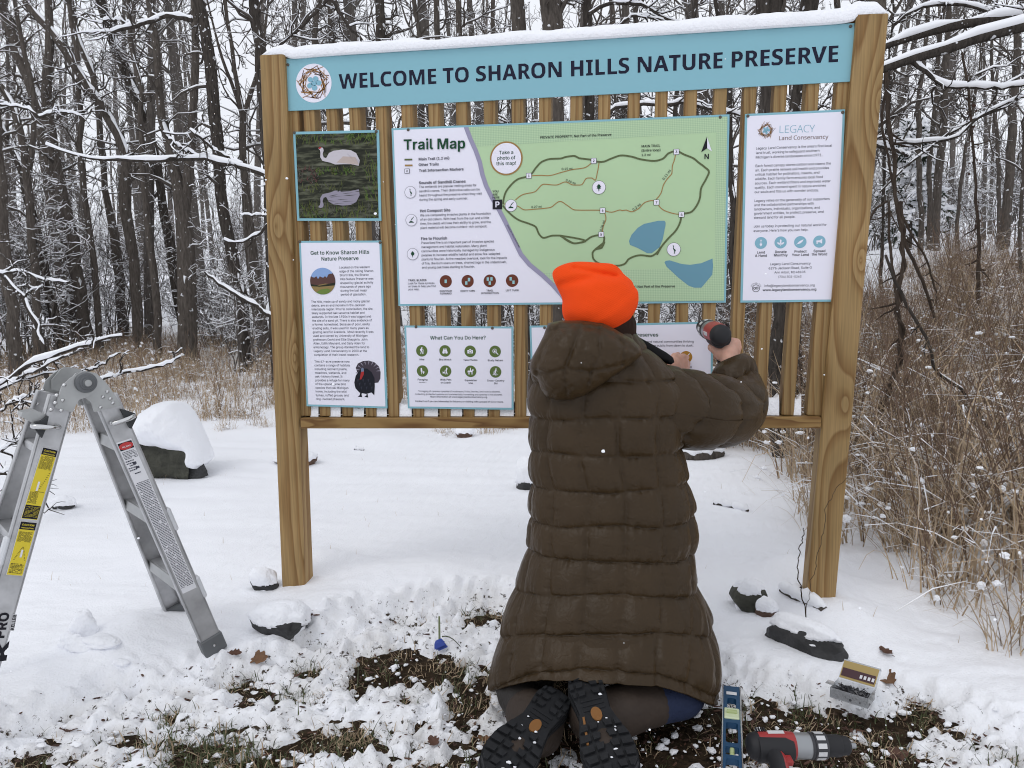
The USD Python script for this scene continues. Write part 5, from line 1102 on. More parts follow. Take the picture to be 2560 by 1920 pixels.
P.text('black', 'PRIVATE PROPERTY: Not Part of the Preserve', *t6([(853, 334)])[0], t6([(1348, 326)])[0][0], weight=600)
for s, x0, y, x1 in [('MAIN TRAIL', 523, 949, 645), ('(Entire loop)', 522, 977, 648), ('1.2 mi', 523, 1005, 582)]: P.text('black', s, *t3([(x0, y)])[0], t3([(x1, y)])[0][0], weight=550)
P.poly('black', t3([(945, 878), (907, 980), (945, 955)])); P.poly('mkw', t3([(946, 884), (946, 954), (976, 974)])); P.text('black', 'N', *t3([(925, 1024)])[0], t3([(959, 1022)])[0][0], weight=650)
P.text('green', 'Trail Map', 30, 260, 568, slope=248, weight=700)
P.poly('trail', [(40, 336), (107, 335), (107, 350), (40, 351)]); P.poly('side', [(43, 386), (109, 385), (109, 400), (43, 401)]); P.poly('mkb', [(41, 422), (85, 421), (85, 462), (41, 463)]); P.poly('mkw', [(45, 426), (81, 425), (81, 458), (45, 459)]); P.text('mkn', '#', 63, 452, cap=.0065, align='c', weight=600)
for s, x0, y, x1 in [('Main Trail (1.2 mi)', 161, 351, 430), ('Other Trails', 162, 400, 338), ('Trail Intersection Markers', 164, 450, 552), ('Sounds of Sandhill Cranes', 164, 556, 570), ('Hot Compost Site', 172, 798, 438), ('Fire to Flourish', 181, 1038, 410)]: P.text('grey', s, x0, y, x1, weight=650)
cm = cap_of('sandhill cranes. Their distinctive calls can be', 167, 692, 624)
block(['The wetlands are popular resting areas for', 'sandhill cranes. Their distinctive calls can be', 'heard throughout the preserve when they visit', 'during the spring and early summer.'], 165, 589, 168, 699, cm)
block(['We are composting invasive plants in the foundation', 'of an old cistern. With heat from the sun and a little', 'time, the seeds will lose their ability to grow, and the', 'plant material will become nutrient-rich compost.'], 174, 834, 177, 942, cm)
block(['Prescribed fire is an important part of invasive species', 'management and habitat restoration. Many plant', 'communities were historically managed by Indigenous', 'peoples to increase wildlife habitat and allow fire-adapted', 'plants to flourish. At the meadow overlook, look for the impacts', 'of fire, like burn scars on trees, charred logs in the underbrush,', 'and young oak trees starting to flourish.'], 183, 1072, 190, 1284, cm)
P.text('black', 'TRAIL BLAZES', 71, 1394, 231, weight=600); block(['Look for these symbols', 'on trees to help you find', 'your way.'], 71, 1420, 73, 1471, cm * .86)
for x, y, lab, sq in [(396, 1394, ['CONTINUE', 'FORWARD'], [(0, 0)]), (585, 1393, ['RIGHT TURN'], [(12, -14), (-12, 15)]), (776, 1390, ['TRAIL', 'INTERSECTION'], [(-16, -15), (15, -17), (1, 19)]), (969, 1388, ['LEFT TURN'], [(-12, -16), (12, 14)])]:
    P.disc('blaze', x, y, .0208)
    for dx, dy in sq: P.poly('chip', [(x + dx - 10, y + dy - 15), (x + dx + 10, y + dy - 15), (x + dx + 10, y + dy + 15), (x + dx - 10, y + dy + 15)])
    for i, s in enumerate(lab): P.text('black', s, x + 1, y + 91 + 22 * i, cap=.0058, align='c', weight=600)
material('hatch_ink', {'tc': ('texture_coordinate', {}), 'mp': ('mapping', {'rotation': (0, PI / 4, 0)}), 'ck': ('checker_texture', {'color1': (.43, .58, .36), 'color2': (.32, .47, .29), 'scale': 260.0}), 'p': ('principled_bsdf', {'roughness': .4})}, [('tc.object', 'mp.vector'), ('mp.vector', 'ck.vector'), ('ck.color', 'p.base_color')])
plain('chip_blue', (.27, .50, .52), rough=.4)
P.build(mp, [('white', 'white_field', 'print_white', 1), ('map', 'preserve_ground', 'map_green', 2), ('hatch', 'private_land', 'hatch_ink', 2.6), ('pond', 'pond', 'pond_print', 3), ('road', 'road', 'road_print', 3.2), ('side', 'side_trails', 'side_trail_print', 3.6), ('trail', 'main_trail', 'trail_print', 4), ('ring', 'round_notice', 'side_trail_print', 4), ('blaze', 'blaze_disc', 'blaze_red', 2), ('chip', 'blaze_marks', 'chip_blue', 3),
    ('mkb', 'marker_outlines', 'print_grey', 4.6), ('mkw', 'marker_field', 'print_white', 5.2), ('pbox', 'parking_sign', 'print_black', 4.6), ('pw', 'parking_letter', 'print_white', 5.4), ('mkn', 'marker_numbers', 'print_black', 6), ('green', 'headings', 'print_green', 6), ('black', 'map_lettering', 'print_black', 5), ('grey', 'body_text', 'print_grey', 4.4)], split=('mkw', 'pond', 'blaze'))
screws(mp, [(979, 835)], 640, 0, 2.572); screws(mp, [(1030, 754)], 1400, 0, 2.572)

# conservancy panel, right
lp, c = panel('conservancy_panel', [(1862.7, 285), (2112.7, 273.3), (2093.8, 754), (1851, 756.6)], 'tall white panel with bird-nest logo, four pale blue round icons and an address')
P = Print(1800, 250, 3.131); P.add('white', inset(c, .0068)); nest(P, 360, 238, .0235, 8)
P.text('lblue', 'LEGACY', 457, 259, 742, slope=251, face='noto', weight=300); P.text('brown', 'Land Conservancy', 457, 315, 847, slope=304, face='noto', weight=400)
cl = cap_of("Legacy Land Conservancy is the area's first local", 280, 876, 386)
for ls, x0, y0, x1, y1 in [(["Legacy Land Conservancy is the area's first local", 'land trust, working to safeguard southern', "Michigan's diverse landscapes since 1971."], 280, 389, 278, 459), (['Each forest canopy stores carbon and cleans the', 'air. Each prairie renews soil health and provides', 'critical habitat for pollinators, insects, and', 'wildlife. Each family farm ensures local food', 'sources. Each wetland filters and improves water', 'quality. Each moment spent in nature enriches', 'our souls and fills us with wonder and joy.'], 276, 526, 270, 730),
                           (['Legacy relies on the generosity of our supporters', 'and the collaborative partnerships with', 'landowners, individuals, organizations, and', 'government entities, to protect, preserve, and', 'steward land for all people.'], 268, 799, 264, 931), (['Join us today in protecting our natural world for', "everyone. Here's how you can help."], 263, 999, 262, 1034)]: block(ls, x0, y0, x1, y1, cl)
for nm, x, y, lab in [('shovel', 320, 1119, ('Lend', 'A Hand')), ('sprout', 474, 1115, ('Donate', 'Monthly')), ('feather', 628, 1112, ('Protect', 'Your Land')), ('horn', 777, 1108, ('Spread', 'the Word'))]:
    P.disc('lblue', x, y, .0185); icon('fig', nm, x, y, .0165)
    for i, s in enumerate(lab): P.text('black', s, x + 1, y + 83 + 26 * i, cap=.0078, align='c', weight=600)
for s, x0, y, x1 in [('Legacy Land Conservancy', 391, 1293, 709), ('6276 Jackson Road, Suite G', 378, 1326, 719), ('Ann Arbor, MI 48103', 425, 1358, 669), ('(734) 302-5263', 454, 1392, 638), ('info@legacylandconservancy.org', 347, 1463, 742)]: P.text('grey', s, x0, y, x1, weight=450)
P.text('black', 'www.legacylandconservancy.org', 333, 1496, 754, weight=650)
P.disc('black', 281, 1474, .0118, .0016); P.disc('black', 270, 1474, .0042, .0018); P.disc('black', 290, 1472, .0042, .0018)
for i, ch in enumerate('ACCREDITED'):
    a = math.radians(155 - 130 * i / 9); q = (281 + 37 * math.cos(a), 1474 - 37 * math.sin(a)); P.text('black', ch, *q, cap=.0030, align='c', weight=700, ang=math.degrees(a) - 90)
P.build(lp, [('white', 'white_field', 'print_white', 1), ('stick0', 'logo_sticks', 'print_brown', 2), ('stick1', 'logo_sticks', 'print_tan', 2.4), ('egg', 'logo_eggs', 'print_blue', 3), ('lblue', 'pale_blue_print', 'print_blue', 2), ('fig', 'icon_figures', 'print_white', 3), ('brown', 'logo_lettering', 'print_brown', 2), ('black', 'captions', 'print_black', 2), ('grey', 'body_text', 'print_grey', 2)])
screws(lp, [(218, 126), (960, 97)], 1800, 250, 3.131)

# snow on the kiosk: a ridge along the top, and pads between the slats on the rail
def snow_loft(path, w, h, n=120, seed=1, amp=.25):
    """A rounded bank of snow along a line of points."""
    path, hh = resample(np.asarray(path, float), np.broadcast_to(np.asarray(h, float), (len(path),)), n)
    s = np.arange(n); a = np.linspace(0, PI, 13)
    ends = np.clip(np.minimum(s, n - 1 - s) / 4.0, 0.08, 1) ** .5
    V = np.zeros((n, 15, 3)); prof_y = -np.cos(a) * w / 2; prof_z = np.sin(a) ** .55
    nz = meshkit.fbm(np.stack([np.repeat(path[:, 0:1] * 14, 13, 1), np.tile(a * 2.2, (n, 1)), np.full((n, 13), seed)], -1), 4) - .5
    k = ends[:, None] * (1 + amp * nz * 2)
    V[:, 1:14] = path[:, None]; V[:, 1:14, 1] += prof_y * (.85 + .15 * ends[:, None]) * (1 + .4 * amp * nz); V[:, 1:14, 2] += prof_z * hh[:, None] * k
    V[:, 0] = V[:, 1] + [0, .012, -.004]; V[:, 14] = V[:, 13] + [0, -.012, -.004]
    return grid_mesh(V)
yc = .028
tops = [(650, 137, .016), (672, 135, .030), (700, 133, .038), (730, 140, .040), (800, 134, .040), (1000, 121, .042), (1090, 115.6, .034), (1300, 102, .040), (1600, 83, .042), (1900, 64, .046), (2090, 52, .046), (2135, 45, .050), (2150, 34, .046), (2190, 31.5, .044), (2215, 31, .035), (2224, 31, .015)]
obj('snow_ridge', snow_loft([W(x, y, y=PF) * [1, 0, 1] + [0, yc, -.002] for x, y, _ in tops], .085, [h for *_, h in tops], 260, 3, .22), 'snow', kiosk, 'rounded ridge of snow along the top of the sign', smooth=True)
xs = [-1.110, -1.062, -.980, -.895, -.812, -.723, -.630, -.545, -.457, -.366, -.281, -.186, -.100, -.010, .070, .160, .244, .337, .417, .507, .575]
for i in range(len(xs) - 1):
    a_, b_ = xs[i] + .020, xs[i + 1] - .020
    if i == 0: a_ = -1.112
    sh = -.004 if xs[i] < 0 else -.012
    zr = r0[2] + (r1[2] - r0[2]) * (((a_ + b_) / 2) - r0[0]) / (r1[0] - r0[0]) + .0195
    hgt = .050 + .012 * math.sin(i * 2.3) + (.015 if xs[i] > .3 else 0)
    n = 12; u, v = np.meshgrid(np.linspace(0, 1, n), np.linspace(0, 1, n)); X_ = a_ + sh + (b_ - a_) * u; Y_ = .008 + .056 * v
    prof = np.clip(np.minimum(v, 1 - v) * 6, 0, 1) ** .5; Z_ = zr + hgt * prof * (.82 + .5 * (meshkit.fbm(np.stack([X_ * 40, Y_ * 40, 0 * X_ + i], -1), 3) - .5) + .22 * (2 * u - 1) ** 2)
    obj('snow_pad', grid_mesh(np.stack([X_, Y_, Z_], -1)), 'snow', kiosk, smooth=True)

# ---------------------------------------------------------------- the kneeling person
def c6(x, y): return 1200 + x / 2.765, 600 + y / 2.765
def c8(x, y): return 1150 + x / 2.602, 1350 + y / 2.602
material('coat_cloth', {'tc': ('texture_coordinate', {}), 'n1': ('noise_texture', {'scale': 55.0, 'detail': 4.0, 'distortion': 1.4}), 'n2': ('noise_texture', {'scale': 500.0, 'detail': 2.0}), 'ad': ('math', {'math_type': 'multiply_add', 'value2': .12}), 'bp': ('bump', {'strength': .8, 'distance': .0028}),
    'v': ('noise_texture', {'scale': 6.0, 'detail': 4.0}), 'r': ('rgb_ramp', {'ramp': [(.3, (.031, .019, .0082)), (.7, (.043, .0265, .0122))]}), 'p': ('principled_bsdf', {'roughness': .36, 'specular_ior_level': .20})},
    [('tc.object', 'n1.vector'), ('tc.object', 'n2.vector'), ('n2.fac', 'ad.value1'), ('n1.fac', 'ad.value3'), ('ad.value', 'bp.height'), ('bp.normal', 'p.normal'), ('tc.object', 'v.vector'), ('v.fac', 'r.fac'), ('r.color', 'p.base_color')])
plain('coat_lining', (0.010, 0.010, 0.011), rough=0.9, spec=0.1)
plain('orange_knit', (0.93, 0.105, 0.010), rough=0.85, spec=0.15, sheen_weight=0.25, sheen_roughness=0.5)
material('orange_knit', {'tc': ('texture_coordinate', {}), 'mp': ('mapping', {'rotation': (0, .45, 0)}), 'w': ('wave_texture', {'scale': 95.0, 'distortion': 1.2, 'bands_direction': 'x'}), 'w2': ('wave_texture', {'scale': 70.0, 'distortion': 1.0, 'bands_direction': 'z'}), 'a': ('math', {'math_type': 'multiply'}), 'bp': ('bump', {'strength': .6, 'distance': .006}),
    'p': ('principled_bsdf', {'base_color': (.97, .080, .008), 'roughness': .85, 'specular_ior_level': .15, 'sheen_weight': 0.0})}, [('tc.object', 'mp.vector'), ('mp.vector', 'w.vector'), ('mp.vector', 'w2.vector'), ('w.fac', 'a.value1'), ('w2.fac', 'a.value2'), ('a.value', 'bp.height'), ('bp.normal', 'p.normal')])
plain('skin', (0.50, 0.285, 0.215), rough=0.5, spec=0.4, subsurface_weight=0.12, subsurface_radius=(1.0, .35, .2), subsurface_scale=.004, var=.12, vscale=40.0)
plain('hair', (0.024, 0.012, 0.008), rough=0.75, spec=.1, bump=.004, bscale=60.0)
plain('boot_brown', (0.040, 0.028, 0.021), rough=0.7, spec=.3, bump=.002, bscale=90.0, var=.25, vscale=12.0)
plain('boot_panel', (0.017, 0.014, 0.012), rough=0.6, spec=.35, bump=.002, bscale=120.0)
plain('rubber', (0.009, 0.0095, 0.011), rough=0.55, spec=.32, bump=.0008, bscale=200.0, var=.25, vscale=25.0)
plain('badge_orange', (0.20, 0.085, 0.020), rough=0.5)
plain('denim', (0.009, 0.018, 0.055), rough=0.8, bump=.003, bscale=120.0)
PERSON_AT = (0.09, -0.50, 0.0)
person = thing('person', 'person in long brown quilted coat and orange knit hat, kneeling back turned, raising a drill', 'person', PERSON_AT)

def quilt(s, t, seam_w=.094, seam_h=.090, s0=.035, t0=0.0, puff=.015, seed=1, gather=.0035):
    """Down-coat relief over surface lengths s (across) and t (down): pillows between stitched seams, gathers beside the seams."""
    jit = .012 * (meshkit.noise(np.stack([s * 7, t * 0 + np.floor((t - t0) / seam_h + .5), 0 * s + seed], -1), seed) - .5)
    fh = ((t + jit - t0) / seam_h) % 1.0; fv = ((s - s0 + .006 * np.sin(t * 23)) / seam_w) % 1.0
    dh = np.minimum(fh, 1 - fh) * seam_h; dv = np.minimum(fv, 1 - fv) * seam_w
    ph = np.clip(fh ** .55 * (1 - fh) ** .38 * 1.9, 0, 1.2); pv = 1 - .62 * np.exp(-(dv / .011) ** 1.0) - .10 * np.cos(2 * PI * fv) * 0
    cell = meshkit.noise(np.stack([np.floor((s - s0) / seam_w) * 3.1, np.floor((t - t0) / seam_h) * 2.7, 0 * s + seed], -1), seed + 2)
    d = puff * ph * pv * (.75 + .5 * cell)
    g = meshkit.fbm(np.stack([s * 62, t * 11, 0 * s + seed], -1), 3, seed + 3) - .5
    g2 = meshkit.fbm(np.stack([s * 16, t * 60, 0 * s + seed], -1), 3, seed + 7) - .5
    return d + gather * 2.4 * g * np.exp(-dh / .022) + gather * 1.2 * g2 * np.exp(-dv / .018) + .006 * (meshkit.fbm(np.stack([s * 9, t * 9, 0 * s + seed], -1), 3, seed + 5) - .5)

# the coat's body: rings read off the back view, from the neck down to the hem
rows = np.array([  # side row, left, right, centre y, half depth, back row shift
    (792, 1440, 1545, -.47, .060, 0), (812, 1405, 1572, -.47, .085, 0), (845, 1370, 1596, -.47, .110, 0), (900, 1340, 1650, -.465, .130, 0), (972, 1326, 1712, -.465, .145, 0), (1047, 1325, 1712, -.465, .15, 0), (1128, 1325, 1708, -.465, .15, 0),
    (1204, 1329, 1722, -.465, .155, 0), (1261, 1326, 1737, -.47, .16, 0), (1319, 1327, 1740, -.475, .165, 0), (1366, 1322, 1735, -.48, .17, -6), (1423, 1306, 1739, -.485, .18, -18), (1493, 1281, 1760, -.495, .195, -36), (1562, 1259, 1780, -.505, .21, -62),
    (1620, 1248, 1788, -.515, .225, -88), (1666, 1239, 1792, -.52, .235, -112), (1712, 1230, 1793, -.525, .24, -136)], float)
NR, NA = 330, 400
from scipy.interpolate import PchipInterpolator
pr = PchipInterpolator(np.arange(len(rows)), rows, axis=0)(np.linspace(0, len(rows) - 1, NR))
La, Ra = W(pr[:, 1], pr[:, 0], y=-.47), W(pr[:, 2], pr[:, 0], y=-.47)
th = np.linspace(-PI, PI, NA); e_ = (2 / np.linspace(2.4, 3.0, NR))[:, None]
for k in range(1):
    La = CAM + (La - CAM) * ((pr[:, 3] - CAM[1]) / (La[:, 1] - CAM[1]))[:, None]; Ra = CAM + (Ra - CAM) * ((pr[:, 3] - CAM[1]) / (Ra[:, 1] - CAM[1]))[:, None]
xc, hw, zs = (La[:, 0] + Ra[:, 0]) / 2, (Ra[:, 0] - La[:, 0]) / 2, (La[:, 2] + Ra[:, 2]) / 2
lift = np.interp(np.arange(NR), np.arange(NR), -pr[:, 5]) * 1.95 / FPX
S_, C_ = np.sin(th), np.cos(th)
ex = np.sign(S_)[None] * np.abs(S_)[None] ** e_; ey = np.sign(C_)[None] * np.abs(C_)[None] ** e_
hw2 = hw - .012; bb = pr[:, 4] - .008
base = np.stack([xc[:, None] + hw2[:, None] * ex, pr[:, 3][:, None] - bb[:, None] * ey, zs[:, None] + lift[:, None] * np.clip(C_, 0, 1) ** 1.6 - (.05 * smoothstep(NR * .55, 0, np.arange(NR)))[:, None] * 0], -1)
nrm = norm(np.stack([np.broadcast_to(S_, (NR, NA)), np.broadcast_to(-C_, (NR, NA)), 0 * base[..., 0]], -1))
sl = np.cumsum(np.linalg.norm(np.diff(base, axis=1, prepend=base[:, :1]), axis=-1), 1); sl -= sl[:, NA // 2][:, None]
sl = sl * (.55 / .55)
tl = np.cumsum(np.linalg.norm(np.diff(base[:, NA // 2], axis=0, prepend=base[:1, NA // 2]), axis=-1))
T2 = np.broadcast_to(tl[:, None], sl.shape) + .012 * np.sin(sl * 5 + 1) + .018 * (meshkit.noise(np.stack([sl * 4, tl[:, None] * 6 + 0 * sl, 0 * sl], -1), 91) - .5)
fade = smoothstep(0, .10, tl)[:, None]
disp = quilt(sl, T2, puff=.0175, t0=.03, seed=3, gather=.0085) * fade
low = smoothstep(NR * .62, NR * .95, np.arange(NR))[:, None]
disp = disp + low * .034 * (meshkit.fbm(np.stack([sl * 6.5, T2 * 4 + sl * 1.5, 0 * sl + 9], -1), 3, 77) - .5) + .010 * (meshkit.fbm(np.stack([sl * 3.5, T2 * 9, 0 * sl], -1), 3, 71) - .5)
V = base + nrm * disp[..., None]
# hem turned under
hem = V[-1:] + np.array([0, 0, .012]) - nrm[-1:] * .022; hem2 = V[-1:] + np.array([0, 0, .09]) - nrm[-1:] * .05
V = np.vstack([V, V[-1:] - nrm[-1:] * .008 - [0, 0, .004], hem, hem2])
coat = obj('coat', grid_mesh(V), 'coat_cloth', person, smooth=True)

def sleeve(name, pts, rad, seed, n=150, na=110, puff=.015, seam_h=.092, flat=1.0, parent=None):
    """A quilted sleeve along points with radii, stitched round the arm."""
    P, Rr = resample(np.asarray(pts, float), np.asarray(rad, float), n)
    from scipy.ndimage import gaussian_filter1d
    P = gaussian_filter1d(P, 5, axis=0, mode='nearest')
    t = norm(np.gradient(P, axis=0)); a = np.zeros_like(t); a[0] = norm(np.cross(t[0], [0, 0, 1.0]))
    for i in range(1, n): a[i] = norm(a[i - 1] - t[i] * (a[i - 1] @ t[i]))
    b = np.cross(t, a); an = np.linspace(0, 2 * PI, na)
    N_ = np.cos(an)[None, :, None] * a[:, None] + np.sin(an)[None, :, None] * b[:, None]
    s = an[None] * Rr.mean() + 0 * Rr[:, None]; tt = np.cumsum(np.linalg.norm(np.diff(P, axis=0, prepend=P[:1]), axis=1))
    TT_ = tt[:, None] + .014 * np.sin(an * 2 + seed)[None] + .010 * np.sin(an * 3)[None]
    d = quilt(s + 0 * TT_, TT_, seam_w=.6, seam_h=seam_h, s0=.1, puff=puff, seed=seed, gather=.0085)
    end = smoothstep(1.0, .93, np.linspace(0, 1, n))[:, None]
    V = P[:, None] + N_ * (Rr[:, None] + d * (.3 + .7 * end))[..., None]
    V = np.vstack([P[:1, None] + 0 * V[:1], V, P[-1:, None] + N_[-1:] * (Rr[-1] - .012), P[-1:, None] - t[-1] * .05 + N_[-1:] * (Rr[-1] - .016)])
    return obj(name, grid_mesh(V), 'coat_cloth', parent or person, smooth=True)
sh = W(*c6(1160, 1130), y=-.470)
rs = [sh, W(*c6(1350, 1160), y=-.455), W(*c6(1560, 1190), y=-.42), W(*c6(1720, 1180), y=-.36), W(*c6(1785, 1105), y=-.315), W(*c6(1775, 1000), y=-.285), W(*c6(1757, 890), y=-.265), W(*c6(1728, 815), y=-.255)]
sleeve('sleeve', rs, [.098, .098, .094, .084, .072, .058, .048, .040], 5, puff=.015, n=170)
ls = [W(1425, 935, y=-.47), W(1410, 1010, y=-.38), W(1420, 1060, y=-.28), W(1520, 1010, y=-.18), W(1600, 950, y=-.12), W(1652, 918, y=-.095)]
sleeve('sleeve', ls, [.10, .085, .07, .058, .048, .036], 6, n=90, na=60)

def inflated(poly, y0, Hf, Hb, Rr, res, grooves=(), gd=.010, gw=.006, seed=0, rough=.006, px=True):
    """A pillow over an outline in the picture's plane y0: bulges Hf towards the viewer, Hb away, rounded within Rr of its rim."""
    from scipy.spatial import Delaunay
    ol = np.array([W(*q, y=y0)[[0, 2]] for q in poly]); PG = Polygon(ol).buffer(.012, quad_segs=6).buffer(-.012, quad_segs=6)
    ring = np.array([PG.exterior.interpolate(d).coords[0] for d in np.arange(0, PG.length, res)])
    x0, z0, x1, z1 = PG.bounds; gx_, gz_ = np.meshgrid(np.arange(x0, x1, res), np.arange(z0, z1, res)); g = np.column_stack([gx_.ravel(), gz_.ravel()]); g[:, 0] += np.tile(np.arange(gx_.shape[0]) % 2 * res / 2, (gx_.shape[1], 1)).T.ravel()
    ptsg = shapely.points(g); inn = shapely.contains(PG.buffer(-res * .6), ptsg); q = np.vstack([ring, g[inn]]); nb_ = len(ring)
    tri = Delaunay(q).simplices; cen = q[tri].mean(1); tri = tri[shapely.contains(PG, shapely.points(cen))]
    a = q[tri]; cr = (a[:, 1, 0] - a[:, 0, 0]) * (a[:, 2, 1] - a[:, 0, 1]) - (a[:, 1, 1] - a[:, 0, 1]) * (a[:, 2, 0] - a[:, 0, 0]); tri[cr < 0] = tri[cr < 0][:, ::-1]
    d = shapely.distance(PG.exterior, shapely.points(q)); k = np.sqrt(np.clip(1 - (1 - np.clip(d / Rr, 0, 1)) ** 2, 0, 1)); k[:nb_] = 0
    f = k * Hf * (1 + .25 * (meshkit.fbm(np.column_stack([q * 11, 0 * q[:, 0] + seed]), 3, seed) - .5)) + k * rough * 2 * (meshkit.fbm(np.column_stack([q * 45, 0 * q[:, 0] + seed]), 3, seed + 1) - .5)
    for gv in grooves:
        L = LineString([W(*p_, y=y0)[[0, 2]] for p_ in gv]); dd = shapely.distance(L, shapely.points(q)); f -= gd * np.exp(-(dd / gw) ** 1.3) * np.clip(k * 1.5, 0, 1)
        ga = meshkit.noise(np.column_stack([q * 90, 0 * q[:, 0] + seed]), seed + 4) - .5; f += .006 * ga * np.exp(-(dd / .02)) * k
    A = np.column_stack([q[:, 0], y0 - f, q[:, 1]]); B = np.column_stack([q[:, 0], y0 + k * Hb, q[:, 1]])
    mp_ = np.arange(len(q)); mp_[nb_:] += len(q) - nb_ + 0
    B2 = B[nb_:]; idx = np.concatenate([np.arange(nb_), len(q) + np.arange(len(q) - nb_)])
    return np.vstack([A, B2]), np.vstack([tri, idx[tri][:, ::-1]])
hood_ol = [c6(*q) for q in [(470, 575), (560, 556), (700, 556), (850, 575), (905, 600), (990, 650), (1060, 690), (1110, 740), (1122, 790), (1090, 825), (1000, 890), (900, 960), (800, 1030), (730, 1075), (640, 1108), (540, 1110), (460, 1085), (420, 1030), (400, 960), (360, 930), (340, 880), (350, 830), (400, 740), (440, 660)]]
hg = [[c6(*q) for q in g] for g in [[(560, 580), (450, 730), (405, 860), (400, 960)], [(700, 600), (640, 780), (600, 880), (605, 1110)], [(830, 600), (835, 780), (775, 890), (730, 1060)], [(360, 900), (480, 905), (600, 872), (780, 892), (1000, 850), (1110, 800)], [(455, 640), (560, 600), (700, 592), (850, 612), (980, 690), (1090, 780)], [(930, 640), (1000, 720), (985, 850)]]]
obj('hood', inflated(hood_ol, -.60, .075, .07, .085, .0042, hg, .008, .005, 4, .004), 'coat_cloth', person, smooth=True)
obj('collar_lining', inflated([c6(*q) for q in [(960, 620), (1060, 650), (1180, 715), (1290, 778), (1335, 812), (1345, 845), (1320, 862), (1240, 845), (1110, 850), (1040, 760)]], -.42, .02, .02, .02, .006), 'coat_lining', person, smooth=True)

# knit hat
def hat_pt(x, y, yy=-.50): return W(*c6(x, y), y=yy)
ku = 2.09 / FPX / 2.765
cu0, cu1 = hat_pt(735, 556), hat_pt(1010, 368); cn = norm(np.cross(cu1 - cu0, [0, 1.0, .12])); cn = cn if cn[2] < 0 else -cn
ca, sa = math.cos(math.radians(22)), math.sin(math.radians(22)); Rt = np.array([[ca, 0, sa], [0, 1, 0], [-sa, 0, ca]]).T
def hat_post(X, D):
    s = (X - cu0) @ cn; D = D - .0042 * smoothstep(-.009, .009, s) + .0022 * np.exp(-(s / .007) ** 2)
    g0, g1 = hat_pt(640, 190, -.58), hat_pt(935, 248, -.58); ab = g1 - g0; t = np.clip(((X - g0) @ ab) / (ab @ ab), 0, 1); q = X - g0 - t[..., None] * ab
    D = D + .011 * np.exp(-(np.linalg.norm(q[..., [0, 2]], axis=-1) / .007) ** 1.5) * (X[..., 1] < -.46)
    g0, g1 = hat_pt(560, 300, -.58), hat_pt(760, 262, -.58); ab = g1 - g0; t = np.clip(((X - g0) @ ab) / (ab @ ab), 0, 1); q = X - g0 - t[..., None] * ab
    D = D + .008 * np.exp(-(np.linalg.norm(q[..., [0, 2]], axis=-1) / .010) ** 2) * (X[..., 1] < -.46)
    D = D + .010 * (meshkit.fbm(X * [13, 13, 22] + 5, 2, 3) - .5)
    bot = (X - hat_pt(955, 618)) @ cn; return np.maximum(D, bot - .004)
hat = metaballs([('e', hat_pt(822, 440), (.098, .112, .082), Rt), ('e', hat_pt(800, 345), (.090, .095, .050)), ('e', hat_pt(728, 222), (.082, .060, .026), None), ('e', hat_pt(660, 268), (.056, .060, .034)), ('e', hat_pt(900, 235), (.018, .040, .018))], .0042, k=.026, post=hat_post)
hat = relax(hat, 3)
obj('knit_hat', hat, 'orange_knit', person, smooth=True)
obj('hair', metaballs([('e', headc + [.012, -.012, -.035], (.076, .088, .085)), ('e', headc + [.055, .0, -.05], (.035, .05, .06))], .007, k=.02), 'hair', person, smooth=True) if False else obj('hair', inflated([c6(*q) for q in [(930, 610), (1000, 585), (1045, 530), (1076, 545), (1082, 600), (1080, 645), (1070, 668), (1030, 655), (985, 640)]], -.47, .03, .05, .03, .006), 'hair', person, smooth=True)

# the body inside the clothes, with the two hands
def chain(pts, rr): return [(np.asarray(pts[i]), rr[i], np.asarray(pts[i + 1]), rr[i + 1]) for i in range(len(pts) - 1)]
headc = hat_pt(835, 500, -.47)
obj('hair', metaballs([('e', headc + [.010, -.016, -.035], (.076, .086, .082)), ('e', headc + [.052, .0, -.045], (.036, .05, .058))], .007, k=.02), 'hair', person, smooth=True)
neck0 = W(1505, 860, y=-.465); pelvis = np.array([xc[NR // 2] + .01, -.48, .42])
kneeR, kneeL = W(1712, 1738, z=.030), W(1290, 1718, z=.030)
heelR, heelL = W(*c8(795, 880), y=-.745), W(*c8(640, 1000), y=-.775)
toeR, toeL = W(*c8(1045, 1560), z=.050), W(*c8(215, 1540), z=.045)
wristR, wristL = rs[-1], ls[-1]
core = metaballs([('e', headc, (.072, .09, .10)), ('e', headc + [.03, .06, -.06], (.045, .05, .05))] + chain([headc + [.045, .105, -.02], headc + [.05, .115, -.04]], [.012, .014]) + chain([headc + [0, 0, -.08], neck0], [.055, .058]) + chain([neck0 + [0, 0, -.06], pelvis], [.12, .14]) +
    chain([sh + [-.03, 0, .02], rs[2], rs[4], wristR], [.055, .05, .042, .029]) + chain([ls[0], ls[2], wristL], [.055, .045, .03]) + chain([pelvis + [.05, 0, -.09], kneeR * .5 + pelvis * .5 + [.0, .02, -.03], kneeR + [-.03, .02, .01]], [.08, .055, .032]) + chain([pelvis + [-.05, 0, -.09], kneeL * .5 + pelvis * .5 + [.0, .02, -.03], kneeL + [.03, .02, .01]], [.08, .055, .032]) +
    chain([kneeR + [-.03, .02, .01], kneeR * .7 + heelR * .3 + [0, .01, -.02]], [.03, .02]) + chain([kneeL + [.03, .02, .01], kneeL * .7 + heelL * .3 + [0, .01, -.02]], [.03, .02]), .016, k=.03)
core = relax(core, 6)
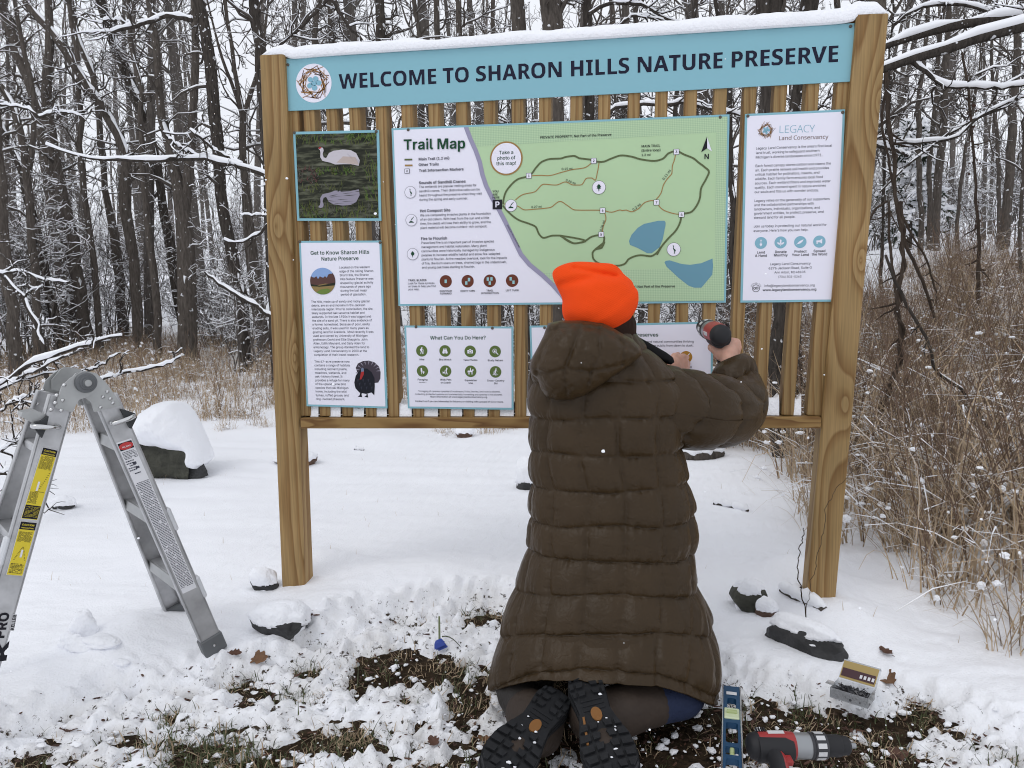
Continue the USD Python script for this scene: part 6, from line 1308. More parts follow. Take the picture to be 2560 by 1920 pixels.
# right hand closed round the drill's grip, thumb on the left
def hp_(x, y, yy): return W(*c6(x, y), y=yy)
grip_y = -.205
handR = [(wristR, .026, hp_(1712, 780, -.235), .029), (hp_(1712, 780, -.235), .030, hp_(1735, 735, -.215), .026), (hp_(1675, 775, -.232), .024, hp_(1690, 735, -.215), .022)]
for i, (kx, ky) in enumerate([(1772, 712), (1778, 745), (1770, 778), (1755, 808)]):
    k0 = hp_(kx, ky, -.212); r0_ = .0108 - .0007 * i
    handR += chain([hp_(1735, ky + 8, -.225), k0, k0 + [.004, .036, -.004], k0 + [-.022, .058, -.006], k0 + [-.046, .052, -.006]], [r0_ * 1.25, r0_ * 1.08, r0_, r0_ * .92, r0_ * .85])
handR += chain([hp_(1670, 790, -.235), hp_(1628, 752, -.222), hp_(1606, 742, -.198), hp_(1612, 728, -.165)], [.018, .0142, .0122, .0100])
handL = [(wristL, .028, hp_(1330, 872, -.085), .027), (hp_(1335, 850, -.075), .022, hp_(1352, 880, -.07), .022)]
for i, (p1_, p2_, p3_) in enumerate([((1370, 822), (1405, 806), (1432, 812)), ((1378, 842), (1418, 838), (1440, 852)), ((1380, 864), (1416, 868), (1436, 882)), ((1374, 884), (1402, 892), (1422, 902))]):
    handL += chain([hp_(1345, 850 + 9 * i, -.075), hp_(*p1_, -.066), hp_(*p2_, -.046), hp_(*p3_, -.014)], [.0112, .0100, .0090, .0076])
handL += chain([hp_(1325, 838, -.08), hp_(1345, 806, -.062), hp_(1368, 792, -.035)], [.0135, .0112, .0090])
hR, hL = relax(metaballs(handR, .0032, k=.007), 3), relax(metaballs(handL, .0032, k=.006), 3)
def join(*ms):
    try:
        acc = None
        for v, f in ms:
            mm = manifold3d.Manifold(manifold3d.Mesh(np.asarray(v, np.float32), np.asarray(f, np.uint32)))
            if mm.status() != manifold3d.Error.NoError: raise ValueError
            acc = mm if acc is None else acc + mm
        o = acc.to_mesh(); return np.array(o.vert_properties[:, :3]), np.array(o.tri_verts)
    except Exception:
        return cat(*ms)
obj('body', join(core, hR, hL), 'skin', person, smooth=60)
tr_ = metaballs(chain([pelvis, pelvis + [.06, 0, -.10], kneeR * .5 + pelvis * .5 + [.0, .02, -.03], kneeR + [-.03, 0.02, .01]], [.12, .095, .080, .060]) + chain([pelvis, pelvis + [-.06, 0, -.10], kneeL * .5 + pelvis * .5 + [0, .02, -.03], kneeL + [.03, .02, .01]], [.12, .095, .080, .060]), .016, k=.03)
obj('trousers', relax(tr_, 5), 'boot_panel', person, smooth=True)

# boots: soles turned up towards the viewer
def boot(H, T, knee, sidew, seed):
    u = norm(T - H); L = np.linalg.norm(T - H); n = norm(np.cross(np.cross(u, norm(CAM + [0, .4, .6] - H)), u)); w = np.cross(n, u)
    rn = np.random.default_rng(seed)
    at = lambda a, b, c=0.0: H + u * a + w * b + n * c
    bparent = UsdGeom.Xform.Define(stage, f'{person.GetPath()}/{numbered(str(person.GetPath()), "boot")}').GetPrim()
    ol = Polygon([(-.012, 0), (-.008, -.022), (.008, -.034), (.035, -.039), (.075, -.035), (.11, -.033), (.15, -.042), (.20, -.053), (.235, -.053), (.27, -.043), (.295, -.022), (.302, 0), (.292, .026), (.265, .045), (.23, .051), (.195, .049), (.15, .038), (.11, .031), (.075, .034), (.035, .038), (.008, .034), (-.008, .022)]).buffer(.004).buffer(-.004)
    ol = affinity.scale(ol, L / .30, 1.14, origin=(0, 0))
    sole = [prism(ol, .020, at(0, 0, -.020), u, -w)] if False else []
    def pz(poly, c0, c1):  # prism between heights c0 and c1 along n
        e = trimesh.creation.extrude_polygon(poly, c1 - c0, engine='earcut'); v = np.array(e.vertices); f = np.array(e.faces)
        P_ = H + v[:, :1] * u + v[:, 1:2] * w + (v[:, 2:] + c0) * n
        return P_, (f if np.dot(np.cross(u, w), n) > 0 else f[:, ::-1])
    sole = [pz(ol, -.022, 0.0), pz(ol.buffer(.003), -.034, -.018)]
    lug = []
    k = L / .30
    for row in range(9):
        a0 = [.0, .026, .052, .148, .176, .204, .232, .258, .280][row] * k; la = (.019 if row < 3 else .021) * k
        for sgn in (-1, 1):
            g = Polygon([(a0, sgn * .006), (a0 + la * .8, sgn * .010), (a0 + la * 1.05, sgn * .060), (a0 + la * .1, sgn * .060)]); g = g.intersection(ol.buffer(-.0015))
            inner, outer = g.intersection(sbox(-1, -.026, 1, .026)), g.difference(sbox(-1, -.031, 1, .031))
            for q in (inner, outer):
                for qq in getattr(q, 'geoms', [q]):
                    if qq.geom_type == 'Polygon' and qq.area > 5e-5: lug.append(pz(qq.buffer(-.0006), -.001, .0065 + .001 * rn.random()))
    for a0 in (.078, .092, .106): lug.append(pz(sbox(a0 * k, -.026, (a0 + .005) * k, .026), -.001, .002))
    s_ = obj('sole', cat(*sole), 'rubber', bparent, smooth=35)
    for q in lug: obj('lug', q, 'rubber', s_)
    obj('sole_badge', pz(affinity.translate(affinity.scale(Point(0, 0).buffer(1, quad_segs=8), .021, .0125), .124 * k, .0 if sidew else .004), -.001, .0032), 'badge_orange', s_)
    if sidew: obj('side_badge', pz(Polygon([(.125 * k, sidew * .034), (.20 * k, sidew * .045), (.20 * k, sidew * .0395), (.125 * k, sidew * .029)]), -.001, .0035), 'badge_orange', s_)
    pk = [blob(at(rn.uniform(.0, .28) * k, rn.uniform(-.036, .036), .003), np.array([1.4, .9, .8]) * rn.uniform(.0015, .0045), 50 + i, .6, 1) for i in range(9)]; obj('packed_snow', cat(*pk), 'tree_snow', s_, kind='stuff')
    ank = at(.055, 0, -.085); top = knee + norm(ank - knee) * .10
    up = metaballs(chain([at(.02, 0, -.045), at(.09, 0, -.052), at(.20, 0, -.050), at(.262 * k, 0, -.042)], [.034, .040, .046, .033]) + chain([at(.03, 0, -.04), ank, ank * .5 + top * .5, top], [.036, .050, .056, .058]), .0075, k=.03)
    obj('upper', relax(up, 4), 'boot_brown', bparent, smooth=True)
    hl = metaballs([('e', at(.018, 0, -.048), (.040, .040, .040)), (at(.012, 0, -.05), .037, ank + n * .005, .046)], .0075, k=.02); obj('heel_panel', relax(hl, 4), 'boot_panel', bparent, smooth=True)
    obj('trouser_leg', tube([top + norm(knee - top) * -.03, top + norm(knee - top) * .03, knee, knee + [0, .02, -.01]], [.055, .056, .052, .035], 16, 14), 'denim' if sidew else 'boot_panel', bparent, 'blue denim at the knee' if sidew else 'dark trouser at the knee', smooth=True)
    return bparent
boot(heelR, toeR, kneeR, -1, 1)
boot(heelL, toeL, kneeL, 0, 2)

# ---------------------------------------------------------------- drills
plain('tool_red', (0.30, 0.022, 0.022), rough=0.38, spec=.5, bump=.0003, bscale=500.0)
plain('tool_black', (0.012, 0.012, 0.014), rough=0.6, spec=.4, bump=.0004, bscale=600.0)
plain('tool_grey', (0.30, 0.31, 0.32), rough=0.35, metal=.7)
plain('tool_dark_steel', (0.05, 0.05, 0.055), rough=0.35, metal=.6)
plain('label_silver', (0.55, 0.55, 0.56), rough=0.4)
def drill(name, label, o, ax, dn, scale=1.0, group=None):
    """Compact cordless drill. o: middle of the motor housing's rear; ax: towards the bit; dn: from the body to the battery."""
    ax = norm(ax); dn = norm(dn - ax * (np.asarray(dn) @ ax)); sd_ = np.cross(ax, dn); s = scale
    P = lambda a, b, c: np.asarray(o) + (ax * a + dn * b + sd_ * c) * s
    t = thing(name, label, 'drill', o, group)
    ring = lambda prof, n=26: lathe([(r_ * s, h_ * s) for r_, h_ in prof], n, o, ax)
    obj('housing', cat(ring([(0, .012), (.026, .012), (.0285, .02), (.029, .075), (.027, .092), (0, .092)])), 'tool_red', t, smooth=40)
    obj('rear_cap', ring([(0, -.004), (.017, -.003), (.0245, .002), (.0278, .012), (.0278, .022), (0, .022)]), 'tool_black', t, smooth=40)
    obj('lower_shell', lathe([(0, .014), (.0265 * s, .014 * s), (.0275 * s, .02 * s), (.0275 * s, .07 * s), (.024 * s, .086 * s), (0, .086 * s)], 26, P(0, .0085, 0), ax), 'tool_black', t, smooth=40)
    obj('gear_case', ring([(0, .0905), (.0262, .0905), (.0255, .125), (0, .125)]), 'tool_grey', t, smooth=40)
    obj('selector_ring', ring([(0, .1245), (.0268, .1245), (.0272, .128), (.0255, .129), (.0255, .131), (.0268, .132), (.0262, .158), (0, .158)]), 'tool_dark_steel', t, smooth=40)
    for k in range(10):
        a = k * 2 * PI / 10; c = P(.144, .0262 * math.cos(a), .0262 * math.sin(a)); obj('number_plate', frame_box(c, ax, np.cross(ax, norm(c - P(.144, 0, 0))), c - P(.144, 0, 0), .018 * s, .010 * s, .0016 * s, .0004), 'label_silver', t)
    obj('chuck', ring([(0, .157), (.021, .157), (.022, .161), (.022, .186), (.0205, .190), (.0195, .190), (.0195, .193), (.019, .204), (.014, .209), (0, .209)]), 'tool_black', t, smooth=40)
    obj('bit_holder', ring([(0, .208), (.006, .208), (.0055, .222), (0, .223)], 10), 'tool_grey', t, smooth=40)
    gp = [P(.040, .020, 0), P(.042, .050, 0), P(.036, .085, 0), P(.030, .115, 0)]
    gm = batch_tubes(resample(np.array(gp), np.ones(4), 10)[0][None], np.full((1, 10), .0175 * s), 14)
    obj('grip', gm, 'tool_black', t, smooth=50); obj('grip_front', batch_tubes(resample(np.array(gp) + ax * .006 * s, np.ones(4), 10)[0][None, :8], np.full((1, 8), .0150 * s), 12), 'tool_red', t, smooth=50)
    obj('trigger', frame_box(P(.066, .040, 0), ax, dn, sd_, .016 * s, .028 * s, .013 * s, .003), 'tool_red', t)
    obj('battery', frame_box(P(.034, .128, 0), ax, dn, sd_, .062 * s, .034 * s, .048 * s, .006), 'tool_black', t); obj('battery_band', frame_box(P(.034, .117, 0), ax, dn, sd_, .064 * s, .010 * s, .050 * s, .003), 'tool_red', t)
    obj('rating_label', frame_box(P(.055, -.006, .0280), ax, dn, sd_, .034 * s, .010 * s, .0018 * s), 'label_silver', t); obj('rating_label', frame_box(P(.055, -.006, -.0280), ax, dn, sd_, .034 * s, .010 * s, .0018 * s), 'label_silver', t)
    for k in range(4): obj('vent', frame_box(P(.018 + .0055 * k, -.016, -.0262), ax, dn, sd_, .0026 * s, .013 * s, .004 * s), 'tool_black', t)
    return t
dr_o = W(*c6(1672, 662), y=-.275)
drill('cordless_drill', 'red and black cordless drill held up in the kneeling person\'s hand', dr_o, (-.15, 1, .07), (.25, .02, -1), 1.12, None)

# ---------------------------------------------------------------- the ladder
plain('aluminium', (0.43, 0.43, 0.435), rough=0.42, metal=.85, bump=.0006, bscale=40.0, var=.28, vscale=9.0)
plain('cast_metal', (0.34, 0.345, 0.34), rough=0.38, metal=.75, var=.1, vscale=20.0)
plain('chrome', (0.62, 0.62, 0.62), rough=0.16, metal=1.0)
plain('ladder_black', (0.020, 0.022, 0.024), rough=.55)
plain('ladder_grey', (0.10, 0.105, 0.11), rough=.5)
plain('clear_plastic', (0.55, 0.56, 0.58), rough=.35, spec=.5)
plain('caution_yellow', (0.62, 0.49, 0.02), rough=.45); plain('sticker_white', (0.66, 0.66, 0.68), rough=.45); plain('sticker_red', (.45, .03, .03), rough=.45)
def c7(x, y): return x / 1.844, 850 + y / 1.844
FN, FF = W(*c7(1000, 1430), z=.0), W(*c7(815, 1275), z=.0)
WD = FF - FN; WD[2] = 0; LW = np.linalg.norm(WD); WD = WD / LW; LN = -WD; LS = np.array([-LN[1], LN[0], 0.0]); LS = LS if LS[0] > 0 else -LS
def lp(x, y, off=0.0):   # crop-7 pixel -> point on the near side plane, off metres in front of it
    q = ray(*c7(x, y)); t = ((FN + LN * off - CAM) @ LN) / (q @ LN); return CAM + t * q
ladder = thing('folding_ladder', 'aluminium folding ladder standing as an A-frame, with yellow caution stickers and a black round hinge', 'ladder', FN)
LT = LW * .47     # the frame is narrower at the hinge than at the feet
def ladder_rail(top, bot, w, nm='rail'):
    """The near and far rails of one leg, C-shaped in section."""
    out = []
    for far in (0, 1):
        a, b = top + WD * LT * far, bot + WD * LW * far; ax = norm(b - a); side = norm(np.cross(ax, LN)); dpt = .024
        c = (a + b) / 2; L = np.linalg.norm(b - a); sgn = 1 if far else -1
        inn = WD if not far else -WD
        face = (c + inn * .0035); parts = [frame_box(face, ax, side, LN, L, w, .007, .0025)]
        for s_ in (-1, 1): parts.append(frame_box(c + inn * dpt / 2 + side * s_ * (w / 2 - .0035), ax, side, LN, L, .007, dpt, .002))
        out.append(obj(nm, cat(*parts), 'aluminium', ladder))
    return out
Rt, Rb = lp(490, 262), lp(990, 1418); Lt, Lb = lp(288, 262), lp(-75, 1560)
Lb = Lt + (Lb - Lt) * ((Lt[2] - .0) / (Lt[2] - Lb[2]))
rw = np.linalg.norm(lp(262, 600) - lp(150, 575)) * .97
rw2 = .061
ladder_rail(Rt, Rb, rw2); ladder_rail(Lt, Lb, rw2)
# rungs: flat treads between the rails
for t_, b_, sg in ((Rt, Rb, 1), (Lt, Lb, -1)):
    ax = norm(b_ - t_); side = norm(np.cross(LN, ax))
    for k in (.17, .45, .73):
        c = t_ + (b_ - t_) * k; p0, p1 = c + WD * .006, c + WD * (LT + (LW - LT) * k - .006)
        obj('rung', frame_box((p0 + p1) / 2, WD, LS, [0, 0, 1], np.linalg.norm(p1 - p0), .040, .024, .004), 'aluminium', ladder)
        obj('rung_edge', frame_box((p0 + p1) / 2 + LS * sg * -.022 + [0, 0, -.004], WD, LS, [0, 0, 1], np.linalg.norm(p1 - p0), .003, .034, .001), 'cast_metal', ladder)
    for k in (.47, .75):
        for far in (0, 1):
            c = t_ + (b_ - t_) * k + WD * (LT + (LW - LT) * k) * far + LS * sg * (rw2 * .55); obj('rung_cap', frame_box(c + WD * (.012 if not far else -.012), ax, LN, side, .075, .030, .014, .005), 'clear_plastic', ladder)
    for far in (0, 1):
        c = b_ + WD * LW * far; inn = WD if not far else -WD
        ft = obj('foot', frame_box(c - ax * .010 + inn * .012, ax, np.cross(LN, ax), LN, .058, rw2 + .008, .036, .004), 'ladder_grey', ladder)
        obj('foot_screw', lathe([(0, .004), (.004, .003), (.005, 0)], 10, c - ax * .012 + (LN * .0065 if not far else LN * .02), LN), 'chrome', ladder)
# hinges
hc = lp(385, 193)
for far in (0, 1):
    o = WD * LT * far; hp = lambda pts, off=0.0: np.array([lp(x, y) for x, y in pts]) + o + LN * off
    def plate(pts, off, th):
        q = np.array([[(lp(x, y) - hc) @ LS, (lp(x, y) - hc)[2]] for x, y in pts]); P_ = Polygon(q).buffer(.006, quad_segs=5).buffer(-.006, quad_segs=5).buffer(-.002).buffer(.002)
        return prism(P_, th, hc + o + LN * off - (LN * th if np.dot(np.cross(LS, [0, 0, 1]), LN) < 0 else 0) * 0, LS, [0, 0, 1])
    obj('hinge_plate', plate([(300, 205), (345, 152), (385, 141), (440, 152), (492, 205), (556, 300), (430, 330), (416, 285), (395, 268), (350, 262), (300, 250)], .004, .008), 'cast_metal', ladder, smooth=30)
    obj('hinge_plate', plate([(246, 310), (276, 212), (318, 172), (372, 142), (432, 178), (432, 232), (388, 262), (356, 272), (340, 300), (326, 330)], .013 if not far else -.010, .007), 'cast_metal', ladder, smooth=30)
    rr = np.linalg.norm(lp(437, 193) - hc)
    obj('hinge_knob', lathe([(0, .024), (.010, .024), (.012, .022), (.012, .018), (rr * .62, .018), (rr * .68, .013), (rr * .92, .012), (rr, .006), (rr, 0)], 28, hc + o + LN * (.020 if not far else -.03), LN), 'ladder_grey', ladder, smooth=35)
    obj('hinge_pin', lathe([(0, .029), (.008, .0285), (.009, .027), (.009, .02)], 18, hc + o + LN * (.020 if not far else -.03), LN), 'cast_metal', ladder, smooth=35)
    if not far:
        for x, y in [(262, 255), (289, 278), (255, 290), (283, 325), (236, 322), (296, 208), (386, 155), (366, 238), (495, 238), (475, 262), (508, 270), (463, 310), (520, 290)]:
            obj('rivet', lathe([(0, .0042), (.003, .0038), (.0048, .002), (.0052, 0)], 10, lp(x, y, .012 if x > 330 else .020), LN), 'chrome', ladder, smooth=40)
    else:
        for x, y in [(262, 255), (289, 278), (255, 290), (283, 325), (236, 322)]: obj('rivet', lathe([(0, .0042), (.003, .0038), (.0048, .002), (.0052, 0)], 8, lp(x, y, -.002) + o, LN), 'chrome', ladder, smooth=40)
# spring locks: black wedge and polished bar on each leg
def lock(bar, wedge, blockpts=None):
    p0, p1 = lp(*bar[0], .018), lp(*bar[1], .018)
    obj('lock_bar', tube([p0 - LN * .014, p0, p0 + (p1 - p0) * .15 + LN * .006, p0 + (p1 - p0) * .9 + LN * .006, p1 + LN * .002, p1 - LN * .016], [.0068] * 6, 12, 18), 'chrome', ladder, smooth=40)
    q = np.array([[(lp(x, y) - hc) @ LS, (lp(x, y) - hc)[2]] for x, y in wedge]); obj('lock_bracket', prism(Polygon(q).buffer(.003).buffer(-.002), .016, hc + LN * .001, LS, [0, 0, 1]), 'ladder_black', ladder)
    if blockpts is not None:
        q = np.array([[(lp(x, y) - hc) @ LS, (lp(x, y) - hc)[2]] for x, y in blockpts]); obj('lock_block', prism(Polygon(q).buffer(.002), .05, hc - LN * .05, LS, [0, 0, 1]), 'cast_metal', ladder)
lock([(268, 402), (160, 398)], [(216, 350), (186, 370), (158, 378), (150, 392), (160, 412), (186, 446), (206, 400)], [(150, 378), (214, 348), (160, 326), (105, 338), (102, 352)])
lock([(522, 384), (614, 352)], [(552, 318), (572, 322), (612, 336), (622, 352), (612, 372), (596, 404), (588, 392)])
# stickers on the near rails
class Sticker:
    def __init__(self): self.ink = {}
    def c(self, x, y): q = lp(x, y) - hc; return np.array([q @ LS, q[2]])
    def poly(self, k, pts): self.ink.setdefault(k, []).append(Polygon([self.c(*p) for p in pts]).buffer(0))
    def quad(self, q): self.q = np.array([self.c(*p) for p in q])
    def uv(self, u, v):  # u across, v down, 0..1
        a, b, c_, d = self.q; return (a * (1 - u) + b * u) * (1 - v) + (d * (1 - u) + c_ * u) * v
    def box(self, k, u0, v0, u1, v1): self.ink.setdefault(k, []).append(Polygon([self.uv(u0, v0), self.uv(u1, v0), self.uv(u1, v1), self.uv(u0, v1)]))
    def shape(self, k, f): self.ink.setdefault(k, []).append(f)
    def text(self, k, s, u0, u1, v, up=False, weight=700, fit=None):
        sh, adv = text_poly(s, 'inter', weight); a, b = self.uv(u0, v), self.uv(u1, v); kx = np.linalg.norm(b - a) / adv
        sh = affinity.scale(sh, kx, fit or kx, origin=(0, 0)); sh = affinity.rotate(sh, math.degrees(math.atan2(b[1] - a[1], b[0] - a[0])), origin=(0, 0)); self.shape(k, affinity.translate(sh, *a))
    def build(self, par, names):
        for k, nm, mt, lay in names:
            if k not in self.ink: continue
            ms = []
            for p in self.ink[k]:
                v, f = flat(p)
                if len(v):
                    V = hc + v[:, :1] * LS + v[:, 1:] * [0, 0, 1] + LN * (.0009 + .0005 * lay); 
                    if np.dot(np.cross(LS, [0, 0, 1]), LN) < 0: f = f[:, ::-1]
                    ms.append((V, f))
            obj(nm, cat(*ms), mt, par)
def greek(S, k, u0, u1, v0, v1, n, seed, th=.45):
    rn = np.random.default_rng(seed)
    for i in range(n):
        v = v0 + (v1 - v0) * i / n; h = (v1 - v0) / n * th; u = u0
        while u < u1 - .04:
            w = rn.uniform(.04, .16); 
            if rn.random() < .93: S.box(k, u, v, min(u1, u + w), v + h)
            u += w + .025
rails_near = stage.GetPrimAtPath(str(ladder.GetPath()))
st = UsdGeom.Xform.Define(stage, str(ladder.GetPath()) + '/caution_sticker').GetPrim()
for q, hd in [([(197, 492), (268, 508), (172, 832), (94, 824)], 1), ([(94, 834), (172, 842), (104, 1088), (27, 1082)], 1)]:
    S = Sticker(); S.quad(q); S.box('w', 0, 0, 1, 1); S.box('y', .03, .006, .97, .994); S.box('b', .03, .006, .97, .10 if q[0][0] > 150 else .145)
    S.text('yt', 'CAUTION', .14, .86, .052 if q[0][0] > 150 else .072); S.text('yt', 'PRECAUCION', .14, .86, .088 if q[0][0] > 150 else .125)
    if q[0][0] > 150:
        greek(S, 'k', .10, .88, .115, .30, 13, 1); greek(S, 'k', .08, .60, .62, .78, 11, 2); S.box('b', .05, .80, .95, .985); greek(S, 'yt', .12, .9, .82, .97, 9, 3, .25)
        for i in range(9): S.box('k', .52 + .04 * i, .56 - .028 * i, .60 + .04 * i, .567 - .028 * i)
        S.box('w2', .36, .47, .48, .60); S.box('k', .30, .605, .9, .61)
    else:
        greek(S, 'k', .10, .9, .19, .38, 11, 4); greek(S, 'k', .10, .88, .78, .97, 8, 5)
        for i in range(10): S.box('k', .18 + .035 * i, .70 - .026 * i, .25 + .035 * i, .71 - .026 * i); S.box('k', .82 - .03 * i, .70 - .026 * i, .88 - .03 * i, .708 - .026 * i)
        S.box('w2', .50, .52, .62, .66)
    S.build(st, [('w', 'border', 'sticker_white', 1), ('y', 'yellow_field', 'caution_yellow', 2), ('b', 'black_band', 'print_black', 3), ('w2', 'figure', 'sticker_white', 3), ('k', 'small_print', 'print_black', 3), ('yt', 'lettering', 'caution_yellow', 4)])
st = UsdGeom.Xform.Define(stage, str(ladder.GetPath()) + '/instruction_sticker').GetPrim()
S = Sticker(); S.quad([(534, 474), (604, 452), (906, 1140), (842, 1170)]); S.box('w', 0, 0, 1, 1); S.box('b', .05, .01, .95, .055); S.shape('r', affinity.translate(affinity.rotate(affinity.scale(Point(0, 0).buffer(.0125), 1.5, .8), 10), *S.uv(.5, .033)))
S.text('wt', 'PELIGRO', .22, .78, .040); greek(S, 'k', .08, .95, .065, .115, 6, 6); greek(S, 'k', .06, .6, .12, .19, 5, 7); greek(S, 'k', .06, .95, .26, .97, 74, 8)
S.box('k', .3, .20, .7, .206); S.box('k', .45, .135, .68, .15); S.box('k', .5, .165, .75, .178)
S.build(st, [('w', 'white_field', 'sticker_white', 1), ('b', 'black_band', 'print_black', 2), ('r', 'red_oval', 'sticker_red', 3), ('k', 'small_print', 'print_grey', 2), ('wt', 'lettering', 'sticker_white', 4)])
# lettering low on the left leg, reading up the rail
st = UsdGeom.Xform.Define(stage, str(ladder.GetPath()) + '/rail_lettering').GetPrim()
S = Sticker()
def up_text(k, s, p0, p1, cap, weight=800, face='inter'):
    sh, adv = text_poly(s, face, weight); a, b = S.c(*p0), S.c(*p1); kx = np.linalg.norm(b - a) / adv
    sh = affinity.scale(sh, kx, cap, origin=(0, 0)); sh = affinity.rotate(sh, math.degrees(math.atan2(b[1] - a[1], b[0] - a[0])), origin=(0, 0)); S.shape(k, affinity.translate(sh, *a))
capP = np.linalg.norm(S.c(46, 1262) - S.c(0, 1252)) * .98
up_text('k', 'K', (28, 1482), (44, 1380), capP * 1.0, 900); up_text('k', 'PRO', (18, 1376), (46, 1254), capP * .98, 800)
S.poly('b', [(58, 1262), (78, 1264), (62, 1342), (42, 1338)]); up_text('k', 'KELLER', (64, 1336), (77, 1266), capP * .36, 800)
S.build(st, [('b', 'name_plate', 'aluminium', 1), ('k', 'lettering', 'print_black', 2)])

# ---------------------------------------------------------------- rocks
plain('rock_green', (0.046, 0.046, 0.034), rough=.85, bump=.02, bscale=26.0, var=.5, vscale=16.0)
plain('rock_dark', (0.035, 0.035, 0.036), rough=.8, bump=.02, bscale=22.0, var=.5, vscale=18.0)
plain('rock_brown', (0.095, 0.055, 0.038), rough=.85, bump=.01, bscale=26.0, var=.3, vscale=16.0)
def rock(name, label, px, py, wpx, hpx, mat, seed, cap=1.0, depth=.8, squash=1.0, cap_up=.55, group=None, shift=(0, 0), line=0.0, peak=0.0, turn=0.0):
    b = ground_hit(px, py); d = (b - CAM) @ CF; s = d / FPX; rx, rz = wpx * s / 2, hpx * s / 2; c = b + [0, rx * depth * .6, rz * .40]
    x = thing(name, label, 'rock', (b[0], b[1] + rx * depth * .6, zsoil(b[0], b[1])), group)
    v, f = blob((0, 0, 0), (1, 1, 1), seed, .32, 4, 1.1); rn = np.random.default_rng(seed)
    for i in range(9):
        n = norm(rn.normal(size=3) + [0, -.3, 0]); h = v @ n; lim = rn.uniform(.68, .92); v = v - np.clip(h - lim, 0, None)[:, None] * n * .88
    v = v + .02 * (meshkit.fbm(v * 6 + seed, 3)[:, None] - .5); tc_, ts_ = math.cos(math.radians(turn)), math.sin(math.radians(turn)); TR_ = np.array([[tc_, ts_, 0], [-ts_, tc_, 0], [0, 0, 1]]); v = (v * [rx, rx * depth, rz * squash * 1.15]) @ TR_ + c
    obj('stone', (v, f), mat, x, smooth=40)
    if cap:
        w_, f2 = blob((0, 0, 0), (1, 1, 1), seed, .32, 4, 1.1)
        w_ = w_ * (1 + .05 * (meshkit.fbm(w_ * 2.2 + 9, 2)[:, None] - .5) + .07 * (meshkit.fbm(w_ * 6.5 + seed, 4)[:, None] - .5)); up = smoothstep(-.05 + line, .42 + line, w_[:, 2] + .30 * (meshkit.fbm(w_ * 2.5 + seed + 3, 3) - .5) + .12 * w_[:, 1])
        w_ = w_ * (0.93 + .09 * up)[:, None]; w_[:, 2] += up * .16 * cap; w_ = (w_ * [rx * 1.02, rx * depth * 1.02, rz * 1.15 * squash]) @ TR_ + c + np.array([shift[0] * rx, 0, shift[1] * rz])
        rr_ = np.hypot((w_[:, 0] - c[0]) / rx, (w_[:, 1] - c[1]) / (rx * depth)); w_[:, 2] += cap * cap_up * rz * up * (1 - .35 * rr_ ** 2) + peak * s * up * np.clip(1 - (rr_ * .95) ** 2.0, 0, 1)
        w_ = np.where(up[:, None] < .02, c + (w_ - c) * .8, w_)
        obj('snow_cap', (w_, f2), 'snow', x, smooth=True)
    return x
def boulder():
    b = ground_hit(414, 1199); d = float((b - CAM) @ CF); y0 = b[1] + .10
    x = thing('boulder', 'large mossy boulder under a tall pile of snow, beyond the ladder', 'rock', b)
    q = lambda px, py, dy: W(px, py, y=y0 + dy)
    def chunk(pts, seed, n):
        h = trimesh.Trimesh(*hull(pts)); h = h.subdivide().subdivide().subdivide(); v = np.array(h.vertices); c = v.mean(0)
        v = v + norm(v - c) * (.030 * (meshkit.fbm(v * 9 + seed, 4)[:, None] - .5) * 2); return v, np.array(h.faces)
    stone = chunk([q(334, 1098, -.06), q(474, 1122, -.10), q(470, 1203, -.10), (q(372, 1190, -.09)), q(340, 1166, -.02), q(330, 1120, .02), q(345, 1050, .22), q(470, 1060, .25), q(480, 1150, .3), q(340, 1130, .3), q(410, 1040, .2)], 1, 3)
    obj('stone', stone, 'rock_green', x, smooth=30)
    obj('stone_chip', chunk([q(462, 1168, -.07), q(508, 1160, -.05), q(521, 1188, -.06), q(500, 1200, -.08), q(466, 1202, -.09), q(500, 1150, .10), q(470, 1150, .12)], 2, 2), 'rock_dark', x, smooth=30)
    ol = [(326, 1082), (336, 1052), (358, 1028), (384, 1011), (410, 1003), (434, 1007), (454, 1030), (474, 1066), (488, 1098), (503, 1128), (512, 1160), (498, 1172), (476, 1168), (470, 1146), (474, 1130), (452, 1126), (420, 1122), (400, 1116), (372, 1114), (350, 1105), (330, 1102)]
    v, f = inflated(ol, y0 - .04, .15, .30, .17, .010, seed=31, rough=.012); obj('snow_cap', (v, f), 'snow', x, smooth=True)
boulder()
rock('rock', 'dark snow-capped rock at the foot of the left post', 690, 1590, 156, 84, 'rock_dark', 5, cap=.8, depth=.75, cap_up=.22, line=.12)
rock('rock', 'small dark stone with snow behind the left post, to its left', 652, 1476, 70, 50, 'rock_dark', 7, cap=1.0, cap_up=.5)
rock('rock', 'brownish rock under snow left of the right post, behind the person', 1878, 1528, 96, 90, 'rock_green', 9, cap=.6, cap_up=.12, line=.48, turn=-20)
rock('rock', 'dark lump of rock between the brown rock and the long flat one', 1918, 1541, 52, 48, 'rock_brown', 11, cap=.6, cap_up=.3)
rock('rock', 'long dark flat rock in the snow in front of the right post', 2016, 1628, 205, 92, 'rock_dark', 13, cap=.6, depth=.42, cap_up=.12, line=.38, turn=-34)
rock('rock', 'rounded brown stone half hidden by the left post', 728, 1166, 116, 40, 'rock_brown', 15, cap=.8, cap_up=.35)
rock('rock', 'small stone half hidden by the bottom rail of the sign', 1160, 1094, 48, 30, 'rock_brown', 17, cap=.8, cap_up=.5)
rock('rock', 'snow-capped dark stone half hidden by the coat, left side', 1322, 1224, 74, 70, 'rock_dark', 19, cap=1.0, cap_up=.6)
rock('rock', 'small black stone in the snow seen between the ladder legs', 152, 1273, 62, 28, 'rock_dark', 21, cap=.9, cap_up=.5)

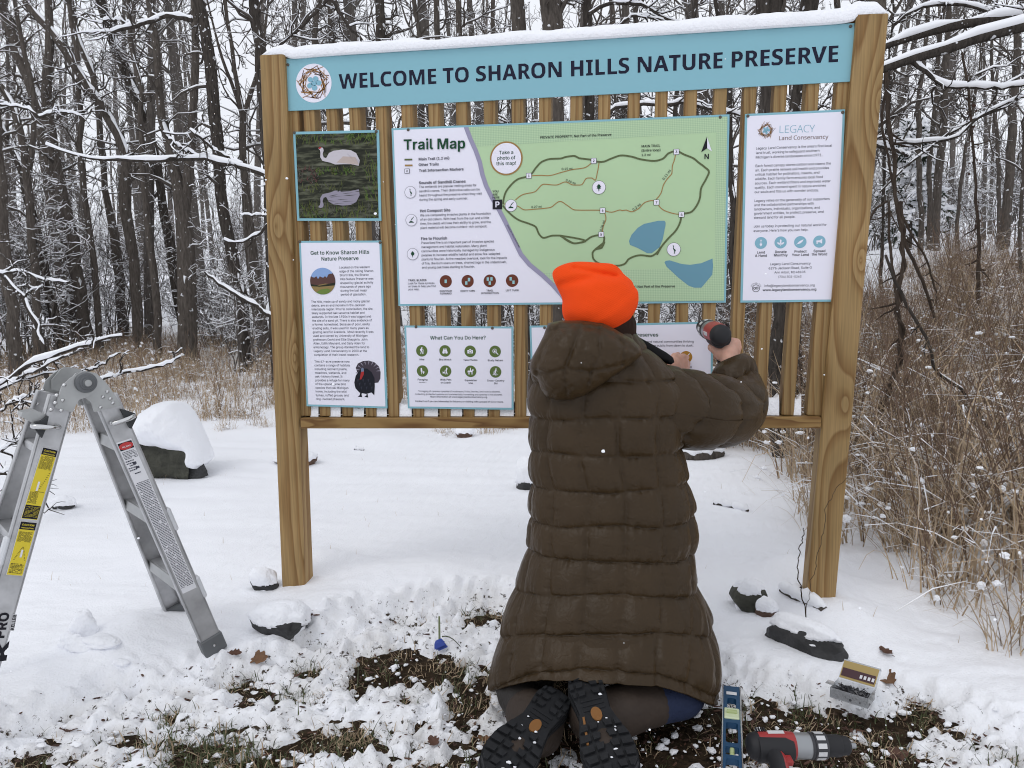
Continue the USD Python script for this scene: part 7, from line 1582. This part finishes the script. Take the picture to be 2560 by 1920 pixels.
def log(name, label, pts, r, seed, mat='bark_grey', catg='log'):
    rn = np.random.default_rng(seed); P = np.array([ground_hit(*q) for q in pts]); P[:, 2] += r * .6
    x = thing(name, label, catg, P[0]); Q, R_ = resample(P, np.full(len(P), r), 14); R_ = R_ * rn.uniform(.8, 1.15, 14)
    obj('stem', batch_tubes(Q[None], R_[None], 9), mat, x, smooth=50); s = snow_on(rn, Q[None], R_[None], .014, .85, 7)
    obj('snow', s, 'tree_snow', x, smooth=60)
log('fallen_log', 'short snow-topped log lying beyond the sign, right of the person', [(1690, 1140), (1750, 1150), (1800, 1140)], .035, 3)
log('stick', 'dark stick lying in the snow right of the person', [(1785, 1262), (1830, 1270), (1870, 1280)], .008, 4, 'bark_dark', 'stick')
log('stick', 'short dark stick in the snow just behind the left post', [(886, 1124), (910, 1127)], .006, 5, 'bark_dark', 'stick')
log('stick', 'weathered stick lying in the snow at the foot of the right post', [(1955, 1480), (1995, 1500), (2060, 1530)], .012, 6, 'bark_grey', 'stick')

# ---------------------------------------------------------------- tools on the ground
def cr(x, y): return 1700 + x / 2.572, 1350 + y / 2.572
zt = .030
A0, B0, A1, B1 = (W(*cr(*q), z=zt) for q in [(270, 938), (392, 952), (296, 1480), (440, 1480)])
lo, lx = (A0 + B0) / 2, norm(B0 - A0); ly = (A1 + B1) / 2 - lo; ly = norm(ly - lx * (ly @ lx)); LW_ = .0475; LL = .40
plain('level_blue', (0.012, 0.060, 0.135), rough=.4, spec=.5, metal=.3); plain('vial_cream', (0.55, 0.62, 0.40), rough=.3); plain('vial_glass', (0.35, 0.42, 0.18), rough=.08, spec=.7)
level = thing('spirit_level', 'blue spirit level with bare metal edges lying on the trodden ground beside the boots', 'spirit level', lo)
lyc = lambda y: float((W(*cr(340, y), z=zt) - lo) @ ly)
body = sbox(-LW_ / 2 + .0035, 0, LW_ / 2 - .0035, LL)
def slot(y0, y1, w, r=.008): a, b = lyc(y0), lyc(y1); return sbox(-w / 2, a, w / 2, b).buffer(-r * .9).buffer(r * .9)
holes = [slot(1022, 1086, .022), slot(1180, 1310, .028), slot(1335, 1388, .030, .006), slot(1412, 1500, .028)]
web = body.difference(unary_union(holes)); up_ = np.cross(lx, ly); sgn = 1 if up_[2] > 0 else -1
web3 = prism(web, .016, lo + np.array([0, 0, -.014]) if sgn > 0 else lo + np.array([0, 0, .002]), lx, ly); obj('web', web3, 'level_blue', level)
for s in (-1, 1): obj('edge', frame_box(lo + lx * s * (LW_ / 2 - .0018) + ly * LL / 2 + [0, 0, -.008], lx, ly, [0, 0, 1], .0036, LL, .022, .0008), 'chrome', level)
def lev(name, x0, y0, x1, y1, h, mat, zz=.003):
    c = lo + lx * (x0 + x1) / 2 + ly * (lyc(y0) + lyc(y1)) / 2 + [0, 0, zz]; return obj(name, frame_box(c, lx, ly, [0, 0, 1], x1 - x0, lyc(y1) - lyc(y0), h, min(.002, h / 3)), mat, level)
lev('vial_frame', -.018, 1094, .018, 1158, .010, 'vial_cream', .001); obj('vial', tube([lo + lx * -.012 + ly * lyc(1124) + [0, 0, .007], lo + lx * .012 + ly * lyc(1124) + [0, 0, .007]], [.0055, .0055], 10), 'vial_glass', level, smooth=50)
lev('size_plate', -.013, 986, .013, 1004, .0012, 'sticker_white', .0035); lev('vial', -.005, 1338, .005, 1384, .008, 'vial_glass', -.002)
d0, d1 = W(*cr(445, 1325), z=.040), W(*cr(1128, 1322), z=.036)
drill('cordless_drill', 'red and black cordless drill lying on its side on the muddy snow', d0, d1 - d0, np.array([.12, -1, -.12]), np.linalg.norm(d1 - d0) / .222)

# box of screws
material('clear_box', {'t': ('transparent_bsdf', {'color': (.90, .91, .92)}), 'g': ('glossy_bsdf', {'roughness': .15, 'color': (.9, .9, .9)}), 'd': ('diffuse_bsdf', {'color': (.75, .76, .78)}), 'm1': ('mix_closure', {'fac': .16}), 'm2': ('mix_closure', {}), 'f': ('fresnel', {'IOR': 1.4})},
    [('t.BSDF', 'm1.closure1'), ('d.BSDF', 'm1.closure2'), ('m1.closure', 'm2.closure1'), ('g.BSDF', 'm2.closure2'), ('f.fac', 'm2.fac')], surface='m2.closure')
bo = W(*cr(1085, 1062), z=.0); bx = W(*cr(1205, 1085), z=0.0) - W(*cr(965, 1010), z=0.0); bx[2] = 0; BL = np.linalg.norm(bx); bx = bx / BL; by = np.cross([0, 0, 1], bx); bz = np.array([0, 0, 1.0])
bo = (W(*cr(1205, 1085), z=0.0) + W(*cr(965, 1010), z=0.0)) / 2; BD, BH = .062, .027
sb = thing('screw_box', 'small clear plastic box of screws with its printed lid propped open', 'screw box', bo)
bc = bo + by * BD / 2
walls = [frame_box(bc + bz * .002, bx, by, bz, BL, BD, .002), frame_box(bo + bz * BH / 2, bx, by, bz, BL, .0016, BH), frame_box(bo + by * BD + bz * BH / 2, bx, by, bz, BL, .0016, BH), frame_box(bc - bx * BL / 2 + bz * BH / 2, bx, by, bz, .0016, BD, BH), frame_box(bc + bx * BL / 2 + bz * BH / 2, bx, by, bz, .0016, BD, BH)]
obj('box', cat(*walls), 'clear_box', sb)
lt = norm(by * .80 + bz * .60); ln_ = np.cross(bx, lt); lo_ = bo + by * BD + bz * BH
obj('lid', cat(frame_box(lo_ + lt * .030, bx, lt, ln_, BL, .060, .0016), frame_box(lo_ + lt * .060 - ln_ * .005, bx, lt, ln_, BL, .0016, .011), frame_box(lo_ + lt * .03 + bx * BL / 2 - ln_ * .005, bx, lt, ln_, .0016, .06, .011)), 'clear_box', sb)
plain('label_yellow', (.36, .26, .09), rough=.4); plain('label_maroon', (.045, .012, .018), rough=.4)
fr = -ln_ if (-ln_) @ (CAM - lo_) > 0 else ln_
lab = obj('lid_label', frame_box(lo_ + lt * .030 + fr * .002, bx, lt, ln_, BL * .96, .052, .0012), 'label_yellow', sb)
obj('label_band', frame_box(lo_ + lt * .022 + fr * .0034, bx, lt, ln_, BL * .90, .024, .0012), 'label_maroon', lab)
for k in range(4): obj('label_mark', frame_box(lo_ + lt * .020 + bx * (BL * .08 + .010 * k) + fr * .0046, bx, lt, ln_, .006, .010, .001), 'sticker_white', lab)
obj('hang_tab', frame_box(bc - bx * (BL / 2 + .010) + bz * (BH - .002), bx, by, bz, .02, .022, .0016, .0005), 'clear_box', sb)
rn = np.random.default_rng(3); sc_ = []
for k in range(240):
    c = bc + bx * rn.uniform(-.44, .44) * BL + by * rn.uniform(-.40, .40) * BD + bz * rn.uniform(.005, .020); a = norm(rn.normal(size=3) * [1, 1, .35]); L = .016
    sc_ += [batch_tubes(np.array([[c - a * L / 2, c + a * L / 2]]), np.array([[.0014, .0008]]), 4), batch_tubes(np.array([[c - a * L / 2, c - a * L / 2 - a * .002]]), np.array([[.0015, .0034]]), 6)]
obj('screws', cat(*sc_), 'tool_dark_steel', sb, kind='stuff')

# blue ribbon on a stem
def c4(x, y): return x / 1.7015, 1400 + y / 1.7015
g0 = ground_hit(*c4(1872, 385)); dd = (g0 - CAM) @ CF
plain('ribbon_blue', (0.012, 0.045, 0.30), rough=.5); plain('stem_green', (0.20, 0.24, 0.12), rough=.6)
rb = thing('ribbon_marker', 'scrap of blue ribbon tied to a pale green stem in the muddy snow', 'ribbon', g0)
top = W(*c4(1868, 240), d=dd); bt_ = W(*c4(1870, 375), d=dd); obj('stem', tube([bt_ - [0, 0, .03], bt_, top], [.004, .004, .003], 8), 'stem_green', rb, smooth=50)
rn = np.random.default_rng(8)
for k in range(5):
    a = W(*c4(1868 + rn.uniform(-4, 4), 338), d=dd - .006); e = W(*c4(1880 + rn.uniform(-14, 16), 374 + rn.uniform(-8, 6)), d=dd - .012 - .006 * k); m_ = (a + e) / 2 + rn.normal(size=3) * .004; w_ = np.array([.006, 0.003, .002]) * (1 + .3 * k)
    V = np.array([[a - w_ * .6, a + w_ * .6], [m_ - w_, m_ + w_], [e - w_ * 1.2, e + w_ * 1.2]]); obj('ribbon_tail', grid_mesh(V), 'ribbon_blue', rb)
l0 = W(*c4(1880, 325), d=dd - .01); obj('leaf_blade', grid_mesh(np.array([[l0 + [0, 0, .002 - .004 * j] + np.array([.012 * i, 0, .004 * math.sin(i * .7) - .0012 * i * i]) for j in range(2)] for i in range(6)])), 'green_grass', rb)

# fallen oak leaves
plain('leaf_tan', (0.15, 0.075, 0.034), rough=.7, var=.3, vscale=60.0); plain('leaf_brown', (0.085, 0.036, 0.020), rough=.7, var=.3, vscale=60.0)
def oak_leaf(label, px, py, L, seed, mat):
    b = ground_hit(px, py); rn = np.random.default_rng(seed)
    t = np.linspace(0, 1, 15); hw_ = (.18 + .16 * np.abs(np.sin(t * 11 + .5))) * np.sin(PI * np.clip(t, .02, .98)) ** .55 * L; hw_[0] = .012 * L
    V = np.zeros((15, 5, 3)); cu = rn.uniform(.5, 1.6)
    for j, s in enumerate((-1, -.5, 0, .5, 1)):
        V[:, j, 0] = (t - .5) * L; V[:, j, 1] = s * hw_; V[:, j, 2] = cu * .28 * L * ((t - .5) ** 2 * 2) + abs(s) * hw_ * .5 * (rn.random() + .3) + .03 * L * np.sin(t * 9 + s * 3)
    a, tl_ = rn.uniform(0, 2 * PI), rn.uniform(-.4, .4); ca_, sa_ = math.cos(a), math.sin(a); R3 = np.array([[ca_, -sa_, 0], [sa_, ca_, 0], [0, 0, 1]]) @ np.array([[1, 0, 0], [0, math.cos(tl_), -math.sin(tl_)], [0, math.sin(tl_), math.cos(tl_)]])
    x = thing('dead_leaf', label, 'leaf', b); obj('blade', grid_mesh(V @ R3.T + b + [0, 0, .012]), mat, x, smooth=True)
    q = (np.array([[-.5 * L, 0, .02 * L], [-.75 * L, .03 * L, .05 * L]]) @ R3.T) + b + [0, 0, .014]; obj('stalk', tube(q, [.0012, .0009], 4), mat, x)
for i, (px, py, L, mt, lab) in enumerate([(645, 1656, .075, 'leaf_tan', 'tan oak leaf curled up just right of the ladder foot'), (590, 1644, .04, 'leaf_brown', 'dark brown leaf touching the ladder foot'), (171, 1840, .05, 'leaf_brown', 'small brown leaf in the snow at the lower left'), (1085, 1868, .045, 'leaf_brown', 'brown leaf on the snow left of the left boot'),
        (1218, 1862, .05, 'leaf_tan', 'upright brown leaf beside the left boot sole'), (2215, 1706, .085, 'leaf_tan', 'large tan leaf in the snow behind the screw box'), (2352, 1824, .085, 'leaf_brown', 'big dark brown leaf on the snow right of the lying drill'), (2215, 1640, .05, 'leaf_brown', 'brown leaf scrap in the snow above the screw box'),
        (1640, 1905, .07, 'leaf_brown', 'wet dark leaf on the ground right of the right boot'), (1000, 1690, .04, 'leaf_tan', 'small leaf bit in the middle of the trodden snow'), (745, 1700, .035, 'leaf_brown', 'tiny russet leaf scrap between the ladder foot and the dark clods'), (2240, 1900, .06, 'leaf_brown', 'dark leaf at the bottom edge below the drill chuck')]): oak_leaf(lab, px, py, L, 60 + i, mt)

# broken plates of snow by the ladder
for i, (px, py, r, up, lab) in enumerate([(212, 1590, .045, 1.3, 'thin plate of snow standing on edge between the ladder legs'), (205, 1622, .050, .5, 'rounded broken snow chunk below the standing plate'), (178, 1612, .040, .7, 'snow chunk leaning left of the standing plate'), (250, 1610, .06, .3, 'flat slab of snow right of the standing plate'), (300, 1660, .03, .4, 'small snow lump near the single dark pebble')]):
    b = ground_hit(px, py); x = thing('snow_chunk', lab, 'snow chunk', b); obj('chunk', blob(b + [0, 0, r * up * .4], (r, r * .55, r * up), 300 + i, .35, 3), 'snow', x, smooth=True)

# crumbs of snow and soil kicked about the trodden ground
def lump_protos(mat, n, seed):
    def make(path):
        UsdGeom.Scope.Define(stage, path)
        for i in range(n): usdkit.mesh(stage, f'{path}/crumb_{i}', blob((0, 0, .2), (1.2, .8, .55), seed + i, .75, 2, 2.3), M[mat], smooth=True)
        return [f'{path}/crumb_{i}' for i in range(n)]
    return make
rng = np.random.default_rng(15)
def crumb_spots(n, lo_, hi_, dirty):
    out = []
    while len(out) < n:
        px, py = rng.uniform(-100, 2650), rng.uniform(1440, 1960); b = W(px, py, z=-.03)
        if trodden(b[0], b[1]) < .3: continue
        bb_ = float(bare(b[0], b[1]))
        if dirty and rng.random() > .12 + bb_ ** 2: continue
        if not dirty and rng.random() > .35 + .65 * bb_: continue
        z = max(float(zsnow(b[0], b[1])), float(zsoil(b[0], b[1])) - .01); out.append((b[0], b[1], z, rng.uniform(0, 360), lo_ + (hi_ - lo_) * rng.random() ** 3, int(rng.integers(0, 5))))
    return out
scatter('snow_crumbs', lump_protos('tree_snow', 5, 400), crumb_spots(700, .0018, .011, False), 'crumbs and clods of kicked-up snow on the trodden ground', 'snow')
def shard_protos(path):
    UsdGeom.Scope.Define(stage, path)
    for i in range(5): usdkit.mesh(stage, f'{path}/shard_{i}', blob((0, 0, .2), (1.3, .45, .22), 420 + i, .6, 1), M['leaf_brown' if i % 2 else 'dead_leaf_dark'])
    return [f'{path}/shard_{i}' for i in range(5)]
scatter('soil_crumbs', shard_protos, crumb_spots(2600, .0015, .009, True), 'dark crumbs of soil and rotten leaf scattered over the trodden snow', 'soil')

# thin stems in front of the right post
vine('thin dark stem rising in front of the foot of the right post', [(2012, 1320), (2008, 1350), (2003, 1390), (2007, 1422), (2004, 1488)], [2, 2.5, 2.5, 3, 3], 2.52, 501, name='weed_stem', catg='weed')
vine('wiry stem arching across the face of the right post', [(2160, 1150), (2115, 1187), (2063, 1250), (2040, 1330), (2022, 1446), (2019, 1492)], [1, 1.2, 1.4, 1.5, 1.5, 1.5], 2.44, 502, name='weed_stem', catg='weed')

# falling snow
rng = np.random.default_rng(21); fl = []
for k in range(170):
    px, py, d = rng.uniform(0, 2560), rng.uniform(0, 1920), rng.uniform(.7, 2.4) if k < 60 else rng.uniform(2, 6)
    fl.append(blob(W(px, py, d=d), np.array([1, 1, .8]) * rng.uniform(.0010, .0022), k, .4, 1))
obj('falling_snow', cat(*fl), 'tree_snow', None, 'snowflakes drifting down through the air', 'snowflakes', kind='stuff')
